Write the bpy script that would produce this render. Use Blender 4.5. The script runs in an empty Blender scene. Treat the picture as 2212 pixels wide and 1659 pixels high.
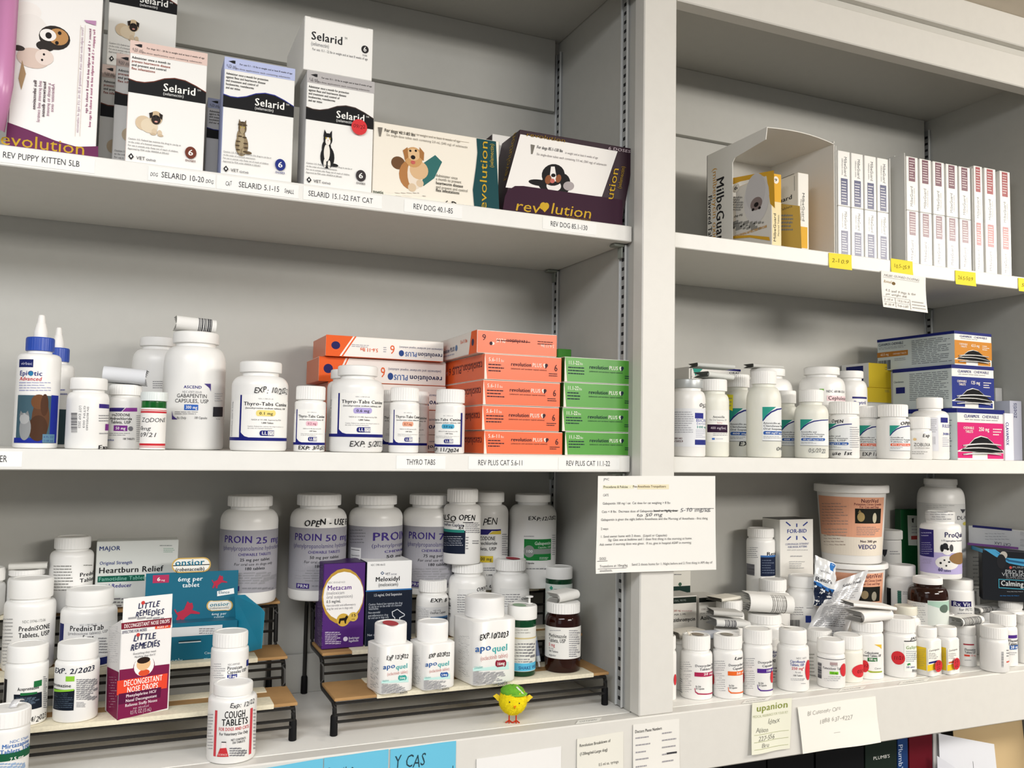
import bpy, bmesh, math, random
from mathutils import Vector, Matrix
random.seed(11)
SC = bpy.context.scene
COL = SC.collection
PI = math.pi
# ---------------------------------------------------------------- camera
FPX, PITCH, YAW, ROLL = 1928.79, 0.0665637, 0.4085, 0.0172977     # photo is 2212 x 1659
_cy, _sy, _cp, _sp, _cr, _sr = math.cos(YAW), math.sin(YAW), math.cos(PITCH), math.sin(PITCH), math.cos(ROLL), math.sin(ROLL)
CF = Vector((_sy*_cp, _cy*_cp, _sp)); _R0 = Vector((_cy, -_sy, 0)); _U0 = _R0.cross(CF)
CR = _cr*_R0 + _sr*_U0; CU = -_sr*_R0 + _cr*_U0
CAM = Vector((0, -1.0, 1.7))
cd = bpy.data.cameras.new('camera'); cam = bpy.data.objects.new('camera', cd); COL.objects.link(cam)
cd.sensor_fit = 'HORIZONTAL'; cd.sensor_width = 36; cd.lens = FPX/2212*36; cd.clip_start = 0.02
m = Matrix((CR, CU, -CF)).transposed().to_4x4(); m.translation = CAM; cam.matrix_world = m
SC.camera = cam
# ---------------------------------------------------------------- light and exposure
w = bpy.data.worlds.new('world'); SC.world = w; w.use_nodes = True
w.node_tree.nodes['Background'].inputs[0].default_value = (0.98, 0.98, 0.975, 1)
w.node_tree.nodes['Background'].inputs[1].default_value = 0.14
def area(name, loc, target, sx, sy, e, col):
    d = bpy.data.lights.new(name, 'AREA'); d.shape = 'RECTANGLE'; d.size = sx; d.size_y = sy; d.energy = e; d.color = col
    o = bpy.data.objects.new(name, d); COL.objects.link(o); o.location = loc
    o.rotation_euler = (Vector(target)-Vector(loc)).to_track_quat('-Z', 'Y').to_euler()
    return o
area('ceiling_lamp_light', (2.3, -1.0, 2.37), (2.1, -0.5, 1.3), 1.2, 0.5, 24.0, (1.0, 0.935, 0.84))
area('ceiling_lamp_light.001', (-0.45, -1.15, 2.37), (-0.42, -0.95, 1.3), 1.2, 0.5, 15.0, (0.98, 0.985, 1.0))
area('added_fill_light', (1.5, -2.6, 2.37), (1.4, -1.9, 1.5), 1.2, 0.5, 44.0, (1.0, 0.955, 0.89))  # added lamp with no known source, lights the right cupboard's interior
area('daylight_window_light', (-2.2, -2.4, 1.75), (0.5, 0.1, 1.65), 1.2, 1.3, 3.0, (0.86, 0.93, 1.0))
SC.view_settings.view_transform = 'Standard'; SC.view_settings.look = 'None'
SC.view_settings.gamma = 1; SC.view_settings.use_curve_mapping = False
SC.view_settings.exposure = 0.66
# ---------------------------------------------------------------- pixels of the photograph to directions
def ray(px, py): return CF + CR*((px-1106)/FPX) - CU*((py-829.5)/FPX)
def aty(px, py, y): d = ray(px, py); return CAM + d*((y-CAM.y)/d.y)
def atz(px, py, z): d = ray(px, py); return CAM + d*((z-CAM.z)/d.z)
def atx(px, py, x): d = ray(px, py); return CAM + d*((x-CAM.x)/d.x)
def zat(px, py, D): d = ray(px, py); return CAM.z + D*d.z/math.hypot(d.x, d.y)
# ---------------------------------------------------------------- materials
def lin(h):
    if len(h) == 3: h = h[0]*2+h[1]*2+h[2]*2
    o = []
    for i in (0, 2, 4):
        c = int(h[i:i+2], 16)/255; o.append(c/12.92 if c <= 0.04045 else ((c+0.055)/1.055)**2.4)
    return (*o, 1)
MT = {}
def mat(h, rough=0.5, metal=0.0, kind=''):
    key = (h, rough, metal, kind)
    if key in MT: return MT[key]
    mt = bpy.data.materials.new('m_%s_%s' % (h, kind or 'plain')); mt.use_nodes = True
    nt = mt.node_tree; b = nt.nodes['Principled BSDF']
    b.inputs['Base Color'].default_value = lin(h); b.inputs['Roughness'].default_value = rough; b.inputs['Metallic'].default_value = metal
    if .35 < rough < .5 and not kind: b.inputs['Specular IOR Level'].default_value = .28
    if rough >= .5: b.inputs['Specular IOR Level'].default_value = .14
    if kind == 'glass':
        b.inputs['Transmission Weight'].default_value = 0.6; b.inputs['IOR'].default_value = 1.45
    if kind == 'milky':
        b.inputs['Subsurface Weight'].default_value = 0.25; b.inputs['Subsurface Radius'].default_value = (.01, .009, .007)
    if kind in ('paint', 'card', 'worn', 'fuzz', 'stone', 'fabric'):
        n = nt.nodes.new('ShaderNodeTexNoise'); tc = nt.nodes.new('ShaderNodeTexCoord')
        nt.links.new(tc.outputs['Object'], n.inputs['Vector'])
        n.inputs['Scale'].default_value = {'paint': 60, 'card': 25, 'worn': 14, 'fuzz': 400, 'stone': 9, 'fabric': 300}[kind]
        n.inputs['Detail'].default_value = 5
        mx = nt.nodes.new('ShaderNodeMix'); mx.data_type = 'RGBA'
        c = lin(h); k = {'paint': .975, 'card': .80, 'worn': .72, 'fuzz': .8, 'stone': .82, 'fabric': .88}[kind]
        mx.inputs['A'].default_value = c; mx.inputs['B'].default_value = (c[0]*k, c[1]*k, c[2]*k, 1)
        rp = nt.nodes.new('ShaderNodeMapRange')
        rp.inputs['From Min'].default_value = .62 if kind in ('worn', 'stone') else .4; rp.inputs['From Max'].default_value = .75
        nt.links.new(n.outputs['Fac'], rp.inputs['Value']); nt.links.new(rp.outputs['Result'], mx.inputs['Factor'])
        nt.links.new(mx.outputs['Result'], b.inputs['Base Color'])
        bp = nt.nodes.new('ShaderNodeBump'); bp.inputs['Strength'].default_value = .12 if kind in ('paint', 'worn', 'stone') else .4; bp.inputs['Distance'].default_value = .001
        nt.links.new(n.outputs['Fac'], bp.inputs['Height']); nt.links.new(bp.outputs['Normal'], b.inputs['Normal'])
    MT[key] = mt
    return mt
PLA = lambda: mat('eeedea', .33); CAPW = lambda: mat('f0efec', .42)
# ---------------------------------------------------------------- objects
def thing(name, label, cat, loc, group=None):
    o = bpy.data.objects.new(name, None); COL.objects.link(o); o.location = loc; o.empty_display_size = .02
    o['label'] = label; o['category'] = cat
    if group: o['group'] = group
    return o
def base_of(p):
    while p is not None:
        if p.type == 'EMPTY' or p.parent is None: return Vector(p.location)
        p = p.parent
    return Vector((0, 0, 0))
def make(name, V, Fc, mats, mi=None, parent=None, smooth=0, label=None):
    """one mesh object from world-space vertices"""
    o0 = base_of(parent) if parent else Vector((0, 0, 0))
    me = bpy.data.meshes.new(name); me.from_pydata([tuple(Vector(v)-o0) for v in V], [], Fc)
    for x in (mats if isinstance(mats, list) else [mats]): me.materials.append(x)
    if mi: me.polygons.foreach_set('material_index', mi)
    if smooth:
        me.polygons.foreach_set('use_smooth', [True]*len(me.polygons)); me.update(); me.set_sharp_from_angle(angle=smooth)
    me.update()
    o = bpy.data.objects.new(name, me); COL.objects.link(o)
    if parent: o.parent = parent
    if label: o['label'] = label
    return o
def cuboid(a, b):
    x0, y0, z0 = a; x1, y1, z1 = b
    V = [(x0,y0,z0),(x1,y0,z0),(x1,y1,z0),(x0,y1,z0),(x0,y0,z1),(x1,y0,z1),(x1,y1,z1),(x0,y1,z1)]
    return V, [(0,3,2,1),(4,5,6,7),(0,1,5,4),(1,2,6,5),(2,3,7,6),(3,0,4,7)]
def bevelled(V, Fc, w, seg=1):
    bm = bmesh.new(); vs = [bm.verts.new(v) for v in V]
    for f_ in Fc: bm.faces.new([vs[i] for i in f_])
    bmesh.ops.recalc_face_normals(bm, faces=bm.faces)
    if w: bmesh.ops.bevel(bm, geom=list(bm.edges), offset=w, segments=seg, affect='EDGES', profile=.7)
    bm.verts.ensure_lookup_table(); bm.verts.index_update()
    r = [v.co.copy() for v in bm.verts], [tuple(v.index for v in f_.verts) for f_ in bm.faces]
    bm.free(); return r
def block(name, a, b, mt, parent=None, w=.0012, seg=1):
    V, Fc = bevelled(*cuboid(a, b), w, seg)
    return make(name, V, Fc, mt, None, parent, .6)
def join(*parts):
    V, Fc = [], []
    for v, f_ in parts:
        n = len(V); V += list(v); Fc += [tuple(i+n for i in q) for q in f_]
    return V, Fc
def struct(o): o['kind'] = 'structure'; return o
def lathe(c, prof, seg=40, rib=0, ribz=None, sq=0, yaw=0, rfix=None):
    """profile of (radius, z) turned about the vertical through c; sq > 0 makes rounded-square sections"""
    V, Fc = [], []
    for r, z in prof:
        for i in range(seg):
            a = 2*PI*i/seg
            rr = r
            if rib and ribz[0] <= z <= ribz[1] and (i % 2): rr = r*(1-rib)
            if sq:
                k = rfix(z) if rfix else sq
                e = 2+k
                rr = rr/((abs(math.cos(a))**e+abs(math.sin(a))**e)**(1/e))
            V.append((c[0]+rr*math.cos(a+yaw), c[1]+rr*math.sin(a+yaw), z))
    n = len(prof)
    for j in range(n-1):
        for i in range(seg):
            k = (i+1) % seg
            Fc.append((j*seg+i, j*seg+k, (j+1)*seg+k, (j+1)*seg+i))
    Fc.append(tuple(reversed(range(seg)))); Fc.append(tuple(range((n-1)*seg, n*seg)))
    return V, Fc
def tube(pts, r, n=7, closed=False):
    pts = [Vector(p) for p in pts]; V, Fc = [], []
    up = Vector((.13, .21, .97))
    for i, p in enumerate(pts):
        a = pts[max(i-1, 0)]; b = pts[min(i+1, len(pts)-1)]; d = (b-a).normalized()
        s = d.cross(up); s = s.normalized() if s.length > 1e-4 else Vector((1, 0, 0)); t_ = s.cross(d)
        for k in range(n):
            q = 2*PI*k/n; V.append(p+s*(r*math.cos(q))+t_*(r*math.sin(q)))
    for i in range(len(pts)-1):
        for k in range(n):
            l = (k+1) % n; Fc.append((i*n+k, i*n+l, (i+1)*n+l, (i+1)*n+k))
    Fc.append(tuple(reversed(range(n)))); Fc.append(tuple(range((len(pts)-1)*n, len(pts)*n)))
    return V, Fc
def roundpath(pts, r, k=4):
    pts = [Vector(p) for p in pts]; out = [pts[0]]
    for i in range(1, len(pts)-1):
        a = pts[i-1]-pts[i]; b = pts[i+1]-pts[i]; q = min(r, a.length*.45, b.length*.45)
        p0 = pts[i]+a.normalized()*q; p1 = pts[i]+b.normalized()*q
        for j in range(k+1):
            t_ = j/k; out.append(p0*(1-t_)**2+pts[i]*2*t_*(1-t_)+p1*t_**2)
    return out+[pts[-1]]
# ---------------------------------------------------------------- lettering: glyph outlines of the built-in font
GL = {}
def load_glyphs():
    cu = bpy.data.curves.new('glyphs', 'FONT'); cu.resolution_u = 2; cu.fill_mode = 'FRONT'
    ob = bpy.data.objects.new('glyphs', cu); COL.objects.link(ob)
    def get(s):
        cu.body = s; bpy.context.view_layer.update()
        e = ob.evaluated_get(bpy.context.evaluated_depsgraph_get()); me = e.to_mesh()
        V = [(v.co.x, v.co.y) for v in me.vertices]; Fc = [tuple(p.vertices) for p in me.polygons]; e.to_mesh_clear()
        return V, Fc
    ext = lambda V: max(v[0] for v in V)-min(v[0] for v in V)
    for bold, off in ((0, 0.0), (1, .022)):
        cu.offset = 0; hh = ext(get('HH')[0])
        for ch in [chr(i) for i in range(33, 127)]+['®', '™', '°']:
            cu.offset = 0; adv = ext(get('H'+ch+'H')[0])-hh
            V, Fc = get(ch)
            if bold:                        # heavier stroke: the outline set twice, a hair apart
                n = len(V); V = [(x-off, y-off*.4) for x, y in V]+[(x+off, y+off*.4) for x, y in V]; Fc = Fc+[tuple(i+n for i in q) for q in Fc]
            GL[(ch, bold)] = (V, Fc, adv+off*1.8)
        GL[(' ', bold)] = ([], [], .32)
    cu.offset = 0; GL['H'] = max(v[1] for v in get('H')[0])
    bpy.data.objects.remove(ob); bpy.data.curves.remove(cu)
load_glyphs()
# ---------------------------------------------------------------- printable surfaces
class Cyl:
    curved = True
    def __init__(s, c, r, z0, r1=None, z1=None):
        s.c = Vector((c[0], c[1])); s.r = r; s.z0 = z0; s.r1 = r1; s.z1 = z1
        d = Vector((CAM.x, CAM.y))-s.c; s.a0 = math.atan2(d.y, d.x); s.D = d.length
        s.step = r*.085; s.cx = None
    def rad(s, z):
        if s.r1 is None: return s.r
        return s.r+(s.r1-s.r)*(z-s.z0)/(s.z1-s.z0)
    def pcx(s, py):                         # picture column of the axis
        q = Vector((s.c.x, s.c.y, s.z0+.03))-CAM
        return 1106+FPX*q.dot(CR)/q.dot(CF)
    def uv(s, px, py):
        cx = s.pcx(py); k = 1.0
        for it in range(60):
            d = ray(cx+(px-cx)*k, py); o = Vector((CAM.x, CAM.y))-s.c; e = Vector((d.x, d.y)); R = s.r
            for q in range(3):
                A = e.dot(e); B = o.dot(e); Cc = o.dot(o)-R*R; disc = B*B-A*Cc
                if disc <= 0: break
                t_ = (-B-math.sqrt(disc))/A; z = CAM.z+d.z*t_; R = s.rad(z)
            if disc > 0 and disc > .02*A*R*R: break
            k *= .985
        p = o+e*t_; a = math.atan2(p.y, p.x)-s.a0
        a = (a+PI) % (2*PI)-PI
        u = a*s.r
        if k < 1: u += (px-cx)*(1-k)/FPX*s.D*1.6          # text that runs on round the side
        return u, z
    def to3(s, u, v, off):
        a = s.a0+u/s.r; R = s.rad(v)+off
        return Vector((s.c.x+R*math.cos(a), s.c.y+R*math.sin(a), v))
class NCyl(Cyl):                            # x: -1..1 half turn towards the camera, y: 0 top .. 1 bottom
    def __init__(s, c, r, zt, zb, turn=0): Cyl.__init__(s, c, r, zb); s.zt = zt; s.zb = zb; s.turn = turn
    def uv(s, x, y): return (x*PI/2+s.turn)*s.r, s.zt+(s.zb-s.zt)*y
class Flat:
    curved = False
    def __init__(s, o, ex, ey): s.o = Vector(o); s.ex = Vector(ex).normalized(); s.ey = Vector(ey).normalized(); s.n = s.ex.cross(s.ey).normalized(); s.step = 9
    def uv(s, px, py):
        d = ray(px, py); t_ = (s.o-CAM).dot(s.n)/d.dot(s.n); p = CAM+d*t_-s.o
        g = s.ex.dot(s.ey); a, b = p.dot(s.ex), p.dot(s.ey)
        return (a-g*b)/(1-g*g), (b-g*a)/(1-g*g)
    def to3(s, u, v, off): return s.o+s.ex*u+s.ey*v+s.n*off
class NFlat(Flat):                          # normalised: x 0..1 left to right, y 0..1 top to bottom
    def __init__(s, o, ex, ey, w, h): Flat.__init__(s, o, ex, ey); s.w = w; s.h = h
    def uv(s, x, y): return x*s.w, (1-y)*s.h
class Quad:                                 # sheet between four corners TL TR BR BL with a bulge
    curved = True
    def __init__(s, c, bulge=None):
        s.c = [Vector(q) for q in c]; s.w = ((c[1]-c[0]).length+(c[2]-c[3]).length)/2; s.h = ((c[3]-c[0]).length+(c[2]-c[1]).length)/2
        s.n = (c[1]-c[0]).cross(c[0]-c[3]).normalized(); s.b = bulge or (lambda x, y: 0); s.step = s.w/16; s.vstep = s.h/14; s.curved = bulge is not None
    def uv(s, x, y): return x*s.w, y*s.h
    def to3(s, u, v, off):
        x = u/s.w; y = v/s.h
        p = (s.c[0]*(1-x)+s.c[1]*x)*(1-y)+(s.c[3]*(1-x)+s.c[2]*x)*y
        return p+s.n*(off+s.b(x, y))
# ---------------------------------------------------------------- print tokens
def t(s, x0, x1, y, h, c='26262a', st=''): return ('t', s, x0, x1, y, h, c, st)
def r(x0, y0, x1, y1, c): return ('r', x0, y0, x1, y1, c)
def m(x0, y0, x1, y1, n, c='77777c'): return ('m', x0, y0, x1, y1, n, c)
def e(cx, cy, rx, ry, c): return ('e', cx, cy, rx, ry, c)
def p(pts, c): return ('p', pts, c)
def v(s, x, y0, y1, wd, c='26262a', st=''): return ('v', s, x, y0, y1, wd, c, st)
def k(x0, y0, x1, y1, c='333338', hor=0): return ('k', x0, y0, x1, y1, c, hor)
def wrap(y0, y1, c): return ('w', y0, y1, c)
def soft(h, k_=.38):                       # grey of small print that the eye cannot resolve
    if h in ('4a5868', '5a6478', '3b2630', '5c2a28', '1c2a3c', '44484e', '2a5a8a'): return h
    return ''.join('%02x' % int(int(h[i:i+2], 16)*(1-k_)+222*k_) for i in (0, 2, 4))
class Mesher:
    def __init__(s): s.V = []; s.F = []; s.M = []; s.mats = []
    def mi(s, c, rough):
        mt = mat(c, rough)
        if mt not in s.mats: s.mats.append(mt)
        return s.mats.index(mt)
    def poly(s, surf, pts, off, mi):
        polys = [pts]
        if surf.curved:
            us = [q[0] for q in pts]; lo, hi = min(us), max(us); polys = []
            n = max(1, math.ceil((hi-lo)/surf.step)); w_ = (hi-lo)/n
            for i in range(n):
                q = clip(clip(pts, lo+i*w_, 1), lo+(i+1)*w_, -1) if n > 1 else pts
                if len(q) > 2: polys.append(q)
        if surf.curved and hasattr(surf, 'vstep'):
            fin = []
            for pl in polys:
                pl = [(b_, a_) for a_, b_ in pl]; vs = [q[0] for q in pl]; lo, hi = min(vs), max(vs); n = max(1, math.ceil((hi-lo)/surf.vstep)); w_ = (hi-lo)/n
                for i in range(n):
                    q = clip(clip(pl, lo+i*w_, 1), lo+(i+1)*w_, -1) if n > 1 else pl
                    if len(q) > 2: fin.append([(b_, a_) for a_, b_ in q])
            polys = fin
        for q in polys:
            b = len(s.V); s.V += [surf.to3(u, vv, off) for u, vv in q]; s.F.append(tuple(range(b, b+len(q)))); s.M.append(mi)
def clip(pts, u, sg):
    out = []
    for i in range(len(pts)):
        a, b = pts[i], pts[(i+1) % len(pts)]; da, db = (a[0]-u)*sg, (b[0]-u)*sg
        if da >= -1e-12: out.append(a)
        if da*db < 0: q = da/(da-db); out.append((a[0]+(b[0]-a[0])*q, a[1]+(b[1]-a[1])*q))
    return out
def close(A, B, surf):
    for M in (A, B):
        f0 = M.boxes[-1][5] if M.boxes else 0
        if len(M.F) > f0:
            P_ = [M.V[ii] for f_ in M.F[f0:] for ii in f_]; c = surf.to3(0, 0, 0) if not hasattr(surf, 'pcx') else Vector((surf.c.x, surf.c.y, 0))
            hx = [(p_-c).dot(CR) for p_ in P_]; hz = [p_.z+p_.y*.5*(abs(getattr(surf, 'n', Vector((0, 1, 0))).z) > .5) for p_ in P_]
            bx = (min(hx), max(hx), min(hz), max(hz))
            M.boxes.append((*bx, f0, len(M.F), max(.002, min(bx[1]-bx[0], bx[3]-bx[2])*1.2) if M is B else max(bx[1]-bx[0], bx[3]-bx[2])))
def put(surf, parent, toks, name='label', rough=.5, lname='lettering'):
    A, B = Mesher(), Mesher(); sg = 1
    A.boxes, B.boxes = [], []
    for i, q in enumerate(toks):
        nA, nB = (len(A.F), len(A.V)), (len(B.F), len(B.V)); close(A, B, surf)
        off = .00020+.000035*min(i, 70)+((.0005 if surf.curved else .0026) if 'sticker' in name else 0); kd = q[0]
        if kd in 'tv':
            s_, st = q[1], q[7]; bold = 1 if 'b' in st else 0; mi = B.mi(q[6], rough)
            tot = sum(GL.get((ch, bold), GL[('?', bold)])[2] for ch in s_) or 1
            if kd == 't':
                xm = (q[2]+q[3])/2; u0 = surf.uv(q[2], q[4])[0]; u1 = surf.uv(q[3], q[4])[0]
                vb = surf.uv(xm, q[4])[1]; vt = surf.uv(xm, q[4]-q[5])[1]
                O = (u0, vb); sx = (u1-u0)/tot; sy = (vt-vb)/GL['H']; ax = (sx, 0); ay = (0, sy)
                if 'u' in st: O = (u1, vt); ax = (-sx, 0); ay = (0, -sy)
            else:                                   # vertical: reading down (letters' tops to the right) or 'U' reading up
                ym = (q[3]+q[4])/2; v0 = surf.uv(q[2], q[3])[1]; v1 = surf.uv(q[2], q[4])[1]
                ua = surf.uv(q[2], ym)[0]; ub = surf.uv(q[2]+q[5], ym)[0]
                if 'U' in st: O = (ub, v1); ax = (0, (v0-v1)/tot); ay = ((ua-ub)/GL['H'], 0)
                else: O = (ua, v0); ax = (0, (v1-v0)/tot); ay = ((ub-ua)/GL['H'], 0)
            x = 0
            for ch in s_:
                gV, gF, adv = GL.get((ch, bold), GL[('?', bold)])
                b = len(B.V); jr = random.uniform(-.14, .14) if 'h' in st else 0; jy = random.uniform(-.09, .09) if 'h' in st else 0
                sl = .16 if ('i' in st or 'h' in st) else 0
                P2 = []
                for gx, gy in gV:
                    X = x+gx+sl*gy-jr*gy; Y = gy+jy+jr*gx; P2.append((O[0]+ax[0]*X+ay[0]*Y, O[1]+ax[1]*X+ay[1]*Y))
                if surf.curved and P2 and max(q_[0] for q_ in P2)-min(q_[0] for q_ in P2) > surf.step*1.2:
                    for fi, f_ in enumerate(gF): B.poly(surf, [P2[ii] for ii in f_], off+(.00003 if bold and fi >= len(gF)//2 else 0), mi)      # big letters bend round the surface
                else:
                    B.V += [surf.to3(u_, v_, off+(.00003 if bold and vi >= len(P2)//2 else 0)) for vi, (u_, v_) in enumerate(P2)]
                    B.F += [tuple(ii+b for ii in f_) for f_ in gF]; B.M += [mi]*len(gF)
                x += adv
            continue
        if kd == 'r':
            xm, ym = (q[1]+q[3])/2, (q[2]+q[4])/2
            u0, u1 = surf.uv(q[1], ym)[0], surf.uv(q[3], ym)[0]; v0, v1 = surf.uv(xm, q[2])[1], surf.uv(xm, q[4])[1]
            A.poly(surf, [(u0, v1), (u1, v1), (u1, v0), (u0, v0)], off, A.mi(q[5], rough))
        elif kd == 'w':
            v0, v1 = surf.uv(surf.pcx(q[1]), q[1])[1], surf.uv(surf.pcx(q[2]), q[2])[1]; u = 2.6*surf.r
            A.poly(surf, [(-u, v1), (u, v1), (u, v0), (-u, v0)], off, A.mi(q[3], rough))
        elif kd == 'e':
            u0, vv = surf.uv(q[1], q[2]); ru = abs(surf.uv(q[1]+q[3], q[2])[0]-u0); rv = abs(surf.uv(q[1], q[2]-q[4])[1]-vv)
            A.poly(surf, [(u0+ru*math.cos(a), vv+rv*math.sin(a)) for a in [2*PI*j/20 for j in range(20)]], off, A.mi(q[5], rough))
        elif kd == 'p':
            A.poly(surf, [surf.uv(*w_) for w_ in q[1]], off, A.mi(q[2], rough))
        elif kd == 'm':
            mi = B.mi(soft(q[6]), rough); n = q[5]; dy = (q[4]-q[2])/n
            for j in range(n):
                y0 = q[2]+dy*(j+.30); y1 = q[2]+dy*(j+.66); x = q[1]; W = q[3]-q[1]; end = q[3]-random.random()**2*W*.35
                while x < end-W*.03:
                    x1 = min(x+W*random.uniform(.07, .22), end)
                    u0, va = surf.uv(x, y0); u1, vb = surf.uv(x1, y1)
                    B.poly(surf, [(u0, vb), (u1, vb), (u1, va), (u0, va)], off, mi); x = x1+W*.025
        elif kd == 'k':
            mi = B.mi(q[5], rough); z = 0
            while z < 1:
                z1 = min(1, z+random.uniform(.015, .05))
                if q[6]: a_, b_ = surf.uv(q[1], q[2]+(q[4]-q[2])*z), surf.uv(q[3], q[2]+(q[4]-q[2])*z1)
                else: a_, b_ = surf.uv(q[1]+(q[3]-q[1])*z, q[2]), surf.uv(q[1]+(q[3]-q[1])*z1, q[4])
                B.poly(surf, [(a_[0], b_[1]), (b_[0], b_[1]), (b_[0], a_[1]), (a_[0], a_[1])], off, mi); z = z1+random.uniform(.012, .04)
    close(A, B, surf)
    def parts(M, boxes, slack):
        n = len(boxes); g = list(range(n))
        def find(x):
            while g[x] != x: x = g[x]
            return x
        for x in range(n):
            for y in range(x):
                bx, by = boxes[x], boxes[y]
                gap = max(bx[0]-by[1], by[0]-bx[1], bx[2]-by[3], by[2]-bx[3], 0)
                if gap <= slack*max(bx[6], by[6]): g[find(x)] = find(y)
        out = {}
        for x in range(n): out.setdefault(find(x), []).append(x)
        for ids in out.values():
            V, F_, Mi = [], [], []
            for x in sorted(ids):
                f0, f1 = boxes[x][4], boxes[x][5]
                for f_ in range(f0, f1):
                    b = len(V); V += [M.V[ii] for ii in M.F[f_]]; F_.append(tuple(range(b, b+len(M.F[f_])))); Mi.append(M.M[f_])
            yield V, F_, Mi
    deep = parent.parent is not None
    o = None
    if A.F:
        for V, F_, Mi in parts(A, A.boxes, .30):
            q = make(name, V, F_, A.mats, Mi, parent); o = o or q
    if B.F:
        for V, F_, Mi in parts(B, B.boxes, .9): make(lname, V, F_, B.mats, Mi, parent if deep or o is None else o)
# ---------------------------------------------------------------- bottles
class Res: pass
def bottle(name, label, xl, xr, yt, cb, sh, cw, y=None, z=None, yb=None, body=None, cap=None, rib=.03, toks=(), cat='bottle', group=None,
           sq=0, yaw=0, neck=.86, yref=None, capname='cap', sharp=.5, marks=(), cyl=None, taper=1, mark='date_sticker', dome=0):
    """round bottle: xl..xr body edges, yt cap top, cb cap bottom, sh shoulder, cw cap width (picture columns and rows); stands on z at depth y (or where row yb meets z)"""
    ym = yref or ((yb or sh)+sh)/2
    a, b = ray(xl, ym), ray(xr, ym); a = Vector((a.x, a.y)).normalized(); b = Vector((b.x, b.y)).normalized()
    bis = (a+b).normalized(); sn = math.sin(math.acos(max(-1, min(1, a.dot(b))))/2); xm = (xl+xr)/2
    if y is None:
        q = atz(xm, yb, z); Df = math.hypot(q.x-CAM.x, q.y-CAM.y); D = Df/(1-sn)
    else: D = (y-CAM.y)/bis.y
    if z is None: z = zat(xm, yb, D*(1-sn))
    R = D*sn; c = Vector((CAM.x, CAM.y))+bis*D; rc = R*cw/(xr-xl)
    if sq: R *= .9; 
    zt = zat(xm, yt, D-rc)
    if zt < CAM.z: zt = zat(xm, yt, D+rc*.96)
    zc = zat(xm, cb, D-rc); zs = zat(xm, sh, D-R)
    zs = max(min(zs, zc-.002), z+.01)
    root = thing(name, label, cat, (c.x, c.y, z), group)
    rn = min(rc*neck, R*.985); zn = zc-min(.004, (zc-zs)*.25); Rb = R*taper
    prof = [(Rb*.90, z), (Rb*.965, z+R*.03), (Rb, z+R*.11), (R, zs)]
    for j in range(1, 8):
        a_ = PI/2*j/7; prof.append((rn+(R-rn)*math.cos(a_)**(2*sharp), zs+(zn-zs)*math.sin(a_)**(2*sharp)))
    prof += [(rn, zc-.0008), (rn, zc+.003)]
    fx = None
    if sq:
        fx = lambda zz: sq if zz <= zs+1e-6 else max(0, sq*(1-(zz-zs)/max(1e-6, (zn-zs)*.9)))
    Vb, Fb = lathe(c, prof, 48 if sq else 40, sq=sq, yaw=yaw, rfix=fx)
    make('body', Vb, Fb, body or PLA(), None, root, .7)
    h = zt-zc; bv = min(.0016, h*.12)
    cp = [(rc*.93, zc), (rc*.99, zc+.0004), (rc, zc+bv), (rc, zt-bv*1.6), (rc*.985, zt-bv*.6), (rc*.93, zt), (rc*.82, zt), (rc*.80, zt-.0006+dome*h)]
    Vc, Fc = lathe(c, cp, 72 if rib else 40, rib=rib, ribz=(zc+bv*.9, zt-bv*1.5))
    make(capname, Vc, Fc, cap or CAPW(), None, root, .25 if rib else .7)
    o = Res(); o.root = root; o.c = c; o.R = R; o.z = z; o.zt = zt; o.rc = rc; o.zs = zs; o.zc = zc; o.xm = xm; o.D = D
    o.s = Cyl(c, R, z)
    if taper != 1: o.s = Cyl(c, Rb, z, R, zs)
    o.cs = Cyl(c, rc, zc)
    if sq: o.faces = {}; 
    if toks and not sq: put(o.s, root, toks)
    for mk in marks: put(o.s, root, mk, mark)
    return o
def topface(o, toks, name='top_print'):       # print on a cap's top disc, positions in picture pixels
    put(Flat((o.c.x, o.c.y, o.zt), (1, 0, 0), (0, 1, 0)), o.root, toks, name)
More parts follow.
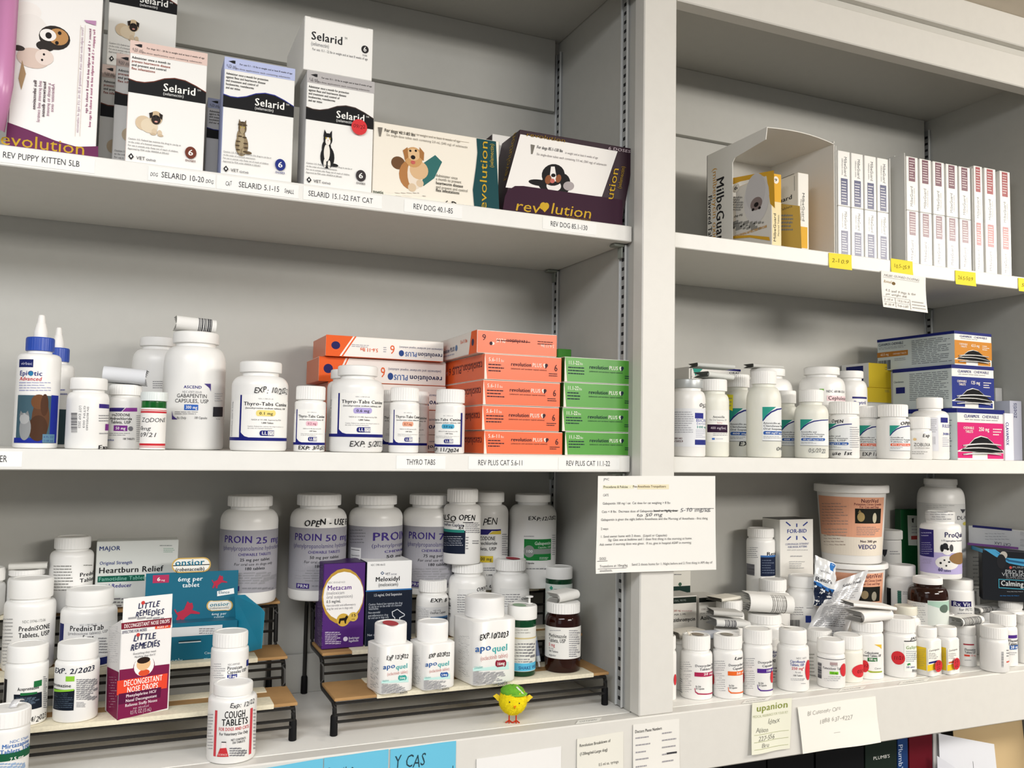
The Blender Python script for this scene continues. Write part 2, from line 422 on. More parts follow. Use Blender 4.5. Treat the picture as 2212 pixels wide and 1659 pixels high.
# ---------------------------------------------------------------- cartons
def box(name, label, xl, xr, yt, z, y, depth, yaw=0, cols=None, f=(), l=(), tp=(), rt=(), nf=(), nl=(), cat='box', group=None, yb=None, shear=0, zt=None, bev=.0007, ymid=None, lean=0, rough=.42):
    """carton: front face from column xl to xr (left edge at depth y, turned by yaw), front top edge at row yt in the middle"""
    ex = Vector((math.cos(yaw), math.sin(yaw), 0)); ey_ = Vector((-ex.y, ex.x, 0)); ym = ymid or yt+40
    A = aty(xl, ym, y); n = Vector((ex.y, -ex.x, 0)); d = ray(xr, ym); q = (A-CAM).dot(n)/d.dot(n); Bp = CAM+d*q
    w_ = (Vector((Bp.x, Bp.y, 0))-Vector((A.x, A.y, 0))).dot(ex)
    M_ = Vector((A.x, A.y, 0))+ex*(w_/2)
    if zt is None: zt = zat((xl+xr)/2, yt, math.hypot(M_.x-CAM.x, M_.y-CAM.y))
    if z is None: z = zat((xl+xr)/2, yb, math.hypot(M_.x-CAM.x, M_.y-CAM.y))
    h = zt-z
    root = thing(name, label, cat, (A.x, A.y, z), group)
    o3 = Vector((A.x, A.y, z)); T = ex*shear+ey_*lean
    V = []
    for zz in (0, 1):
        for a_, b_ in ((0, 0), (1, 0), (1, 1), (0, 1)): V.append(o3+ex*(w_*a_)+ey_*(depth*b_)+Vector((0, 0, h*zz))+T*(zz*1.0))
    Fc = [(0,3,2,1),(4,5,6,7),(0,1,5,4),(1,2,6,5),(2,3,7,6),(3,0,4,7)]
    cols = cols or {}; dflt = cols.get('d', 'efeeea'); keys = ['b','t','f','r','k','l']
    V2, F2 = bevelled(V, Fc, bev)
    ms, mi = [], []
    fc = [sum((Vector(V[i]) for i in q), Vector())/4 for q in Fc]
    fnn = []
    for q in Fc:
        nn = (V[q[1]]-V[q[0]]).cross(V[q[2]]-V[q[0]]).normalized(); fnn.append(nn)
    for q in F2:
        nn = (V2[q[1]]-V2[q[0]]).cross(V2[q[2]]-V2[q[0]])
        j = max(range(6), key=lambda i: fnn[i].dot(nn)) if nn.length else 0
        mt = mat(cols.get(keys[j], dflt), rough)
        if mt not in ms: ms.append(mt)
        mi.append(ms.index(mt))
    make('carton', V2, F2, ms, mi, root)
    up = (Vector((0, 0, h))+T).normalized(); hl = (Vector((0, 0, h))+T).length
    R_ = Res(); R_.root = root; R_.z = z; R_.zt = zt; R_.o = o3; R_.w = w_; R_.h = hl; R_.ex = ex; R_.ey = ey_
    R_.F = Flat(o3, ex, up); R_.NF = NFlat(o3, ex, up, w_, hl)
    R_.L = Flat(o3+ey_*depth, -ey_, up); R_.NL = NFlat(o3+ey_*depth, -ey_, up, depth, hl)
    R_.Rt = Flat(o3+ex*w_, ey_, up); R_.Tp = Flat(o3+Vector((0, 0, h)), ex, ey_)
    for sf, tk in ((R_.F, f), (R_.L, l), (R_.Tp, tp), (R_.Rt, rt)):
        if tk: put(sf, root, tk, 'printed_panel', max(rough, .5) if rough > .3 else rough)
    if nf: put(R_.NF, root, nf, 'printed_panel', .5 if rough > .3 else rough)
    if nl: put(R_.NL, root, nl, 'printed_panel')
    return R_
# ---------------------------------------------------------------- paper
def sheet(name, label, cat, c4, toks, col='f0efe9', bulge=None, group=None, thick=.0003, nx=14, ny=10):
    S = Quad(c4, bulge); V, Fc = [], []
    for side in (0, 1):
        for j in range(ny+1):
            for i in range(nx+1): V.append(S.to3(i/nx*S.w, j/ny*S.h, -thick*side))
    n = (nx+1)*(ny+1)
    for j in range(ny):
        for i in range(nx):
            a = j*(nx+1)+i; b = a+1; c = a+nx+2; d = a+nx+1
            Fc.append((a, d, c, b)); Fc.append((n+a, n+b, n+c, n+d))
    rim = [i for i in range(nx+1)]+[(j+1)*(nx+1)-1 for j in range(1, ny+1)]+[ny*(nx+1)+i for i in range(nx-1, -1, -1)]+[j*(nx+1) for j in range(ny-1, 0, -1)]
    for i in range(len(rim)):
        a, b = rim[i], rim[(i+1) % len(rim)]; Fc.append((a, b, n+b, n+a))
    root = thing(name, label, cat, S.to3(S.w/2, S.h, 0), group)
    make('sheet', V, Fc, mat(col, .8), None, root, .8)
    if toks: put(S, root, toks, 'marks', .8)
    return root
def pxq(pts, y): return [aty(a, b, y) for a, b in pts]
def leaflet(label, xl, xr, yt, y, z, depth=.03, yaw=0, tilt=0, bar=0, col='e9e8e4', group='folded paper leaflets', h=None, barcol='3a3a3e', hor=1):
    """folded package leaflet: nested flat loops of paper, fold towards the front"""
    A = aty(xl, yt+8, y); B = aty(xr, yt+8, y); w_ = (B-A).length; D = math.hypot((A.x+B.x)/2-CAM.x, y-CAM.y)
    h = h or max(.004, zat((xl+xr)/2, yt, D)-z)
    root = thing('folded_leaflet', label, 'leaflet', ((A.x+B.x)/2, (A.y+B.y)/2, z), group)
    rot = Matrix.Rotation(yaw, 3, 'Z') @ Matrix.Rotation(tilt, 3, 'Y'); O = Vector(root.location)+Vector((0, 0, h/2))
    lift = abs(math.sin(tilt))*w_/2
    def P(a, b, c): return O+rot@Vector((a, b, c))+Vector((0, 0, lift))
    V, Fc = [], []; n = 9
    for L_ in range(4):                    # nested loops, open side faces left and right
        s = 1-.24*L_; hy = depth/2*(1-.10*L_); hz = h/2*s; V0 = len(V); pr = []
        for j in range(n): a = -PI/2+PI*j/(n-1); pr.append((-hy+hz-hz*math.cos(a), hz*math.sin(a)))
        pr += [(hy, hz), (hy, hz-.0006)]
        pr2 = [(yy+ (.0006 if yy < 0 else 0), zz*(1-.0012/max(h*s, .002))) for yy, zz in reversed(pr[:n])]
        pr = pr+pr2+[(hy, -hz+.0006), (hy, -hz)]
        for sx in (-1, 1):
            for yy, zz in pr: V.append(P(sx*w_/2*(1-.02*L_), yy, zz))
        q = len(pr)
        for j in range(q): jj = (j+1) % q; Fc.append((V0+j, V0+jj, V0+q+jj, V0+q+j))
    make('folded_sheet', V, Fc, mat(col, .85), None, root, .5)
    if bar:
        B_ = Mesher(); x = -.5
        lo, hi = bar
        x = lo
        while x < hi:
            x1 = x+random.uniform(.015, .035)
            pts = []
            for a in [-PI/2*.9+PI*.9*j/6 for j in range(7)]:
                pts.append((-depth/2+h/2-(h/2+.0003)*math.cos(a), (h/2+.0003)*math.sin(a)))
            for j in range(6):
                b = len(B_.V)
                for xx, (yy, zz) in ((x, pts[j]), (x1, pts[j]), (x1, pts[j+1]), (x, pts[j+1])): B_.V.append(P((xx-.5)*w_, yy, zz))
                B_.F.append((b, b+1, b+2, b+3)); B_.M.append(0)
            x = x1+random.uniform(.012, .03)
        make('barcode', B_.V, B_.F, mat(barcol, .8), None, root)
    return root
# ================================================================ the cupboard (setting)
S1, S1B, S2, S2B, ZD = 1.9946, 1.9732, 1.6863, 1.6649, 1.3553
XS, XE, XR, YB, YF = .6172, .669, 1.421, .262, .025
wht_shaded = mat('b9b8b2', .45, 0, 'paint'); brd = mat('dad9d3', .45, 0, 'paint'); edge = mat('e6e5e0', .4, 0, 'paint'); frame = mat('dcdad4', .38, 0, 'paint'); deckm = mat('f0efea', .42, 0, 'worn')  # one white paint; interior shade greyed into the walls, deck and edges kept brighter
XL = -.62
struct(block('wall_back', (XL, YB, .90), (XR+.05, YB+.02, 2.43), wht_shaded, w=0))
struct(block('wall_left', (XL-.02, .0, .90), (XL, YB, 2.43), wht_shaded, w=0))
struct(block('wall_partition', (XS+.0008, .024, .90), (XE-.0008, YB-.0002, 2.43), wht_shaded, w=0))
struct(block('wall_right', (XR, .0, .90), (XR+.02, YB-.0002, 2.43), wht_shaded, w=0))
struct(block('trim_1', (XS, 0, ZD-.0001), (XE, .024, 2.43), frame, w=.0015))                # stile between the two cupboards
struct(block('trim_2', (XL, -.001, 1.2777), (XR+.03, .0225, ZD-.0003), frame, w=.0015))      # wide rail under the bottom boards
struct(block('trim_3', (XL, 0, 2.3092), (XS-.0002, .024, 2.3629), frame, w=.0015))
struct(block('trim_4', (XE+.0002, 0, 2.3092), (XR+.03, .024, 2.3629), frame, w=.0015))
struct(block('trim_5', (XL, .012, 2.3632), (XR+.03, .024, 2.380), mat('cfcdc6', .5, 0, 'paint'), w=.001))  # recessed band, its shadow mixed into a darker copy of the frame paint
struct(block('trim_6', (XL, .001, 2.3802), (XR+.03, .024, 2.4318), frame, w=.0015))
struct(block('ceiling', (-3.0, -3.4, 2.432), (3.0, YB+.02, 2.45), mat('dcd2c2', .9, 0, 'stone'), w=0))
struct(block('floor', (-3.0, -3.4, -.02), (3.0, YB+.02, 0), mat('9a9186', .6, 0, 'stone'), w=0))
def board(name, x0, x1, zt, zb, lab, y0=YF):
    o = block(name, (x0, y0, zb), (x1, YB-.0005, zt), [brd, edge], w=.0010)
    me = o.data
    for q in me.polygons: q.material_index = 1 if (q.normal.y < -.5) else 0
    o['label'] = lab; o['category'] = 'shelf'
    return o
board('shelf_board', XL, XS-.0012, S1, S1B, 'white shelf board carrying the flea medicine cartons and printed name strips')
board('shelf_board', XL, XS-.0012, S2, S2B, 'white shelf board carrying the ear cleaner bottles and orange cartons')
board('shelf_board', XE+.0012, XR-.0012, S1, S1B, 'white shelf board with yellow notes stuck to its edge')
board('shelf_board', XE+.0012, XR-.0012, S2-.0004, S2B-.0004, 'white shelf board carrying the cloudy suspension bottles')
for x0, x1, n in ((XL, XS, 1), (XE, XR, 2)):
    struct(block('floor_cupboard_%d' % n, (x0+.0003, .0228, ZD-.020), (x1-.0003, YB-.0003, ZD), deckm, w=0))
    struct(block('ceiling_cupboard_%d' % n, (x0+.0003, .0245, 2.345), (x1-.0003, YB-.0003, 2.362), wht_shaded, w=0))
    struct(block('trim_%d' % (6+n), (x0+.0003, YB-.011, 2.2285), (x1-.010, YB-.0003, 2.3448), wht_shaded, w=.0006))    # nailing board on the back
    struct(block('trim_%d' % (8+n), (x0+.0003, YB-.008, ZD+.0002), (x1-.010, YB-.0003, ZD+.052), wht_shaded, w=.0006))
struct(block('floor_lower', (XL, .0, .95), (XR, YB-.0004, .97), wht_shaded, w=0))
# slotted shelf standards let into the side walls
steel = mat('a9abab', .38, .4); steelw = mat('d9dbdb', .3, .2); dark = mat('2a2a2c', .7); clipm = mat('8b9088', .5)
def standard(x, sg, y0, y1, z0, z1, lab):
    root = thing('shelf_standard', lab, 'shelf rail', (x, (y0+y1)/2, z0))
    xa, xb = (x-.0035, x) if sg < 0 else (x, x+.0035)
    make('channel', *cuboid((xa, y0, z0), (xb, y1, z1)), steel, None, root)
    xo = xa if sg < 0 else xb
    make('lip', *cuboid((xo-.0022 if sg < 0 else xo, y0-.0012, z0), (xo if sg < 0 else xo+.0022, y0+.0008, z1)), steelw, None, root)
    make('lip', *cuboid((xo-.0022 if sg < 0 else xo, y1-.0008, z0), (xo if sg < 0 else xo+.0022, y1+.0012, z1)), steelw, None, root)
    parts = []; z = z0+.008; ym = (y0+y1)/2
    while z < z1-.008:
        parts.append(cuboid((xo-.0003 if sg < 0 else xo-.0008, ym-.0036, z), (xo+.0008 if sg < 0 else xo+.0003, ym+.0030, z+.0045))); z += .0127
    make('slots', *join(*parts), dark, None, root)['kind'] = 'stuff'
for y0, y1, wd in ((.038, .053, 'front edge'), (.2455, .2605, 'back corner')):
    for z0, z1, nm in ((S1+.002, 2.325, 'behind the maroon carton'), (S2+.002, S1B-.002, 'above the green cartons'), (ZD+.002, S2B-.002, 'beside the amber bottle')):
        standard(XS+.0008, -1, y0, y1, z0, z1, 'slotted grey steel shelf rail at the %s, %s' % (wd, nm))
for z0, z1, nm in ((S1+.002, 2.325, 'behind the striped tablet cartons'), (S2+.002, S1B-.002, 'above the stacked navy-topped cartons'), (ZD+.002, S2B-.002, 'behind the tall supplement jar')):
    standard(XR, -1, .2455, .2605, z0, z1, 'slotted steel shelf standard in the back corner, '+nm)
def clip_(x, y, zb, lab):
    root = thing('shelf_clip', lab, 'shelf clip', (x, y, zb-.02), 'grey shelf support clips')
    V, F_ = bevelled(*cuboid((x-.021, y-.0075, zb-.0042), (x-.0035, y+.0075, zb-.0006)), .0015)
    make('tongue', V, F_, clipm, None, root)
    V, F_ = bevelled(*cuboid((x-.0085, y-.006, zb-.0195), (x-.0062, y+.006, zb-.0040)), .001)
    make('hook', V, F_, clipm, None, root)
for zb, nm in ((S1B, 'carton shelf'), (S2B, 'orange carton shelf')):
    clip_(XS, .0455, zb, 'grey shelf clip under the front corner of the %s' % nm); clip_(XS, .2505, zb, 'grey shelf clip under the back corner of the %s' % nm)
clip_(XR, .2505, S1B, 'dark grey shelf clip under the shelf with yellow notes')
# ---------------------------------------------------------------- ceiling lamps; the third is added to brighten the right cupboard
for i, (x, y) in enumerate(((2.3, -1.0), (-.45, -1.15), (1.5, -2.6))):
    root = thing('ceiling_lamp', ('flat ceiling lamp fixture beyond the upright tablet cartons', 'flat ceiling lamp fixture above the ear cleaner bottles', 'added ceiling lamp fixture far out in the room, brightening the right cupboard')[i], 'ceiling lamp', (x, y, 2.39))
    make('housing', *cuboid((x-.65, y-.33, 2.418), (x+.65, y+.33, 2.4318)), mat('e8e8e6', .5), None, root)
# ---------------------------------------------------------------- typed name strips on the shelf edges
def strip(label, xl, xr, zc, words, y=YF, h=.0155, x0=None, extra=(), deck=False):
    A, B = aty(xl, 700, y), aty(xr, 700, y)
    A = aty(xl, ROW(A.x, y, zc), y); B = aty(xr, ROW(B.x, y, zc), y)
    c4 = [Vector((A.x, y-.0004, zc+h/2)), Vector((B.x, y-.0004, zc+h/2)), Vector((B.x, y-.0004, zc-h/2)), Vector((A.x, y-.0004, zc-h/2))]
    sheet('shelf_label', label, 'label', c4, [t(s_, a, b, .68, hh, '3c3c40', st) for s_, a, b, hh, st in words], 'f3f3f0', group=None, nx=2, ny=1)
def ROW(x, y, z):
    q = Vector((x, y, z))-CAM; return 829.5-FPX*q.dot(CU)/q.dot(CF)
zc = (S1+S1B)/2
strip('white name strip ending PUPPY KITTEN 5LB', -8, 205, zc, [('REV PUPPY KITTEN 5LB', .06, .84, .40, '')])
strip('white name strip ending 10-20 with DOG handwritten twice', 320, 465, zc, [('DOG', .03, .14, .26, 'h'), ('SELARID 10-20', .19, .83, .40, ''), ('DOG', .85, .97, .26, 'h')])
strip('white name strip ending 5.1-15 with CAT and SMALL handwritten', 468, 645, zc, [('CAT', .10, .18, .30, 'h'), ('SELARID 5.1-15', .26, .76, .40, ''), ('SMALL', .82, .94, .30, 'h')])
strip('white name strip ending 15.1-22 FAT CAT', 655, 825, zc, [('SELARID 15.1-22 FAT CAT', .06, .88, .40, '')])
strip('white name strip ending DOG 40.1-85', 873, 998, zc, [('REV DOG 40.1-85', .15, .84, .42, '')])
strip('white name strip ending DOG 85.1-130', 1172, 1288, zc, [('REV DOG 85.1-130', .14, .83, .42, '')])
zc = (S2+S2B)/2
strip('white name strip whose last letters ER show', -55, 48, zc, [('ER', .52, .68, .42, '')])
strip('white name strip ending TABS below the thyroid bottles', 856, 962, zc, [('THYRO TABS', .20, .79, .42, '')])
strip('white name strip ending CAT 5.6-11', 1012, 1205, zc, [('REV PLUS CAT 5.6-11', .10, .60, .42, '')])
strip('white name strip ending CAT 11.1-22', 1206, 1338, zc, [('REV PLUS CAT 11.1-22', .12, .84, .42, '')])
# ================================================================ wire step racks
wire = mat('2b2a29', .35, .5); rubber = mat('101012', .6); cardm = mat('b08a5c', .85, 0, 'card'); felt = mat('e8e0c8', .95, 0, 'fabric')
Z1, Z2, Z3 = ZD+.040, ZD+.0755, ZD+.1305
YT = ((.066, .134), (.142, .204), (.212, .248))
def rack(lab, x0, x1, pads):
    root = thing('step_rack', lab, 'wire rack', ((x0+x1)/2, .06, ZD))
    wr = .0028
    for x in (x0, x1):
        P_ = [(x, .062, ZD+.002), (x, .060, Z1-wr), (x, .134, Z1-wr), (x, .138, Z2-wr), (x, .204, Z2-wr), (x, .208, Z3-wr), (x, .250, Z3-wr), (x, .250, ZD+.002)]
        make('side_frame', *tube(roundpath(P_, .010), wr), wire, None, root, .8)
        for y in (.062, .250): make('foot', *lathe((x, y), [(.0040, ZD+.0002), (.0046, ZD+.001), (.0043, ZD+.022), (.0032, ZD+.024)], 14), rubber, None, root, .6)
    for y, z in ((.060, Z1-.016), (.060, Z1-.024), (.138, Z1+.013), (.138, Z1+.024), (.208, Z2+.020), (.208, Z2+.033), (.136, Z2-wr), (.206, Z3-wr), (.060, Z1-wr), (.250, Z3-wr), (.132, Z1-wr), (.200, Z2-wr)):
        make('cross_wire', *tube([(x0, y, z), (x1, y, z)], .0019, 6), wire, None, root, .8)
    for (y0, y1), z, (fa, fb) in zip(YT, (Z1, Z2, Z3), pads):
        a = x0+.002 if x0 > 0 else x0; b = x1+.004
        V, F_ = bevelled(*cuboid((x0-.001, y0-.008, z), (b, y1, z+.0035)), .0006)
        make('cardboard_pad', V, F_, cardm, None, root)
        if fb > fa:
            L_ = b-x0
            for ya, yb_ in ((y0-.0095, y0+.024), (y1-.022, y1+.0008)):
                V, F_ = bevelled(*cuboid((x0+L_*fa, ya, z-.001), (x0+L_*fb, yb_, z+.0045)), .0012, 2)
                make('felt_strip', V, F_, felt, None, root, .6)
    return root
rack('black wire three-step rack under the teal display carton and prednisone bottles', -.40, .1925, ((.0, .955), (0, .94), (0, .5)))
rack('black wire three-step rack under the purple carton and square tablet bottles', .2400, .6020, ((.135, .935), (.10, .97), (.1, .9)))
Z1 += .0046; Z2 += .0046; Z3 += .0046
# ================================================================ upper left shelf: flea and heartworm cartons
K = '1d1d20'; NAVY = '1d2470'; W = 'f3f2ee'
def pug(x, y, s, q=1.0):       # seated pug puppy, facing; q = height/width ratio of the face
    a = s*q
    return [e(x-.30*s, y+.10*a, .34*s, .30*a, 'd8c3a5'), e(x-.05*s, y+.18*a, .36*s, .30*a, 'e2d2b8'), e(x+.17*s, y+.40*a, .12*s, .14*a, 'd9c6aa'), e(x+.40*s, y+.42*a, .10*s, .12*a, 'd9c6aa'),
            e(x+.12*s, y+.50*a, .12*s, .05*a, 'cbb699'), e(x+.44*s, y+.52*a, .12*s, .05*a, 'cbb699'), e(x+.22*s, y-.18*a, .27*s, .28*a, 'cdb592'), e(x+.22*s, y-.10*a, .20*s, .20*a, '2e2521'),
            p([(x-.08*s, y-.34*a), (x+.08*s, y-.40*a), (x+.06*s, y-.18*a), (x-.03*s, y-.12*a)], '2a211d'), p([(x+.34*s, y-.40*a), (x+.50*s, y-.34*a), (x+.48*s, y-.12*a), (x+.38*s, y-.20*a)], '2a211d'),
            e(x+.14*s, y-.22*a, .035*s, .035*a, '0c0a0a'), e(x+.30*s, y-.22*a, .035*s, .035*a, '0c0a0a'), e(x+.23*s, y-.02*a, .07*s, .035*a, 'd99a90')]
def cat(x, y, s, q, c1, c2, c3):   # seated cat
    a = s*q
    return [e(x+.28*s, y+.46*a, .20*s, .05*a, c2), e(x, y+.25*a, .30*s, .34*a, c1), e(x-.05*s, y, .20*s, .26*a, c1), e(x-.03*s, y+.12*a, .13*s, .26*a, c3), e(x-.10*s, y+.44*a, .06*s, .13*a, c3), e(x+.08*s, y+.46*a, .06*s, .12*a, c3),
            p([(x-.20*s, y-.34*a), (x-.16*s, y-.56*a), (x-.04*s, y-.42*a)], c2), p([(x+.17*s, y-.34*a), (x+.16*s, y-.56*a), (x+.03*s, y-.42*a)], c2), e(x, y-.28*a, .19*s, .18*a, c2), e(x, y-.22*a, .11*s, .12*a, c3),
            e(x-.08*s, y-.31*a, .03*s, .03*a, 'b9a24a'), e(x+.08*s, y-.31*a, .03*s, .03*a, 'b9a24a'), e(x, y-.24*a, .02*s, .015*a, 'c58a80')]
def selarid(tint, line, dose, ml, who, ink, pet, head):
    wave = [(0, .315), (.1, .327), (.2, .325), (.32, .305), (.45, .268), (.58, .250), (.72, .255), (.86, .285), (1, .325)]
    T = [r(0, 0, 1, .105, tint), p(wave+[(1, .335), (.86, .297), (.72, .267), (.58, .262), (.45, .280), (.32, .315), (.2, .335), (.1, .337), (0, .325)], line),
         p([(x, y_+.008) for x, y_ in wave]+[(1, .425), (0, .425)], '161618'),
         p([(.05, .035), (.09, .028), (.12, .022), (.15, .022), (.15, .048), (.12, .048), (.09, .042)], '222226'), t(ml, .03, .17, .082, .020, '4a4a4e'),
         t(who, .21, .96, .052, .014, '3c3a3a', 'b'), t('Six single-dose applications each containing selamectin', .05, .93, .092, .013, '57504e')]
    for i, (s_, c, wd) in enumerate(head): T.append(t(s_, .03, wd, .148+.030*i, .019, c, 'b'))
    T += [t('Selarid', .44, .87, .372, .062, W, 'b'), t('(selamectin)', .44, .71, .405, .024, 'e8e8e6'), t('TM', .88, .93, .33, .014, W)]
    T += pet
    for i, (s_, wd) in enumerate((('Caution: U.S. Federal law restricts this drug to use by or', .70), ('on the order of a licensed veterinarian.', .48), ('For use in animals only. Keep out of reach of children.', .67), ('Approved by FDA under ANADA # 200-663', .55))):
        T.append(t(s_, .03, wd, .808+.027*i, .014, '5a5a5e'))
    T += [p([(.04, .945), (.075, .918), (.11, .945), (.075, .972)], '1a1a1c'), p([(.06, .945), (.075, .933), (.09, .945), (.075, .957)], W), t('VET', .14, .25, .962, .026, '2a2a2e'), t('one', .26, .39, .962, .024, '6a6a70'),
          e(.83, .850, .075, .050, ink), t('6', .795, .868, .873, .047, W, 'b'), t('DOSES', .765, .90, .925, .016, ink, 'b')]
    return T
H1 = [('Administer once a month to', K, .52), ('prevent heartworm disease', '9a4a3a', .52), ('and prevent and control', K, .47), ('flea infestations', '9a4a3a', .33)]
H2 = [('Administer once a month for protection', K, .62), ('against fleas and heartworm disease', K, .58), ('and treatment and control of', K, .48), ('hookworms, roundworms', K, .42), ('and ear mites', K, .23)]
def pugs(tint, ml='0.50 mL'): return selarid(tint, '6b3324', 6, ml, 'For dogs 10.1 - 20 lbs in weight and at least 6 weeks of age', '6f3626', pug(.30, .64, .30, 1.0*.66), H1)
TAB = selarid('b9c2e6', '2b3590', 6, '0.75 mL', 'For cats 5.1 - 15 lbs in weight and at least 8 weeks of age', '22307f', cat(.28, .66, .30, .90, '8d7c60', '6b5b44', 'a89878')+[e(.28+dx, .66+dy, .030, .006, '4f412f') for dx, dy in ((-.05, .04), (-.06, .075), (-.05, .11), (.05, .05), (.06, .085), (.05, .12), (-.03, -.005), (.035, .0), (.0, -.125), (-.035, -.105), (.035, -.105))], H2)
TUX = selarid('b9b6b6', '4a3a34', 6, '1.0 mL', 'For cats 15.1 - 22 lbs in weight and at least 8 weeks of age', '3a3436', cat(.33, .655, .34, .86, '17171a', '17171a', 'ece8e0'), H2)
WB = {'d': 'f1f0ec'}
C_ = box('flea_medicine_carton', 'white carton with pug photo and pink-beige top band, frontmost of the pug cartons', 275, 444, 100, S1, .034, .042, cols={'d': 'f1f0ec', 'l': 'e9d9d2'}, nf=pugs('e3c9bf'), ymid=230)
box('flea_medicine_carton', 'white pug carton with beige band half hidden behind the frontmost pug carton', 246, 418, 128, S1, .088, .042, nf=pugs('d9c4bb'), ymid=240)
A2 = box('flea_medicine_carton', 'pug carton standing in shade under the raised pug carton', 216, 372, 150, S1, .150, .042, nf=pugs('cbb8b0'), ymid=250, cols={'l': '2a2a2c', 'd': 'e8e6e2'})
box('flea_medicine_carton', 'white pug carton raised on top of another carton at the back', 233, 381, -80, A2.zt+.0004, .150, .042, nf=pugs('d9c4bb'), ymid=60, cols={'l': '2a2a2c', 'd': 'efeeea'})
box('flea_medicine_carton', 'white carton with tabby cat photo and lilac top band', 480, 634, 135, S1, .034, .042, cols={'d': 'f1f0ec', 'l': 'a9b2d8'}, nf=TAB, ymid=260)
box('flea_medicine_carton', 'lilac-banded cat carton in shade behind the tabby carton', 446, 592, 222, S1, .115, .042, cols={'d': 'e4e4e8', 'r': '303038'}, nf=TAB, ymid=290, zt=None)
F2 = box('flea_medicine_carton', 'white carton with black and white cat photo, grey band and red dot sticker', 659, 806, 164, S1, .034, .046, cols={'d': 'f1f0ec', 'l': 'c8c8ca'}, nf=TUX, ymid=290)
put(F2.F, F2.root, [e(775, 276, 17, 17, 'd6383c'), t('09/22', 761, 788, 279, 8, '6a1a20', 'h')], 'date_sticker')
box('flea_medicine_carton', 'plain white carton lying on top of the black and white cat carton', 656, 805, 48, F2.zt+.0004, .034, .125, cols={'d': 'f3f2ee'}, ymid=110,
    nf=[t('Selarid', .10, .56, .42, .15, '2a2a2d', 'b'), t('TM', .58, .62, .30, .04, '2a2a2d'), t('(selamectin)', .10, .36, .53, .07, '77777b'), t('For cats 15.1 - 22 lbs in weight and at least 8 weeks of age', .12, .93, .62, .045, '66666a'), e(.885, .42, .055, .075, '2c2a2c'), t('6', .86, .91, .46, .09, W, 'b'), t('DOSES', .85, .92, .55, .03, '66666a'), r(.08, .012, .92, .022, 'c9c8c4')])
GOLD = 'c9a227'
# puppy and kitten carton, turned on its end
PU = '6b2a55'
q = box('flea_medicine_carton', 'white carton with purple bottom band and puppy and kitten photo printed sideways', 22, 214, 6, S1, .034, .060, cols={'d': 'f1efec', 'r': '1c1a1e', 'l': 'b56aa0'}, ymid=180, zt=S1+.215,
    f=[p([(16, 264), (60, 280), (120, 304), (165, 317), (212, 316), (212, 345), (10, 330)], PU), t('revolution', -22, 185, 322, 26, GOLD),
       e(60, 24, 30, 20, 'f0ebe6'), e(66, 70, 40, 40, 'ece7e2'), e(118, 82, 34, 26, '2b2420'), e(126, 80, 22, 18, 'b98a56'), e(104, 76, 18, 13, 'f0ece8'), e(105, 77, 7, 7, '1a1414'), e(129, 72, 4, 4, '16100e'), e(123, 93, 4, 4, '16100e'), e(98, 100, 20, 11, '2b2623'),
       e(72, 126, 36, 22, 'd8c3b6'), e(96, 124, 20, 17, 'e6d6cc'), e(95, 118, 2.6, 2.6, '201614'), e(91, 130, 2.6, 2.6, '201614'), p([(48, 130), (56, 160), (46, 195), (40, 170)], 'a88a66'), e(40, 104, 14, 6, '3c3430'),
       v('For puppies < 5 lbs in weight and at least 6 weeks of age and', 201, 64, 276, -5, 'a8507e', 'b'), v('kittens < 5 lbs in weight and at least 8 weeks of age', 193, 62, 246, -5, '8a3f6a', 'b'), v('Three single-dose tubes each containing 0.25 mL (15 mg) of selamectin', 175, 58, 288, -5, 'b79ab0'),
       r(178, 54, 178.7, 296, 'cbb8a8'), r(168, 54, 168.7, 296, 'cbb8a8'),
       v('Administer once', 117, 182, 243, -7, '8a4a70'), v('a month to prevent', 108, 180, 252, -7, '8a4a70'), v('heartworm disease', 98, 177, 254, -7, '3a2030', 'b'), v('and prevent and control', 88, 175, 265, -7, '8a4a70'), v('flea infestations', 78, 174, 238, -7, '3a2030', 'b'),
       p([(182, 44), (208, 46), (207, 56), (186, 49)], 'b98ab0')])
# open pink flap folded round its left end
fl = []
for i in range(11):
    a = i/10; fl.append((aty(-40+72*a, 160, .032-.016*math.sin(a*PI*.8)), a))
V_, F_ = [], []
for j, zz in enumerate((S1+.012, S1+.060, S1+.215)):
    for P_, a in fl: V_.append((P_.x-(.0 if j else .006*(a**3)), P_.y-(.004 if j == 1 else 0), zz))
    for P_, a in fl: pass
n_ = 11
for j in range(2):
    for i in range(n_-1): F_.append((j*n_+i, j*n_+i+1, (j+1)*n_+i+1, (j+1)*n_+i))
o_ = make('flap', V_, F_, mat('c583ae', .28), None, q.root, .9, 'glossy pink flap'); sm = o_.modifiers.new('thickness', 'SOLIDIFY'); sm.thickness = .0006
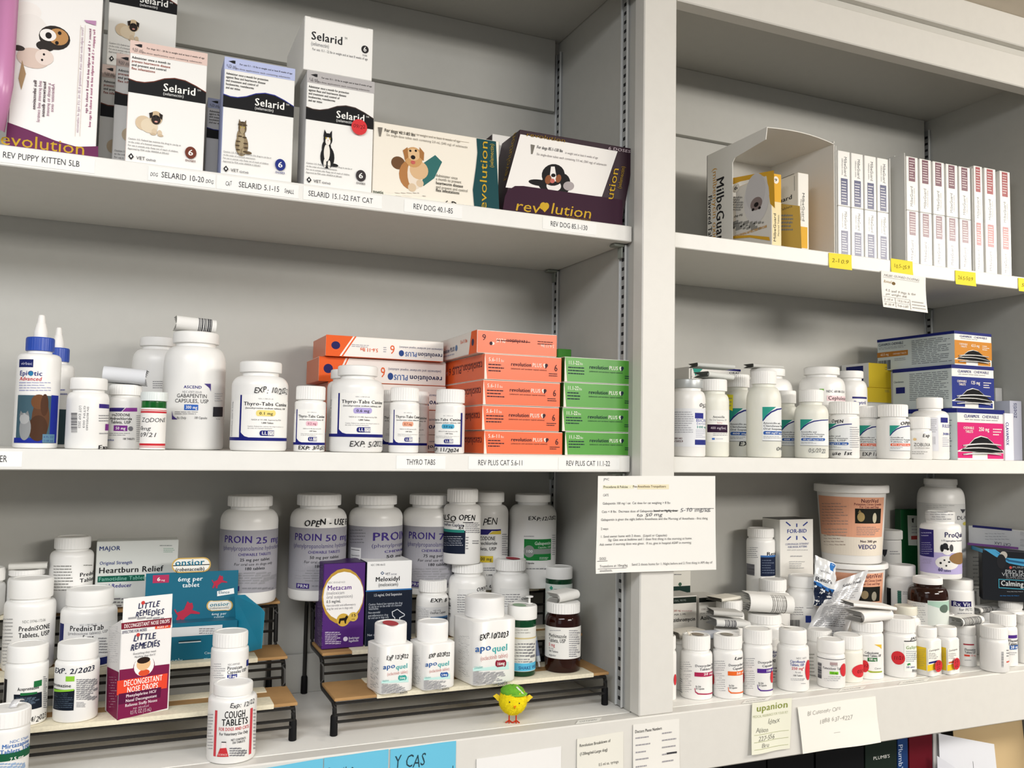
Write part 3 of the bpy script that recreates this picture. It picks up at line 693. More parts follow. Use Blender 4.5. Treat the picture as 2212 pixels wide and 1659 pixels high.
# golden retriever carton
TEAL = '11454a'
gold = [e(860, 352, 15, 14, '6b4a2e'), e(888, 378, 26, 32, 'b07a48'), e(897, 375, 17, 34, 'e9dccb'), e(905, 368, 20, 20, 'd8b48a'), e(890, 405, 9, 9, 'd9c2a4'), e(907, 396, 8, 8, 'd9c2a4'), e(893, 340, 20, 22, 'c99a64'), e(893, 334, 14, 13, 'dcb88a'), p([(870, 325), (880, 318), (882, 340), (875, 346)], 'a5713f'), p([(906, 318), (916, 330), (915, 348), (906, 340)], 'a5713f'),
        e(886, 326, 2.5, 2.5, '1a120c'), e(898, 326, 2.5, 2.5, '1a120c'), e(892, 340, 5, 4.5, '1a1210'), e(892, 351, 5, 4, 'c4605a')]
box('flea_medicine_carton', 'cream carton with golden retriever photo and dark teal end panel', 806, 1078, 284, S1, .034, .055, cols={'d': 'efe8da', 'r': TEAL}, ymid=350,
    f=[p([(915, 352), (940, 335), (955, 350), (938, 385), (915, 402), (905, 395)], '2f6a68')]+gold+[p([(1029, 299), (1071, 306), (1078, 453), (1024, 446), (1021, 410), (1028, 360), (1031, 330)], TEAL),
       t('For dogs 40.1-85 lbs', 830, 897, 290, 7, '3a3833', 'b'), t('in weight and at least 6 weeks of age', 900, 994, 301, 5, '8a857c'), t('Six single-dose tubes each containing 2.0 mL (240 mg) of selamectin', 834, 1010, 307, 5, '8a857c'), r(831, 293.5, 1013, 294.2, 'c9bfae'), p([(816, 275), (826, 276), (822, 295), (819, 295)], '77726a'),
       t('Administer once', 941, 988, 385, 6, '5a564e'), t('a month to prevent', 941, 996, 393, 6, '5a564e'), t('heartworm disease', 941, 1000, 402, 6.5, '2a2824', 'b'), t('and prevent and control', 941, 1010, 411, 6, '5a564e'), t('flea infestations', 941, 992, 417, 6.5, '2a2824', 'b'),
       t('zoetis', 805, 828, 419, 8, '2f4a3c', 'b'), m(833, 414, 928, 427, 2, 'a9a296'), t('6 Doses', 960, 1018, 449, 12, '26241f', 'b'),
       v('revolution', 1036, 302, 470, 15, GOLD, 'U'), v('(selamectin)', 1057, 310, 362, 8, 'b9a040', 'U')])
box('flea_medicine_carton', 'white carton with dark maroon end, mostly hidden behind the maroon display carton', 1063, 1200, 300, S1, .100, .05, cols={'d': 'e6e4e0', 'l': '2a1420'}, ymid=330, f=[p([(1088, 307), (1096, 309), (1092, 324), (1090, 324)], '77726a')])
MAR = '2a1120'
bern = [e(1165, 395, 24, 7, '121012'), e(1212, 400, 20, 26, '131113'), e(1185, 400, 22, 14, '131113'), e(1196, 402, 16, 12, 'e9e6e2'), e(1195, 378, 25, 24, '141214'), p([(1190, 360), (1198, 360), (1203, 392), (1186, 392)], 'ece8e4'), e(1184, 388, 7, 10, '8a5230'), e(1206, 386, 6, 9, '8a5230'), e(1195, 379, 5, 4, '0e0c0c'), e(1193, 391, 5, 5, 'c46a60'), e(1228, 402, 12, 10, 'a79fa0')]
q = box('flea_medicine_carton', 'dark maroon display carton with black mountain dog photo, racked sideways', 1086, 1342, 296, S1, .034, .060, cols={'d': MAR, 'f': MAR}, ymid=440, shear=.022, zt=None,
    f=[p([(1124, 290), (1334, 327), (1300, 425), (1092, 405)], 'efece8')]+bern+[
       t('For dogs 85.1-130 lbs', 1158, 1216, 325, 6.5, '3a3638', 'b'), t('in weight and at least 6 weeks of age', 1219, 1292, 338, 5, '8a8486'), t('Six single-dose tubes each containing 3.0 mL (360 mg) of selamectin', 1156, 1312, 347, 5, '8a8486'), p([(1146, 312), (1155, 314), (1150, 333), (1147, 333)], '77726a'),
       p([(1090, 425), (1096, 412), (1112, 402), (1130, 402), (1344, 432), (1344, 487), (1086, 452)], '34142a'), t('rev', 1110, 1166, 458, 23, GOLD), t('lution', 1186, 1278, 467, 23, GOLD), e(1172, 445, 6.5, 8, GOLD), e(1179, 446, 6.5, 8, GOLD), p([(1166, 448), (1185, 449), (1176, 459)], GOLD), t('(selamectin)', 1221, 1275, 477, 8, '8a6a1c'),
       t('revolution', 1134, 1222, 301, 8, '8a6a1c'), t('6 DOSES', 1312, 1362, 327, 6, 'b8a8b0', 'b'), v('ution', 1315, 360, 432, 15, GOLD, 'U'), v('(selamectin)', 1337, 358, 408, 8, '9a7c20', 'U')],
    l=[v('revolution', 1095, 300, 388, 8, 'a5831f', 'U')])
V_, F_ = bevelled(*cuboid(tuple(q.o+Vector((.0005, -.007, .0005))), tuple(q.o+Vector((q.w-.004, -.0062, .022)))), .0002)
# ================================================================ middle left shelf
def bott2(name, label, **kw): return bottle(name, label, **kw)
EP = [r(42, 776, 72, 793, '16215f'), t('virbac', 46, 70, 788, 6, 'c9cbe0'), t('EpiOtic', 43, 92, 811, 10, '232a78', 'b'), t('Advanced', 43, 90, 822, 8, 'c8434a', 'bi'), m(42, 824, 110, 846, 4, '7a7fb5'), e(67, 807, 5, 5, '2a7aa8'), r(37, 854, 123, 957, '3f5a66'), r(108, 854, 123, 957, '1b2a8c'), r(31, 946, 92, 957, '1b2a8c'),
      e(88, 905, 18, 44, '5a3a26'), e(84, 868, 16, 16, '6b4428'), e(96, 875, 8, 24, '4a2d1c'), e(82, 925, 20, 28, '462c1c'), e(54, 925, 13, 26, '8d8f90'), e(53, 904, 11, 12, 'a5a6a6'), p([(43, 898), (46, 887), (52, 895)], '7d7f80'), p([(55, 894), (61, 887), (64, 899)], '7d7f80'), r(91, 938, 116, 956, '5a7f96'), t('4 FL OZ', 93, 114, 946, 4, '2a3a80'), t('118 mL', 93, 114, 954, 4, '2a3a80')]
def epiotic(label, xl, xr, yt, y, toks, dx=0, s=1):
    o = bottle('ear_cleaner_bottle', label, xl=xl, xr=xr, yt=727+dx, cb=757+dx, sh=778+dx, cw=64*s, y=y, z=S2, yref=870, cap=mat('2348a8', .35), rib=.02, toks=toks, sharp=.34)
    zt2 = zat((xl+xr)/2, yt, o.D); h = zt2-o.zt; rc = o.rc
    make('nozzle', *lathe(o.c, [(rc*.52, o.zt-.001), (rc*.50, o.zt+h*.25), (rc*.34, o.zt+h*.62), (rc*.31, o.zt+h*.64), (rc*.24, o.zt+h*.97), (rc*.18, zt2)], 24), mat('eceae6', .4), None, o.root, .5)
epiotic('ear cleaner bottle with blue collar and brown dog label, standing before its twin', 31, 129, 680, .066, EP)
epiotic('ear cleaner bottle with blue collar half hidden behind its twin', 80, 158, 707, .150, [r(100, 884, 156, 960, '33474f'), m(128, 838, 146, 856, 2, '5a5fa0')], 23, .82)
tz = [r(214, 873, 236, 882, '3a2a7a'), v('LOT EXP 2023', 170, 876, 925, 5, '77777a'), v('GTIN 003', 180, 876, 925, 4, '77777a'), v('SN 807005683', 187, 878, 930, 4, '77777a'), k(154, 892, 167, 935, '44444a', 1), m(213, 895, 236, 912, 3, '55555a'), r(227, 916, 236, 930, '7a2a86'), m(214, 933, 236, 940, 1, '77777a'), t('Exp.', 211, 233, 971, 10, '16161a', 'bh')]
bottle('trazodone_bottle', 'white pill bottle with barcode side turned to the front, beside the ear cleaner', xl=141, xr=234, yt=815, cb=841, sh=862, cw=82, y=.060, z=S2, yref=920, toks=tz, rib=0)
tz2 = [p([(237, 881), (270, 881), (262, 889), (237, 889)], '33246e'), p([(272, 881), (296, 881), (296, 889), (264, 889)], '8a3a96'), t('traZODONE', 242, 281, 899, 6, '222226', 'b'), t('Hydrochloride', 238, 285, 907, 6, '222226', 'b'), t('Tablets, USP', 240, 282, 915, 6, '222226', 'b'), r(246, 919, 275, 931, '7a2f8c'), t('50 mg', 250, 271, 928, 6, W, 'b'), e(282, 926, 5, 5, '77777c'), m(236, 934, 285, 942, 2), t('zydus', 233, 247, 952, 4, '3a4a90', 'b'), t('100 TABLETS', 265, 290, 950, 4, '44444a', 'b'), m(294, 896, 303, 955, 14)]
z_ = bottle('trazodone_bottle', 'white trazodone 50 mg bottle with purple label bar under a folded leaflet', xl=229, xr=306, yt=830, cb=853, sh=868, cw=72, y=.095, z=S2, yref=920, toks=tz2, rib=.02)
leaflet('crumpled folded leaflet on the trazodone bottle beside the green vial', 226, 318, 799, .095, z_.zt+.0003, .040, yaw=-.1, tilt=.06, col='d6d8dc')
q = bottle('prescription_vial', 'green prescription vial with white cap and red-striped handwritten label', xl=303, xr=358, yt=846, cb=866, sh=868, cw=60, y=.052, z=S2, yref=925, body=mat('0f7a2c', .18, 0, 'glass'), cap=mat('dfe6e4', .35), rib=.02, neck=.9, sharp=.3, cat='vial',
       toks=[wrap(881, 971, 'eceae6'), wrap(885, 886.5, 'c4303a'), wrap(888, 892, 'c4303a'), wrap(958, 963, 'c4303a'), wrap(965, 966.2, 'c4303a'), t('ZODONE', 307, 356, 912, 9, '33353a', 'h'), t('0mg', 304, 325, 929, 8, '33353a', 'h'), t('09/21', 304, 338, 944, 9, '33353a', 'h')])
gb = [t('ASCEND', 397, 436, 839, 6, '2f2a80', 'b'), t('NDC 67877-223-05', 394, 436, 849, 4.5, '8a8a8e'), t('GABAPENTIN', 382, 447, 859, 8, '2c2c30'), t('CAPSULES, USP', 378, 450, 870, 8, '2c2c30'), r(398, 874, 428, 886, '2f62b8'), t('300 mg', 401, 426, 883, 6.5, W, 'b'), m(378, 888, 446, 896, 2, '55555a'), t('Rx Only', 382, 402, 905, 5, '44444a', 'i'), t('100 Capsules', 419, 447, 905, 5, '44444a', 'i'),
      p([(441, 829), (455, 829), (455, 846), (452, 838)], '4a3a80'), p([(372, 887), (374, 898), (384, 906), (372, 906)], '4a3a80'), k(460, 879, 480, 900), m(463, 848, 481, 868, 4, 'a5a5aa'), t('rx only', 466, 474, 906, 3, '55555a')]
q = bottle('gabapentin_bottle', 'large white gabapentin 300 mg jar with blue strength bar', xl=350, xr=486, yt=714, cb=739, sh=790, cw=101, y=.120, z=S2, yref=860, toks=gb, rib=0, cat='jar', sharp=.42)
leaflet('thick folded leaflet with dark stripes on the large gabapentin jar', 378, 464, 690, .120, q.zt+.0003, .030, yaw=.08, bar=(.55, .88), tilt=.05)
bottle('white_jar', 'plain white jar in the shadow behind the gabapentin jar', xl=282, xr=398, yt=726, cb=746, sh=786, cw=86, y=.200, z=S2, yref=840, rib=0, cat='jar', toks=[m(330, 822, 356, 840, 4, '55555a')], sharp=.42)
def thyro(x0, x1, y0, y1, pill, mg, pc='26262a', exp=None, band='1a1f72'):
    w_ = x1-x0; h_ = y1-y0; X = lambda a: x0+w_*a; Y = lambda a: y0+h_*a
    T = [r(X(-.14), Y(.12), X(1.02), Y(1), W), r(X(0), Y(0), X(1), Y(1), W), r(X(-.24), Y(.93), X(1.02), Y(1), band), r(X(0), Y(0), X(.035), Y(.96), band), p([(X(0), Y(.78)), (X(.04), Y(.84)), (X(.10), Y(.90)), (X(.2), Y(.93)), (X(.2), Y(.97)), (X(0), Y(.97))], band), v('Store at room temperature', X(-.17), Y(.15), Y(.9), w_*.03, '8a8a90'),
         t('NDC 11789-251-20', X(.4), X(.72), Y(.10), h_*.026, '8a8a90'), t('Thyro-Tabs Canine', X(.09), X(1.0), Y(.235), h_*.075, '1d1d22', 'b'), t('(levothyroxine sodium tablets), USP', X(.12), X(.97), Y(.31), h_*.036, '44444a', 'b'),
         e(X(.40), Y(.40), w_*.05, h_*.065, pill), e(X(.72), Y(.40), w_*.05, h_*.065, pill), r(X(.40), Y(.335), X(.72), Y(.465), pill), t(mg, X(.42), X(.71), Y(.435), h_*.06, pc, 'b'),
         t('NADA # 141-448, Approved by FDA', X(.25), X(.88), Y(.56), h_*.03, '6a6a70'), t('1,000 Tablets', X(.46), X(.72), Y(.63), h_*.035, '33333a', 'b'), t('Caution: Federal law restricts this drug to use by or on', X(.17), X(.93), Y(.70), h_*.024, '77777c'), t('the order of a licensed veterinarian.', X(.17), X(.70), Y(.74), h_*.024, '77777c'),
         e(X(.47), Y(.835), w_*.045, h_*.058, band), r(X(.47), Y(.777), X(.60), Y(.893), band), r(X(.60), Y(.777), X(.73), Y(.893), band), r(X(.60), Y(.790), X(.725), Y(.880), W), t('LL', X(.47), X(.585), Y(.868), h_*.07, W, 'b'), t('OYD', X(.605), X(.72), Y(.868), h_*.07, band)]
    return T
bottle('thyroid_tablet_bottle', 'large white thyroid tablet bottle with yellow 0.1 mg pill mark', xl=498, xr=621, yt=779, cb=803, sh=832, cw=92, y=.062, z=S2, yref=900, rib=0, toks=thyro(518, 618, 853, 952, 'ecd982', '0.1 mg')+[t('EXP: 10/2022', 548, 619, 849, 12, '26282c', 'h')])
bottle('thyroid_tablet_bottle', 'small thyroid tablet bottle with pink 0.2 mg pill mark', xl=635, xr=703, yt=833, cb=863, sh=874, cw=64, y=.056, z=S2, yref=920, rib=.035, toks=thyro(640, 700, 884, 961, 'ecc0cc', '0.2 mg', '8a3a50')+[t('EXP: 3/2025', 645, 700, 971, 8, '1c1e22', 'bh')], sharp=.3)
bottle('thyroid_tablet_bottle', 'white tablet bottle hidden behind the 0.6 mg thyroid bottle', xl=705, xr=790, yt=797, cb=817, sh=838, cw=72, y=.118, z=S2, yref=900, rib=0)
bottle('thyroid_tablet_bottle', 'large white thyroid tablet bottle with lilac 0.6 mg pill mark', xl=712, xr=828, yt=788, cb=810, sh=838, cw=87, y=.060, z=S2, yref=900, rib=0, toks=thyro(730, 825, 849, 944, 'b3a8dc', '0.6 mg')+[t('EXP: 5/2023', 754, 824, 965, 12, '26282c', 'h')])
bottle('thyroid_tablet_bottle', 'small thyroid bottle in shade between the 0.6 mg and 0.7 mg bottles', xl=815, xr=874, yt=842, cb=868, sh=880, cw=54, y=.112, z=S2, yref=920, rib=.035, toks=thyro(826, 872, 888, 960, 'dcdcd8', '0.7 mg'), sharp=.3)
bottle('thyroid_tablet_bottle', 'small thyroid tablet bottle with salmon 0.7 mg pill mark', xl=840, xr=905, yt=836, cb=866, sh=876, cw=62, y=.056, z=S2, yref=920, rib=.035, toks=thyro(850, 905, 885, 962, 'e6a68a', '0.7 mg', '8a3a20'), sharp=.3)
bottle('thyroid_tablet_bottle', 'small thyroid bottle half hidden behind the 0.7 mg bottle', xl=873, xr=926, yt=845, cb=872, sh=882, cw=52, y=.110, z=S2, yref=920, rib=.035, toks=thyro(868, 921, 888, 962, 'dcdcd8', '0.7 mg'), sharp=.3)
bottle('thyroid_tablet_bottle', 'small thyroid tablet bottle with blue pill mark beside the orange cartons', xl=940, xr=1004, yt=840, cb=870, sh=880, cw=62, y=.052, z=S2, yref=920, rib=.035, toks=thyro(932, 996, 892, 965, '4aa8cc', '0.8 mg', '14305c')+[r(994, 892, 997, 962, '1a1f72'), t('EXP: 11/2024', 936, 990, 976, 8, '1c1e22', 'bh')], sharp=.3)
OR = 'e8622a'; GRN = '4f9c34'; ON = '3a2440'
def revplus(wt, ink='3b2630', hi='f6e6d8', six='5c2430', six_c=None):
    return [t(wt, .05, .20, .30, .15, hi, 'b'), t('lbs', .205, .245, .30, .10, hi), m(.05, .36, .27, .72, 3, ink), t('revolution', .335, .60, .43, .15, ink, 'b'), t('PLUS', .61, .735, .43, .15, hi, 'b'), e(.770, .33, .018, .06, hi), p([(.752, .36), (.790, .36), (.772, .46)], hi), e(.795, .33, .020, .06, ink), p([(.775, .36), (.815, .36), (.785, .48)], ink),
            t('(selamectin and sarolaner topical solution)', .335, .80, .56, .06, ink), t('6', .90, .945, .55, .26, ink), m(.83, .62, .96, .78, 2, ink), p([(0, 1), (0, .2), (.005, .0), (.035, 1)], 'f0e2d6')]
UP = [t('revolution PLUS 6', .20, .96, .62, .30, '3f1f30', 'u'), t('(selamectin and sarolaner topical solution)', .3, .95, .38, .10, '3f1f30', 'u'), t('5.6-11 lbs', .03, .18, .60, .16, 'f3dccd', 'bu')]
zz = S2+.0002
tops = [932, 878, 824, 768]
for i, yt in enumerate(tops):
    q = box('flea_tube_carton', 'flat orange carton, %s of the stack beside the green cartons' % ('lowest', 'second from the bottom', 'third from the bottom', 'fourth from the bottom')[i], 1043+(2, -2, 0, 3)[i], 1212+(3, -4, -2, 1)[i], yt, zz, .032, .165, cols={'d': OR, 't': 'f0e6dc', 'b': 'f0e6dc'}, nf=revplus('5.6-11'), nl=UP, group='orange flea tube cartons stacked', rough=.35); zz = q.zt+.0006
q = box('flea_tube_carton', 'orange carton with white side lying skewed on top of the orange stack', 1030, 1203, 718, zz, .036, .150, yaw=-.02, cols={'d': OR, 't': 'f0e6dc', 'l': 'e9e2da', 'b': 'f0e6dc'}, rough=.35,
    nf=[t('revolution', .36, .62, .50, .17, '3b2630', 'bu'), t('PLUS', .23, .345, .50, .17, 'f6e6d8', 'bu'), t('5.6-11 lbs', .79, .96, .60, .14, 'f6e6d8', 'bu'), t('6', .06, .11, .44, .26, '3b2630', 'u'), m(.24, .36, .66, .46, 1, '5c2a28'), m(.75, .30, .96, .50, 2, '5c2a28'), e(.19, .56, .022, .07, 'f6e6d8'), e(.17, .56, .018, .08, '3b2630')],
    nl=[p([(.80, 1), (1, 1), (1, 0), (.86, 0)], OR), t('revolution PLUS', .04, .42, .66, .2, '2c3a66', 'b'), m(.04, .72, .42, .88, 1, '8a90a5'), t('5.6-11 lbs', .58, .76, .42, .16, OR, 'b'), e(.90, .5, .03, .16, '2a2850'), e(.47, .55, .03, .14, '5a7aa5')])
zz = S2+.0002
for i, yt in enumerate([934, 883, 829, 775]):
    q = box('flea_tube_carton', 'flat green carton, %s of the green stack at the side wall' % ('lowest', 'second from the bottom', 'third from the bottom', 'topmost')[i], 1220-(0, 6, 3, 1)[i], 1375, yt, zz, .034, .165, cols={'d': GRN, 't': 'e9ece2', 'b': 'e9ece2', 'l': '1f5a22'}, nf=revplus('11.1-22', '1c2a3c', 'eef2e2'), group='green flea tube cartons stacked', rough=.35); zz = q.zt+.0005
box('flea_tube_carton', 'green carton standing up at the back behind the orange and green stacks', 1206, 1234, 754, zz, .150, .05, cols={'d': '3f8a2c'}, nf=[e(.6, .8, .2, .2, '16335a')])
zz = S2+.0002
for i, yt in enumerate([938, 884, 830, 777]):
    dx = (8, -4, 6, -14)[i]
    q = box('flea_tube_carton', 'white-fronted carton with orange end, %s of the stack behind the thyroid bottles' % ('lowest', 'second from the bottom', 'third from the bottom', 'fourth from the bottom')[i], 702+dx, 963, yt, zz, .158, .085, cols={'d': OR, 'f': 'e9e3dc', 't': 'eee6dc', 'l': 'd9764e'}, group='white and orange cartons behind the thyroid bottles', rough=.35,
        nf=[p([(0, 0), (.20, 0), (.12, 1), (0, 1)], OR), p([(.215, 0), (.225, 0), (.145, 1), (.135, 1)], OR), e(.07, .48, .035, .19, '241f5a'), t('revolution', .70, .97, .82, .22, '1f2350', 'bu'), t('PLUS', .575, .69, .82, .22, '3a62a5', 'bu'), t('(selamectin and sarolaner topical solution)', .53, .96, .44, .10, '55557a', 'u'), e(.55, .68, .022, .15, '2a4a8c'), t('6', .47, .51, .74, .42, OR, 'u'), t('5.6-11 lbs', .25, .37, .70, .17, OR, 'bu'), m(.2, .36, .37, .52, 2, '8a8a9a'), m(.42, .40, .45, .7, 3, '8a8a9a')]); zz = q.zt+.0005
q = box('flea_tube_carton', 'topmost white-fronted carton with orange end in the stack behind the thyroid bottles', 703, 958, 731, zz, .150, .085, cols={'d': OR, 'f': 'ece7e0', 't': 'eee6dc', 'l': 'd9764e'}, rough=.35,
        nf=[p([(0, 0), (.22, 0), (.11, 1), (0, 1)], OR), p([(.235, 0), (.248, 0), (.14, 1), (.127, 1)], OR), e(.08, .48, .036, .19, '241f5a'), t('revolution', .77, .99, .82, .22, '1f2350', 'bu'), t('PLUS', .66, .765, .82, .22, '3a62a5', 'bu'), t('(selamectin and sarolaner topical solution)', .61, .99, .44, .10, '55557a', 'u'), e(.63, .68, .022, .15, '2a4a8c'), t('6', .53, .575, .74, .42, OR, 'u'), t('5.6-11 lbs', .28, .43, .70, .17, OR, 'bu'), m(.21, .36, .41, .52, 2, '8a8a9a'), m(.475, .40, .51, .7, 3, '8a8a9a')])
# ================================================================ lower left: bottles and cartons on the step racks
SIL = '9b9aa0'; PRP = '3a2a72'
def proin(x0, x1, y0, y1, mg, sh=0):
    w_ = x1-x0; h_ = y1-y0; X = lambda a: x0+w_*a; Y = lambda a: y0+h_*a
    return [wrap(y0, y1, SIL), t('PROIN', X(.12), X(.60), Y(.20), h_*.11, PRP, 'b'), t(mg, X(.65), X(1.02), Y(.20), h_*.10, PRP, 'b'), t('(phenylpropanolamine hydrochloride)', X(.10), X(1.08), Y(.32), h_*.07, '4a4470'), t('CHEWABLE TABLETS', X(.35), X(.90), Y(.405), h_*.042, PRP, 'b'),
            t(mg+' per tablet', X(.38), X(.88), Y(.49), h_*.045, '26262c', 'b'), t('For oral use in dogs only', X(.28), X(.92), Y(.56), h_*.04, '26262c', 'i'), t('180 tablets', X(.46), X(.80), Y(.63), h_*.045, '26262c', 'b'), m(X(.12), Y(.66), X(1), Y(.86), 5, '55555c'), r(X(.15), Y(.885), X(.37), Y(.965), PRP), t('PRN', X(.17), X(.35), Y(.95), h_*.05, 'c9c9d0', 'b'), m(X(.42), Y(.90), X(.95), Y(.95), 1, '44444c')]
bottle('chewable_tablet_bottle', 'tall white bottle with silver label reading 25 mg in purple', xl=473, xr=599, yt=1067, cb=1096, sh=1130, cw=98, y=.214, z=Z3, yref=1200, rib=.02, toks=proin(470, 597, 1146, 1281, '25 mg'))
bottle('chewable_tablet_bottle', 'tall white bottle with silver label and handwritten OPEN - USE on its shoulder', xl=624, xr=747, yt=1064, cb=1094, sh=1126, cw=96, y=.214, z=Z3, yref=1200, rib=.02, toks=proin(622, 746, 1141, 1276, '50 mg')+[t('OPEN - USE FI', 657, 748, 1136, 13, '17171a', 'bh')])
bottle('chewable_tablet_bottle', 'silver-labelled bottle turned so its barcode shows, between two others', xl=751, xr=868, yt=1066, cb=1092, sh=1122, cw=90, y=.214, z=Z3, yref=1200, rib=.02, toks=[wrap(1138, 1275, SIL), r(757, 1183, 779, 1262, 'e4e4e4'), k(759, 1186, 777, 1260, '1c1c20', 1), m(756, 1142, 790, 1175, 5, '3a3a40'), t('PROIN 50', 804, 905, 1166, 17, PRP, 'b'), t('(phenylpropanolamine', 802, 900, 1181, 8, '4a4470'), t('CHEWABLE', 830, 880, 1192, 5, PRP, 'b'), t('50 mg per', 834, 880, 1203, 6, '26262c', 'b')])
bottle('chewable_tablet_bottle', 'silver-labelled bottle reading 75 mg beside the bottle marked also open', xl=868, xr=985, yt=1065, cb=1092, sh=1120, cw=90, y=.214, z=Z3, yref=1200, rib=.02, toks=proin(868, 990, 1138, 1272, '75 mg'))
q = bottle('tablet_bottle', 'white caplet bottle with one red topped neighbour, standing under the also open bottle', xl=967, xr=1049, yt=1211, cb=1240, sh=1266, cw=68, y=.175, z=Z2, yref=1310, rib=.03, toks=[r(990, 1273, 1049, 1360, 'e4e4e2'), m(988, 1283, 1030, 1350, 13, '44444a'), k(969, 1292, 974, 1332, '333338', 1), t('OPEN', 1029, 1048, 1276, 8, '141416', 'bh')])
bottle('tablet_bottle', 'white caplet bottle with ALSO OPEN handwritten above a dark navy label', xl=957, xr=1038, yt=1054, cb=1086, sh=1104, cw=67, y=.175, z=q.zt+.0003, yref=1160, rib=.03, toks=[r(955, 1146, 1005, 1196, '141d30'), r(955, 1144, 1003, 1150, '2a8a7e'), t('OstiFen Caplets', 959, 1002, 1137, 6, '2a3050', 'b'), t('ALSO', 956, 985, 1124, 12, '0e0e10', 'bh'), t('OPEN', 990, 1026, 1124, 12, '0e0e10', 'bh'), r(960, 1127, 982, 1128.5, '0e0e10'), r(1000, 1128, 1022, 1129.5, '0e0e10'), t('x2', 990, 1002, 1142, 8, '0e0e10', 'bh'), m(1005, 1128, 1036, 1152, 6, '55555a'), m(960, 1157, 1000, 1180, 5, '8a90a0'), m(1006, 1158, 1012, 1188, 5, '55555a'), m(1020, 1166, 1034, 1176, 2, '55555a')])
bottle('trazodone_bottle', 'tall white trazodone 100 mg bottle with yellow strength bar behind the also open bottle', xl=1008, xr=1097, yt=1060, cb=1086, sh=1112, cw=70, y=.222, z=Z3, yref=1190, rib=0, toks=[p([(1035, 1143), (1082, 1143), (1082, 1147), (1062, 1147), (1054, 1155), (1035, 1155)], '2f2a70'), p([(1064, 1148), (1082, 1146), (1082, 1154), (1056, 1154)], 'd8c04a'), t('PEN', 1042, 1074, 1134, 15, '1a1a1c', 'h'), t('ZODONE', 1036, 1070, 1167, 8, '26262a', 'b'), t('rochloride', 1036, 1074, 1177, 7, '26262a', 'b'), t('lets, USP', 1038, 1072, 1189, 7, '26262a', 'b'), r(1035, 1201, 1065, 1215, 'dcc23a'), t('100 mg', 1034, 1062, 1211, 7, '26262a', 'b'), m(1040, 1225, 1072, 1234, 2, '44444a'), t('1,000 TABLETS', 1050, 1085, 1244, 4, '44444a', 'b'), t('- use', 1047, 1075, 1268, 9, '141416', 'bh'), m(1084, 1152, 1096, 1200, 10, '77777c')])
bottle('gabapentin_bottle', 'large white gabapentin jar with green label and grey 100 badge', xl=1098, xr=1201, yt=1065, cb=1086, sh=1116, cw=77, y=.216, z=Z3, yref=1190, rib=0, cat='jar', toks=[t('EXP:12/2022', 1141, 1200, 1124, 8, '17171a', 'bh'), r(1132, 1165, 1190, 1211, '1f7a38'), e(1143, 1191, 12, 13, '8a8f8a'), r(1143, 1186, 1190, 1197, '8a8f8a'), t('100', 1136, 1151, 1194, 6, 'dcdfdc', 'b'), t('Gabapentin', 1155, 1189, 1177, 7, 'cfe0d0', 'b'), t('Capsules, USP', 1162, 1189, 1184, 4, 'cfe0d0'), m(1165, 1203, 1190, 1209, 2, 'b5d0b8'), t('90 capsules', 1134, 1154, 1218, 4, '33333a', 'b'), m(1134, 1226, 1185, 1231, 1, '55555a'), m(1132, 1156, 1155, 1161, 1, '77777c'), m(1192, 1154, 1199, 1200, 10, '8a8a8e')])
q = bottle('tablet_bottle', 'white tablet bottle with red mark on its ribbed cap top', xl=1061, xr=1143, yt=1202, cb=1235, sh=1262, cw=67, y=.178, z=Z2, yref=1290, rib=.03, toks=[r(1080, 1272, 1143, 1330, 'e2e2e0'), m(1082, 1282, 1126, 1312, 6, '44444a'), t('Ostifen', 1126, 1142, 1295, 5, '33333a', 'b')])
topface(q, [e(1108, 1206, 14, 3.2, 'a82a3a')], 'red_mark')
bottle('tablet_bottle', 'small white caplet bottle with handwritten EXP on its shoulder beside the black carton', xl=898, xr=968, yt=1247, cb=1281, sh=1302, cw=61, y=.178, z=Z2, yref=1340, rib=.03, toks=[wrap(1312, 1365, 'dedede'), m(900, 1314, 926, 1350, 9, '55555a'), t('OstiFen Caplets', 929, 962, 1326, 5, '2a2c36', 'b'), t('vet one', 936, 952, 1320, 4, '66666c'), r(930, 1334, 966, 1368, '1a2a4a'), r(930, 1332, 966, 1336, '3a6a9a'), t('EXP: 8/', 929, 966, 1301, 8, '1a1a1c', 'bh')])
q = box('medicine_carton', 'purple carton with white oval panel ringed in gold', 697, 787, 1216, Z2, .150, .046, cols={'d': '4c2170', 'l': '3a1858', 't': '351650'}, ymid=1310,
    f=[e(741, 1288, 45, 60, 'b8923a'), e(742, 1287, 43, 52, 'eceae8'), t('NDC 0010-6014-01', 708, 746, 1260, 4, '77777c'), t('Metacam', 707, 760, 1274, 10, '5a2a86', 'b'), t('(meloxicam', 705, 744, 1284, 7, '77757c'), t('oral suspension)', 705, 762, 1292, 7, '77757c'), t('0.5 mg/mL', 705, 736, 1302, 6, '33333a', 'b'), t('Non-steroidal anti-inflammatory', 705, 768, 1309, 4.5, '77757c'), t('drug for oral use in dogs only', 705, 762, 1316, 4.5, '77757c'),
       e(741, 1339, 14, 14, 'c9a443'), e(763, 1332, 10, 10, 'd0b050'), t('15', 758, 769, 1332, 6, '3a2a14', 'b'), t('mL', 759, 767, 1339, 4, '3a2a14'), p([(731, 1346), (733, 1336), (745, 1334), (748, 1329), (752, 1332), (748, 1340), (747, 1347), (745, 1347), (743, 1340), (736, 1341), (734, 1348)], '1c1410'),
       m(702, 1364, 738, 1392, 7, 'b9a5c8'), e(746, 1380, 5, 5, 'd8cfe0'), t('Boehringer', 753, 776, 1380, 5, 'd8cfe0', 'b'), t('Ingelheim', 753, 774, 1386, 5, 'd8cfe0', 'b')],
    l=[m(686, 1222, 698, 1395, 46, '8a6aa5')])
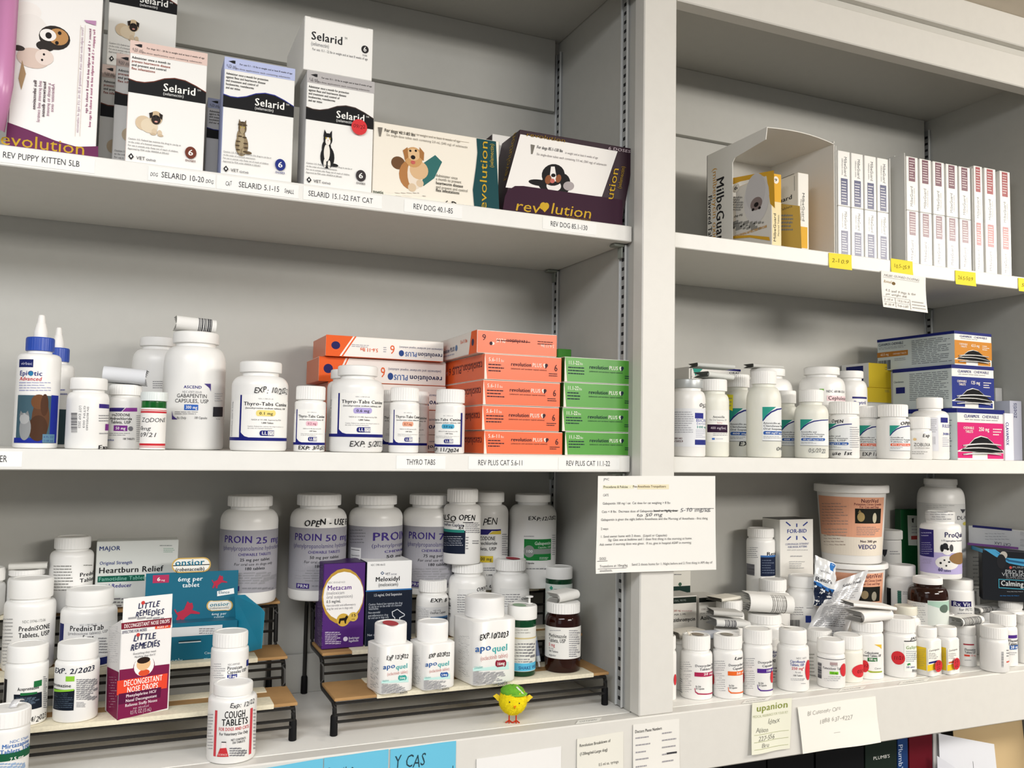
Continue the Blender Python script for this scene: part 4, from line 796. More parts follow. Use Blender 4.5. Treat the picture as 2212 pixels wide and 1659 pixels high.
box('medicine_carton', 'half white and half navy carton with outlined dog head', 791, 888, 1212, Z2, .150, .050, cols={'d': 'e9e9e8', 'l': '1a2438'}, ymid=1310,
    f=[r(790, 1274, 889, 1400, '131c2c'), r(790, 1273, 889, 1276, '2a6aa8'), t('NDC 13985-466-02', 801, 832, 1222, 4, '66666a'), p([(822, 1238), (826, 1234), (830, 1238), (826, 1242)], '2a4a70'), p([(824, 1238), (826, 1236), (828, 1238), (826, 1240)], 'e9e9e8'), t('VET', 832, 843, 1242, 5, '44485a'), t('one', 844, 857, 1242, 5, '8a8c98'), t('Meloxidyl', 811, 864, 1255, 9.5, '1a1a1e', 'b'), t('(meloxicam)', 817, 860, 1266, 7.5, '44444a'), t('1.5 mg/mL Oral Suspension', 807, 868, 1287, 5.5, 'd9dde2'),
       t('Caution: Federal law restricts this drug', 796, 869, 1306, 4.5, 'b9c0ca'), t('to use by or on the order of a licensed', 796, 867, 1311, 4.5, 'b9c0ca'), t('veterinarian.', 796, 818, 1317, 4.5, 'b9c0ca'), t('Non-steroidal', 795, 821, 1325, 4.5, 'b9c0ca'), t('anti-inflammatory drug', 795, 838, 1331, 4.5, 'b9c0ca'), t('for oral use in dogs only.', 795, 840, 1336, 4.5, 'b9c0ca'), t('Net contents', 793, 830, 1373, 5, 'b9c0ca'),
       p([(846, 1321), (858, 1315), (866, 1321), (874, 1326), (874, 1330), (864, 1335), (864, 1345), (848, 1345), (852, 1335), (847, 1330)], 'd0d4da'), p([(848, 1322), (858, 1316.5), (865, 1322.5), (872.5, 1327), (872.5, 1329), (862, 1333.5), (862, 1344), (850, 1344), (853.5, 1334), (848.5, 1329)], '131c2c')])
def sqfaces(o, yaw, hw):         # front and left faces of a square bottle
    out = []
    for a in (yaw, yaw-PI/2):
        ex = Vector((math.cos(a), math.sin(a), 0)); n = Vector((ex.y, -ex.x, 0))
        out.append(Flat(Vector((o.c.x, o.c.y, o.z))+n*hw, ex, (0, 0, 1)))
    return out
def apoquel(label, xl, xr, yt, cb, sh, cw, yb, pill, mg, exp, red=0, n=50, yaw=.16):
    o = bottle('tablet_bottle', label, xl=xl, xr=xr, yt=yt, cb=cb, sh=sh, cw=cw, yb=yb, z=Z1, yref=(sh+yb)/2, sq=5, yaw=yaw, rib=0, neck=.93, sharp=.30, cap=mat('f2f1ef', .3))
    f_, l_ = sqfaces(o, yaw, o.R)
    w_ = xr-xl; h_ = yb-sh; X = lambda a: xl+w_*a; Y = lambda a: sh+h_*a
    put(f_, o.root, [t('apo', X(.34), X(.64), Y(.46), h_*.10, '2a5a9a', 'b'), t('quel', X(.65), X(.94), Y(.46), h_*.10, '3aa5a5', 'b'), t('(oclacitinib tablet)', X(.44), X(.94), Y(.58), h_*.065, 'c98a86'), p([(X(.30), Y(.72)), (X(.45), Y(.72)), (X(.72), Y(.69)), (X(.95), Y(.62)), (X(.96), Y(.74)), (X(.30), Y(.77))], 'bfe3de'), e(X(.74), Y(.65), w_*.03, h_*.05, pill), e(X(.88), Y(.65), w_*.03, h_*.05, pill), r(X(.74), Y(.60), X(.88), Y(.70), pill), t(mg, X(.74), X(.88), Y(.675), h_*.05, W, 'b'), t(str(n)+'tablets', X(.32), X(.48), Y(.73), h_*.04, '5ab5b0'), m(X(.30), Y(.78), X(.90), Y(.97), 8, '77777c'), t('zoetis', X(.75), X(.93), Y(.98), h_*.06, '44464a', 'b'), t(exp, X(.42), X(.95), Y(.26), h_*.085, '141416', 'bh')])
    put(l_, o.root, [m(X(.04), Y(.22), X(.24), Y(.86), 24, '6a6a70')], lname='small_print')
    if red: topface(o, [e((xl+xr)/2+2, yt+9, cw*.24, 6, 'b8373f')], 'red_mark')
    return o
apoquel('square white tablet bottle with red spot on its cap', 797, 886, 1337, 1392, 1397, 70, 1500, '2f9c92', '3.6mg', 'EXP 12/2022', 1, 30)
apoquel('square white tablet bottle with plain cap and blue strength pill', 889, 976, 1334, 1388, 1393, 68, 1492, '2a5aa0', '5.4mg', 'EXP 02/2022', 0, 100)
apoquel('large square white tablet bottle with dark red strength pill', 986, 1104, 1279, 1337, 1342, 86, 1482, '8a2436', '16mg', 'EXP.10/2023', 0, 250)
GV = lambda: mat('0b5a34', .15, 0, 'glass')
o = bottle('prescription_vial', 'green glass vial with light blue shake well band, beside the large square bottle', xl=1097, xr=1157, yt=1300, cb=1341, sh=1343, cw=64, yb=1463, z=Z1, yref=1400, body=GV(), rib=0, neck=.92, cat='vial', sharp=.3,
       toks=[wrap(1356, 1451, 'dcdcd6'), wrap(1433, 1450, '5ab4d8'), t('SHAKE WELL', 1120, 1160, 1446, 7, '2a4a80', 'b'), m(1104, 1358, 1150, 1370, 2, '8a8a80'), wrap(1378, 1381, 'c9b98a'), m(1102, 1388, 1155, 1420, 5, '3a3a40'), m(1102, 1422, 1155, 1432, 2, '55555a')])
topface(o, [e(1122, 1307, 14, 4, '9ab89a')], 'cap_print')
tz_ = o.zt; rt_ = thing('bottle_adapter', 'small white T-shaped bottle adapter on the green vial cap', 'bottle adapter', (o.c.x+.010, o.c.y, tz_))
c_ = (o.c.x+.010, o.c.y)
make('stem', *lathe(c_, [(.0045, tz_+.0002), (.0045, tz_+.0012), (.0016, tz_+.0016), (.0014, tz_+.009)], 16), CAPW(), None, rt_, .6)
make('flange', *lathe(c_, [(.005, tz_+.009), (.0052, tz_+.0096), (.005, tz_+.0104)], 20), CAPW(), None, rt_, .6)
o = bottle('methimazole_bottle', 'amber brown methimazole bottle with ribbed white cap and white label', xl=1177, xr=1254, yt=1292, cb=1328, sh=1350, cw=73, yb=1455, z=Z1, yref=1400, body=mat('3a0f06', .12, 0, 'glass'), rib=.03, neck=.92,
       toks=[r(1176, 1356, 1256, 1424, 'e9e8e4'), m(1188, 1359, 1212, 1365, 1, '77777c'), t('Methimazole', 1186, 1224, 1378, 8, '1c1c20', 'b'), t('Tablets, USP', 1186, 1222, 1388, 8, '1c1c20', 'b'), t('5 mg', 1186, 1199, 1396, 7, 'c0404a', 'b'), t('Rx only', 1186, 1196, 1402, 4, '77777c'), t('100 Tablets', 1186, 1206, 1409, 4, '44444a', 'b'), t('epic', 1186, 1201, 1417, 4, '44444a', 'i'), m(1229, 1360, 1252, 1420, 13, '66666c')])
leaflet('white folded leaflet taped on the amber bottle cap', 1188, 1244, 1278, o.c.y, o.zt+.0003, .026, yaw=.35, tilt=-.05)
bottle('prescription_vial', 'green glass vial with plain white cap standing behind the amber bottle', xl=1178, xr=1236, yt=1219, cb=1253, sh=1256, cw=58, y=.175, z=Z2, yref=1290, body=GV(), rib=0, neck=.94, cat='vial', sharp=.3, toks=[wrap(1263, 1345, 'd4dcd6'), m(1180, 1270, 1232, 1276, 1, '66706a'), p([(1187, 1270), (1191, 1265), (1195, 1270), (1191, 1275)], '3a9a80')])
# oral syringe leaning between the vials
a_ = atz(1165, 1440, Z1+.003); b_ = a_+Vector((-.006, .012, .055))
rt_ = thing('oral_syringe', 'thin oral syringe leaning upright between the green vial and amber bottle', 'syringe', a_)
d_ = (b_-a_)
make('barrel', *tube([a_+d_*.12, a_+d_*.9], .0034, 10), mat('c9d2da', .2), None, rt_, .8)
make('tip', *tube([a_, a_+d_*.06, a_+d_*.12], .0015, 8), mat('dfe2e4', .3), None, rt_, .8)
make('plunger', *tube([a_+d_*.85, b_, b_+d_*.06], .0024, 8), mat('3a4a70', .4), None, rt_, .8)
make('scale_mark', *tube([a_+d_*.25, a_+d_*.6], .0036, 10), mat('7a86a5', .4), None, rt_, .8)
# ---- left rack
pr = lambda x0, y0, s: [t('NDC 59746-172-06', x0+8*s, x0+58*s, y0-17*s, 6*s, '8a8a88'), t('PredniSONE', x0, x0+67*s, y0, 10*s, '1f1f22', 'b'), t('Tablets, USP', x0, x0+66*s, y0+14*s, 10*s, '1f1f22', 'b')]
bottle('prednisone_bottle', 'off-white prednisone bottle with smooth round cap, the large one in front', xl=4, xr=118, yt=1242, cb=1296, sh=1318, cw=98, y=.172, z=Z2, yref=1390, rib=0, toks=pr(40, 1362, 1)+[m(6, 1334, 28, 1440, 14, '8a8a88')], neck=.9, sharp=.4)
bottle('prednisolone_bottle', 'white tablet bottle with 05/22 handwritten on its cap top', xl=127, xr=251, yt=1263, cb=1312, sh=1334, cw=105, y=.170, z=Z2, yref=1390, rib=0, neck=.94, sharp=.4, toks=[r(128, 1346, 137, 1440, '1a2360'), r(137, 1346, 262, 1420, 'e9e9e8'), wrap(1424, 1440, '1a2360'), t('NDC 11789-086-10', 172, 208, 1352, 4, '77777c'), t('PrednisTab', 151, 224, 1363, 11, '1c1c20', 'b'), t('(prednisolone tablets), USP', 147, 232, 1371, 6, '66666c'), t('5 mg', 178, 202, 1381, 9, '1c1c20', 'b'), m(212, 1376, 232, 1412, 6, '66666c')])
q = [o for o in bpy.data.objects if o.name.startswith('prednisolone_bottle')][0]
bc = Vector(q.location)
put(Flat((bc.x, bc.y, zat(190, 1285, math.hypot(bc.x-CAM.x, bc.y-CAM.y))), (1, 0, 0), (0, 1, 0)), q, [t('05/22', 164, 212, 1279, 10, '1a1a1c', 'bh')], lname='handwriting')
bottle('prednisone_bottle', 'white prednisone bottle standing in the dark behind, beside the heartburn carton', xl=105, xr=201, yt=1155, cb=1188, sh=1206, cw=80, y=.215, z=Z3, yref=1250, rib=.015, neck=.9, toks=[m(116, 1220, 160, 1278, 9, '55554f'), t('PredniSONE', 172, 222, 1242, 8, '26262a', 'b'), t('Tablets, USP', 172, 222, 1254, 8, '26262a', 'b'), m(180, 1219, 200, 1223, 1, '66665f')])
o = bottle('tablet_bottle', 'white bottle at the back with a rolled leaflet on its cap', xl=14, xr=98, yt=1224, cb=1246, sh=1262, cw=80, y=.216, z=Z3, yref=1270, rib=.02)
leaflet('narrow rolled leaflet lying on a bottle cap behind the prednisone bottle', 20, 103, 1212, .212, o.zt+.0003, .016, col='d9d8d2', h=.007)
bottle('tablet_bottle', 'white ribbed-cap bottle beside the bottle with the rolled leaflet, behind the prednisone bottle', xl=-60, xr=13, yt=1222, cb=1258, sh=1274, cw=68, y=.210, z=Z3, yref=1270, rib=.02)
box('medicine_carton', 'grey-white heartburn relief carton with dark green band', 206, 383, 1168, Z3, .214, .034, cols={'d': 'd9dcd8'}, ymid=1240,
    f=[t('MAJOR', 214, 260, 1189, 9, '2a3c72', 'b'), m(345, 1176, 376, 1181, 1, '66706c'), m(353, 1183, 377, 1194, 3, '6a9a80'), t('Original Strength', 215, 286, 1219, 7, '3a4a86', 'b'), t('Heartburn Relief', 213, 352, 1236, 12, '1d1d20', 'b'), r(211, 1243, 312, 1256, '125a48'), t('Famotidine Tablets', 213, 318, 1253, 8, '7ab5a5', 'b'), t('Acid Reducer', 214, 284, 1269, 8, '3a3c86', 'b'), m(216, 1290, 290, 1312, 3, '44444a')])
# teal tablet display carton: tray, raised back card and a folded-out side wing
TL = '10647e'
q = box('tablet_display_carton', 'teal tablet display carton with raised header card and folded-out side wing', 318, 512, 1345, Z2, .148, .050, cols={'d': TL}, ymid=1390, cat='display carton',
    f=[r(360, 1353, 480, 1373, 'cfd2d4'), m(430, 1356, 472, 1370, 3, '44444a'), t('cats only.', 340, 397, 1432, 9, 'c9dde4'), r(386, 1383, 434, 1386, '1c3a44'), r(386, 1386, 434, 1388, 'dfe6e8'), t('Caution', 441, 470, 1412, 5, 'c9dde4'), m(440, 1420, 500, 1432, 2, '5aa0b8')])
P0 = aty(311, 1345, .172); P1 = aty(511, 1342, .172); zt_ = zat(410, 1235, math.hypot(P0.x+.09, 1.17))
V, F_ = bevelled(*cuboid((P0.x, .171, q.zt-.004), (P1.x, .1722, zt_)), .0002)
hd = make('header_card', V, F_, mat(TL, .35), None, q.root)
HF = Flat((P0.x, .171, q.zt), (1, 0, 0), (0, 0, 1))
def catlet(x, y, s, c='b03048'): return p([(x-.50*s, y-.08*s), (x-.46*s, y-.12*s), (x-.38*s, y+.02*s), (x-.12*s, y-.10*s), (x+.02*s, y-.42*s), (x+.10*s, y-.34*s), (x+.20*s, y-.36*s), (x+.24*s, y-.20*s), (x+.20*s, y-.08*s), (x+.50*s, y+.02*s), (x+.48*s, y+.08*s), (x+.14*s, y+.06*s), (x-.10*s, y+.24*s), (x-.14*s, y+.44*s), (x-.24*s, y+.42*s), (x-.24*s, y+.24*s), (x-.38*s, y+.44*s), (x-.46*s, y+.40*s), (x-.36*s, y+.14*s), (x-.42*s, y+.06*s)], c)
put(HF, hd, [r(330, 1242, 365, 1259, 'b0365c'), t('6', 339, 347, 1255, 8, W, 'b'), t('mg', 348, 356, 1255, 4, W), t('6mg per', 384, 438, 1255, 9, 'e9f0f2', 'b'), t('tablet', 394, 431, 1268, 9, 'e9f0f2', 'b'), catlet(474, 1256, 34), p([(469, 1277), (505, 1270), (506, 1282), (469, 1288)], 'e9ecec'), t('Elanco', 472, 496, 1282, 6, '2a5a70', 'b'), catlet(404, 1322, 56), e(456, 1308, 10, 11, 'c9a860'), e(493, 1308, 10, 11, 'c9a860'), r(456, 1297, 493, 1319, 'c9a860'), e(457, 1308, 8, 9.5, 'e4e2da'), e(492, 1308, 8, 9.5, 'e4e2da'), r(457, 1298.5, 492, 1317.5, 'e4e2da'), t('onsior', 453, 495, 1309, 8, '2a7a90', 'b'), t('(robenacoxib)', 452, 494, 1315, 4.5, '3a3a40'), t('6mg per', 457, 489, 1328, 5, 'c9dde4', 'b'), t('tablet', 462, 484, 1335, 5, 'c9dde4', 'b')], 'printed_panel')
E0 = HF.to3(*HF.uv(370, 1238), 0); E1 = HF.to3(*HF.uv(456, 1203), 0)
def plaque(a, b, rr, col, y0, y1, nm, par):
    pts = []
    for cx, cz, a0 in ((b.x-rr, b.z-rr, 0), (a.x+rr, b.z-rr, 90), (a.x+rr, a.z+rr, 180), (b.x-rr, a.z+rr, 270)):
        for j in range(6): an = math.radians(a0+18*j); pts.append((cx+rr*math.cos(an), cz+rr*math.sin(an)))
    n_ = len(pts); V = [(x, y0, z) for x, z in pts]+[(x, y1, z) for x, z in pts]
    F_ = [tuple(range(n_)), tuple(reversed(range(n_, 2*n_)))]+[(i, n_+i, n_+(i+1) % n_, (i+1) % n_) for i in range(n_)]
    return make(nm, V, F_, mat(col, .4), None, par)
pl = plaque(E0, E1, .009, 'c9a860', .1698, .1709, 'name_plaque', q.root)
plaque(E0+Vector((.0015, 0, .0015)), E1-Vector((.0015, 0, .0015)), .008, 'ecebe4', .1694, .1699, 'plaque_face', pl)
put(Flat((P0.x, .1692, q.zt), (1, 0, 0), (0, 0, 1)), pl, [t('onsior', 378, 442, 1221, 13, '1f6f8a', 'b'), t('(robenacoxib)', 379, 442, 1233, 7.5, '2a2a30', 'b')])
W0 = aty(513, 1390, .148); W1 = W0+Vector((.024, -.030, 0)); zb_ = q.z+.002; zt2 = q.zt+.030
V = [W0+Vector((0, 0, zb_-W0.z)), W1+Vector((0, 0, zb_+.012-W1.z)), W1+Vector((.002, 0, zb_+.055-W1.z)), W1+Vector((-.002, .004, zt2-.012-W1.z)), W0+Vector((.006, 0, zt2-W0.z)), W0+Vector((-.004, .012, zt2-.002-W0.z))]
o_ = make('side_wing', V, [(0, 1, 2, 3, 4, 5)], mat('1a7f9c', .35), None, q.root); sm = o_.modifiers.new('thickness', 'SOLIDIFY'); sm.thickness = .0012
# nose drops carton with a hang-card top
q = box('nose_drops_carton', 'white and maroon nose drops carton with hang-card top and orange band', 258, 368, 1362, Z1, .056, .040, cols={'d': 'eceae8', 'l': 'e2e0de'}, ymid=1450, yaw=.33)
M_ = '7a1d47'
put(q.F, q.root, [p([(258, 1447), (366, 1434), (361, 1530), (253, 1556)], M_), e(311, 1440, 23, 23, M_), e(311, 1438, 21.5, 22, 'efedea'), e(311, 1453, 12, 7, 'd8502e'), e(310, 1434, 15, 14, 'e3b98a'), e(310, 1426, 14, 7, '2a1a14'), p([(253, 1471), (362, 1454), (360, 1486), (252, 1502)], 'e2472f'), t('DECONGESTANT', 267, 350, 1476, 12, 'f3ece6', 'b'), t('NOSE DROPS', 274, 341, 1491, 12, 'f3ece6', 'b'),
     p([(256, 1499), (348, 1484), (346, 1506), (255, 1522)], '57103a'), t('Phenylephrine HCl/', 272, 337, 1501, 6, 'e9d9e0', 'b'), t('Nasal Decongestant', 271, 338, 1511, 6, 'e9d9e0', 'b'), t('Relieves Stuffy Noses', 270, 339, 1521, 6, 'e9d9e0', 'b'), t('no alcohol', 287, 321, 1529, 5, 'd0b0c0'), t('0.5 FL OZ (15 mL)', 281, 326, 1539, 8, 'd9c0cc'),
     t('LITTLE', 287, 336, 1381, 13, '20244c', 'bh'), t('REMEDIES', 281, 345, 1400, 13, '20244c', 'bh'), e(298, 1371, 4, 4, 'c8403c'), t('Everything they need.', 287, 337, 1411, 4.5, '66666c', 'i'), t('Nothing they don\'t!', 290, 335, 1418, 4.5, '66666c', 'i')], 'printed_panel')
put(q.L, q.root, [m(236, 1352, 255, 1432, 18, '66666c'), p([(232, 1440), (257, 1452), (253, 1556), (230, 1535)], M_), m(236, 1460, 252, 1530, 12, 'b98aa5')], 'side_print')
H0 = q.o+Vector((0, 0, q.h)); D_ = math.hypot(H0.x+.03, H0.y-CAM.y); zt_ = zat(318, 1291, D_)
V, F_ = bevelled([H0+q.ex*a+q.ey*b+Vector((0, 0, c)) for c in (0, zt_-H0.z) for a, b in ((.001, .0002), (q.w-.001, .0002), (q.w-.001, .0012), (.001, .0012))], [(0,3,2,1),(4,5,6,7),(0,1,5,4),(1,2,6,5),(2,3,7,6),(3,0,4,7)], .0002)
hd = make('hang_card', V, F_, mat('efeeec', .4), None, q.root)
put(Flat(H0, q.ex, (0, 0, 1)), hd, [t('LITTLE', 298, 344, 1313, 12, '20244c', 'bh'), t('REMEDIES', 292, 353, 1330, 12, '20244c', 'bh'), e(309, 1302, 4, 4, 'c8403c'), m(277, 1332, 361, 1338, 1, '77777c'), p([(262, 1346), (371, 1334), (369, 1350), (262, 1360)], '7a1d30'), t('DECONGESTANT NOSE DROPS', 268, 366, 1351, 8, 'efe4e4', 'b')], 'printed_panel')
put(q.F, q.root, [p([(335, 1352), (369, 1348), (368, 1356), (335, 1359)], 'e2502f'), t('AGES 2+', 339, 363, 1356, 5, 'f3ece6', 'b'), t('EFFECTIVE FOR NOSES', 264, 317, 1366, 6, '3a3c60', 'b')], 'age_flash')
# gable roof of the carton
V = [q.o+Vector((0, 0, q.h)), q.o+q.ex*q.w+Vector((0, 0, q.h)), q.o+q.ex*q.w+q.ey*.04+Vector((0, 0, q.h)), q.o+q.ey*.04+Vector((0, 0, q.h)), q.o+q.ey*.002+Vector((0, 0, q.h+.014)), q.o+q.ex*q.w+q.ey*.002+Vector((0, 0, q.h+.014))]
make('gable', V, [(0, 4, 3), (1, 2, 5), (2, 3, 4, 5), (0, 1, 5, 4)], mat('e9e7e5', .4), None, q.root)
ace = lambda x0, x1, y0, y1, g: [p([(x0, y0), (x1, y0-6), (x1, y1-9), (x0, y1)], '141c28'), r(x0+(x1-x0)*.72, y0-30, x1, y0-17, g), t('Acepromazine', x0+8, x1-6, y0-9, 7, '26262a', 'b'), p([(x0+14, y0-3), (x1-10, y0-6), (x1-10, y0-2), (x0+14, y0+3)], g), m(x0+5, y0+6, x1-4, y1-14, 7, '4a5868')]
bottle('tablet_bottle', 'acepromazine bottle with black label and dark green square at the rack edge', xl=7, xr=103, yt=1382, cb=1434, sh=1452, cw=91, yb=1570, z=Z1, yref=1500, rib=.012, neck=.94, sharp=.32, toks=[r(8, 1466, 14, 1540, '16161c')]+ace(30, 90, 1500, 1536, '1f6a3a')+[t('4/2023', 63, 98, 1557, 11, '1a1a1c', 'h'), m(93, 1460, 101, 1530, 16, '55555a')])
bottle('tablet_bottle', 'acepromazine bottle with bright lime square and handwritten EXP 2/2023', xl=115, xr=213, yt=1377, cb=1428, sh=1445, cw=90, yb=1562, z=Z1, yref=1500, rib=.012, neck=.94, sharp=.32, toks=[r(116, 1490, 160, 1535, '141c28'), r(142, 1461, 161, 1472, '8ac63a'), p([(117, 1487), (140, 1490), (160, 1488), (160, 1492), (117, 1493)], '8ac63a'), t('Acepromazine', 108, 154, 1484, 7, '26262a', 'b'), m(118, 1497, 158, 1530, 8, '4a5868'), t('EXP. 2/2023', 119, 204, 1455, 11, '1f2438', 'bh'), m(165, 1466, 210, 1512, 11, '55555a'), m(165, 1516, 186, 1528, 4, '77777c')])
bottle('piroxicam_bottle', 'white piroxicam capsule bottle with ribbed cap and blue strength bar', xl=454, xr=536, yt=1355, cb=1401, sh=1414, cw=77, yb=1535, z=Z1, yref=1450, rib=.025, neck=.94, sharp=.32, toks=[t('NDC 69097-820', 492, 518, 1437, 4, '8a8a8e'), t('Piroxicam', 491, 523, 1446, 7, '44464c', 'b'), t('Capsules USP', 491, 531, 1454, 7, '44464c', 'b'), r(491, 1457, 512, 1465, '26307a'), t('10 mg', 493, 510, 1464, 6, W, 'b'), m(457, 1432, 487, 1466, 7, '8a8a8e'), r(532, 1425, 536, 1438, '26307a')])
fl_ = [p([(479, 1604), (488, 1604), (488, 1614), (494, 1634), (469, 1634), (478, 1614)], 'efe6e4'), p([(476, 1616), (489, 1615), (494, 1634), (469, 1634)], 'c8363c'), t('SCIENCE', 472, 491, 1632, 4, 'e9c0be', 'b'), r(479, 1602, 489, 1604, '26262a')]
bottle('cough_tablet_bottle', 'white cough tablets bottle with two red side bars, standing on the bottom board', xl=447, xr=553, yt=1462, cb=1506, sh=1524, cw=86, yb=1652, z=ZD, yref=1580, rib=0, neck=.94, sharp=.36, toks=[r(463, 1534, 468, 1634, 'c8434c'), r(539, 1530, 544, 1628, 'c8434c'), t('COUGH', 485, 530, 1551, 15, '1a1a1c', 'b'), t('TABLETS', 479, 535, 1567, 14, '1a1a1c', 'b'), t('FOR DOGS AND CATS', 473, 537, 1578, 7, 'c8434c', 'b'), t('For Veterinary Use Only', 474, 535, 1588, 6, '33333a', 'b'), t('NET CONTENTS:', 499, 531, 1599, 4.5, '44444a', 'b'), t('250 TABLETS', 502, 529, 1605, 4.5, '44444a', 'b'), m(496, 1614, 534, 1634, 4, '33333a'), m(449, 1540, 461, 1620, 12, '77777c'), m(547, 1530, 552, 1620, 12, '77777c'), t('Exp: 12/22', 496, 548, 1527, 10, '2a2c34', 'h')]+fl_)
o = bottle('mirtazapine_bottle', 'mirtazapine bottle with dark green strength band and torn seal on its cap', xl=-40, xr=63, yt=1517, cb=1576, sh=1590, cw=104, yb=1735, z=ZD, yref=1630, rib=.02, neck=.93, sharp=.3, toks=[t('NDC 57664', 21, 60, 1602, 6, '4a78b8'), t('Mirtazapine', 4, 61, 1614, 9, '2f68b0', 'b'), t('Tablets, USP', 0, 61, 1626, 9, '2f68b0', 'b'), wrap(1628, 1645, '1c5a3c'), t('7.5 mg', 21, 50, 1641, 7, W, 'b'), m(0, 1647, 60, 1672, 4, '6a90c0')])
V = []; F_ = []
for i in range(7):
    a = i/6
    for s_ in (-1, 1): V.append((o.c.x+.004+s_*.0035+.006*a, o.c.y-.004+.010*a, o.zt+.0004+.006*math.sin(a*PI*.8)))
for i in range(6): F_.append((2*i, 2*i+1, 2*i+3, 2*i+2))
o_ = make('torn_seal', V, F_, mat('d4d4d6', .3, .2), None, o.root, .9); sm = o_.modifiers.new('thickness', 'SOLIDIFY'); sm.thickness = .0003
# ================================================================ upper right shelf: tablet cartons
YEL = 'e0ac34'
# white dispenser carton, cut away at its front
A = aty(1657, 400, .034); B = aty(1803, 420, .034); Bk = atx(1527, 430, A.x); zt_ = zat(1657, 274, math.hypot(A.x, A.y-CAM.y)); y1_ = Bk.y
rt_ = thing('dispenser_carton', 'white cut-away dispenser carton lettered down its side, holding two yellow tablet cartons', 'display carton', (A.x, A.y, S1))
cw_ = mat('e6e4de', .5); tk = .0012
xa, xb, ya, yb_ = A.x, B.x, A.y, y1_
ys = atx(1582, 430, xa).y; zsl = zat(1582, 346, math.hypot(xa, ys-CAM.y))
def prism(pts, d, nm, par, mt):
    n = len(pts); P0 = [Vector(q) for q in pts]; d = Vector(d); V = P0+[q+d for q in P0]
    return make(nm, V, [tuple(range(n)), tuple(reversed(range(n, 2*n)))]+[(i, n+i, n+(i+1) % n, (i+1) % n) for i in range(n)], mt, None, par)
zf = zt_-.018
lp = prism([(xa, yb_, S1+.0004), (xa, ys, S1+.0004), (xa, ys, zsl-.004), (xa, ys-.006, zsl+.002), (xa, ya+.003, zf), (xa, ya, zt_), (xa, yb_, zt_)], (tk, 0, 0), 'side_panel', rt_, cw_)
prism([(xb-tk, yb_, S1+.0004), (xb-tk, ya, S1+.0004), (xb-tk, ya, zt_-.002), (xb-tk, yb_, zt_-.002)], (tk, 0, 0), 'side_panel', rt_, cw_)
prism([(xa, yb_-tk, S1+.0004), (xb, yb_-tk, S1+.0004), (xb, yb_-tk, zt_-.001), (xa, yb_-tk, zt_-.001)], (0, tk, 0), 'back_panel', rt_, cw_)
V = []; F_ = []
for i in range(9):
    a = i/8; x = xa+(xb-xa)*a; zz = zt_-.006*a**3+.003*math.sin(a*PI)
    V += [(x, ya, zz), (x, yb_, zt_-.001), (x, ya, zz-tk), (x, yb_, zt_-.001-tk)]
for i in range(8): F_ += [(4*i, 4*i+4, 4*i+5, 4*i+1), (4*i+2, 4*i+3, 4*i+7, 4*i+6), (4*i, 4*i+2, 4*i+6, 4*i+4)]
make('top_panel', V, F_, cw_, None, rt_, .5)
prism([(xa, ya, S1+.0004), (xb, ya, S1+.0004), (xb, yb_, S1+.0004), (xa, yb_, S1+.0004)], (0, 0, .0008), 'bottom_panel', rt_, cw_)
put(Flat((xa, yb_, S1), (0, -1, 0), (0, 0, 1)), lp, [v('MilbeGuard', 1548, 386, 540, 16, '1c1c20', 'b'), v('(milbemycin oxime)', 1540, 364, 545, 9, 'd09a3a'), v('Flavored Tablets', 1530, 424, 545, 8, '2a2a2e', 'b')], lname='lettering')
zi = S1+.0014
box('tablet_carton', 'yellow and white tablet carton with upside-down white puppy photo, inside the dispenser', 1667, 1688, 376, zi, .040, .085, cols={'d': 'e9e4d6', 'f': 'ead9a8', 't': YEL, 'l': 'e6e2da'}, ymid=440,
    l=[p([(1580, 385), (1672, 368), (1672, 400), (1655, 380), (1600, 392), (1580, 400)], YEL), p([(1655, 372), (1672, 368), (1674, 450), (1664, 440)], YEL), e(1634, 430, 28, 52, 'd9d6d6'), e(1632, 415, 22, 40, 'cfcccd'), e(1634, 440, 13, 14, '8a7a78'), e(1634, 442, 5, 5, '1c1416'), e(1627, 453, 3, 3, '1c1416'), e(1641, 449, 3, 3, '1c1416'), e(1590, 406, 8, 10, 'efeadf'), t('9', 1586, 1594, 410, 8, K, 'bu'), m(1582, 424, 1606, 456, 6, '77746c'), t('For dogs 2', 1582, 1604, 470, 5, '3a3a36', 'bu'), m(1582, 478, 1656, 496, 3, '66645c'), t('BROAD SPECTRUM PARASITICIDE', 1584, 1657, 503, 5, 'd09a3a', 'bu'), p([(1582, 510), (1620, 508), (1662, 512), (1664, 520), (1620, 513), (1582, 516)], YEL)],
    f=[r(1667, 376, 1687, 436, YEL), e(1676, 389, 6, 8, 'efeadf'), t('9', 1673, 1679, 392, 6, K, 'b'), v('MilbeGuard', 1671, 460, 522, 5, '2a2a2a', 'U'), v('Flavored Tablets', 1680, 464, 510, 3, '66645c', 'U')])
box('tablet_carton', 'white and yellow tablet carton beside the puppy carton in the dispenser', 1724, 1747, 374, zi, .042, .085, cols={'d': 'e6e0d0', 'f': 'ebe8e0', 'r': YEL, 'l': 'e4e0d6'}, ymid=440,
    l=[p([(1686, 440), (1728, 445), (1732, 540), (1686, 530)], 'd8b45a'), t('Guard', 1672, 1712, 436, 9, '26262a', 'b'), t('Tablets', 1684, 1712, 452, 5, '44444a'), m(1688, 462, 1714, 500, 5, '66645c'), r(1689, 380, 1716, 381, '55534c'), r(1716, 380, 1716.7, 412, '55534c')],
    f=[v('MilbeGuard', 1733, 416, 478, 5, '3a3a3a'), v('Flavored Tablets', 1729, 430, 476, 3, '8a8880'), r(1728, 490, 1744, 536, YEL)])
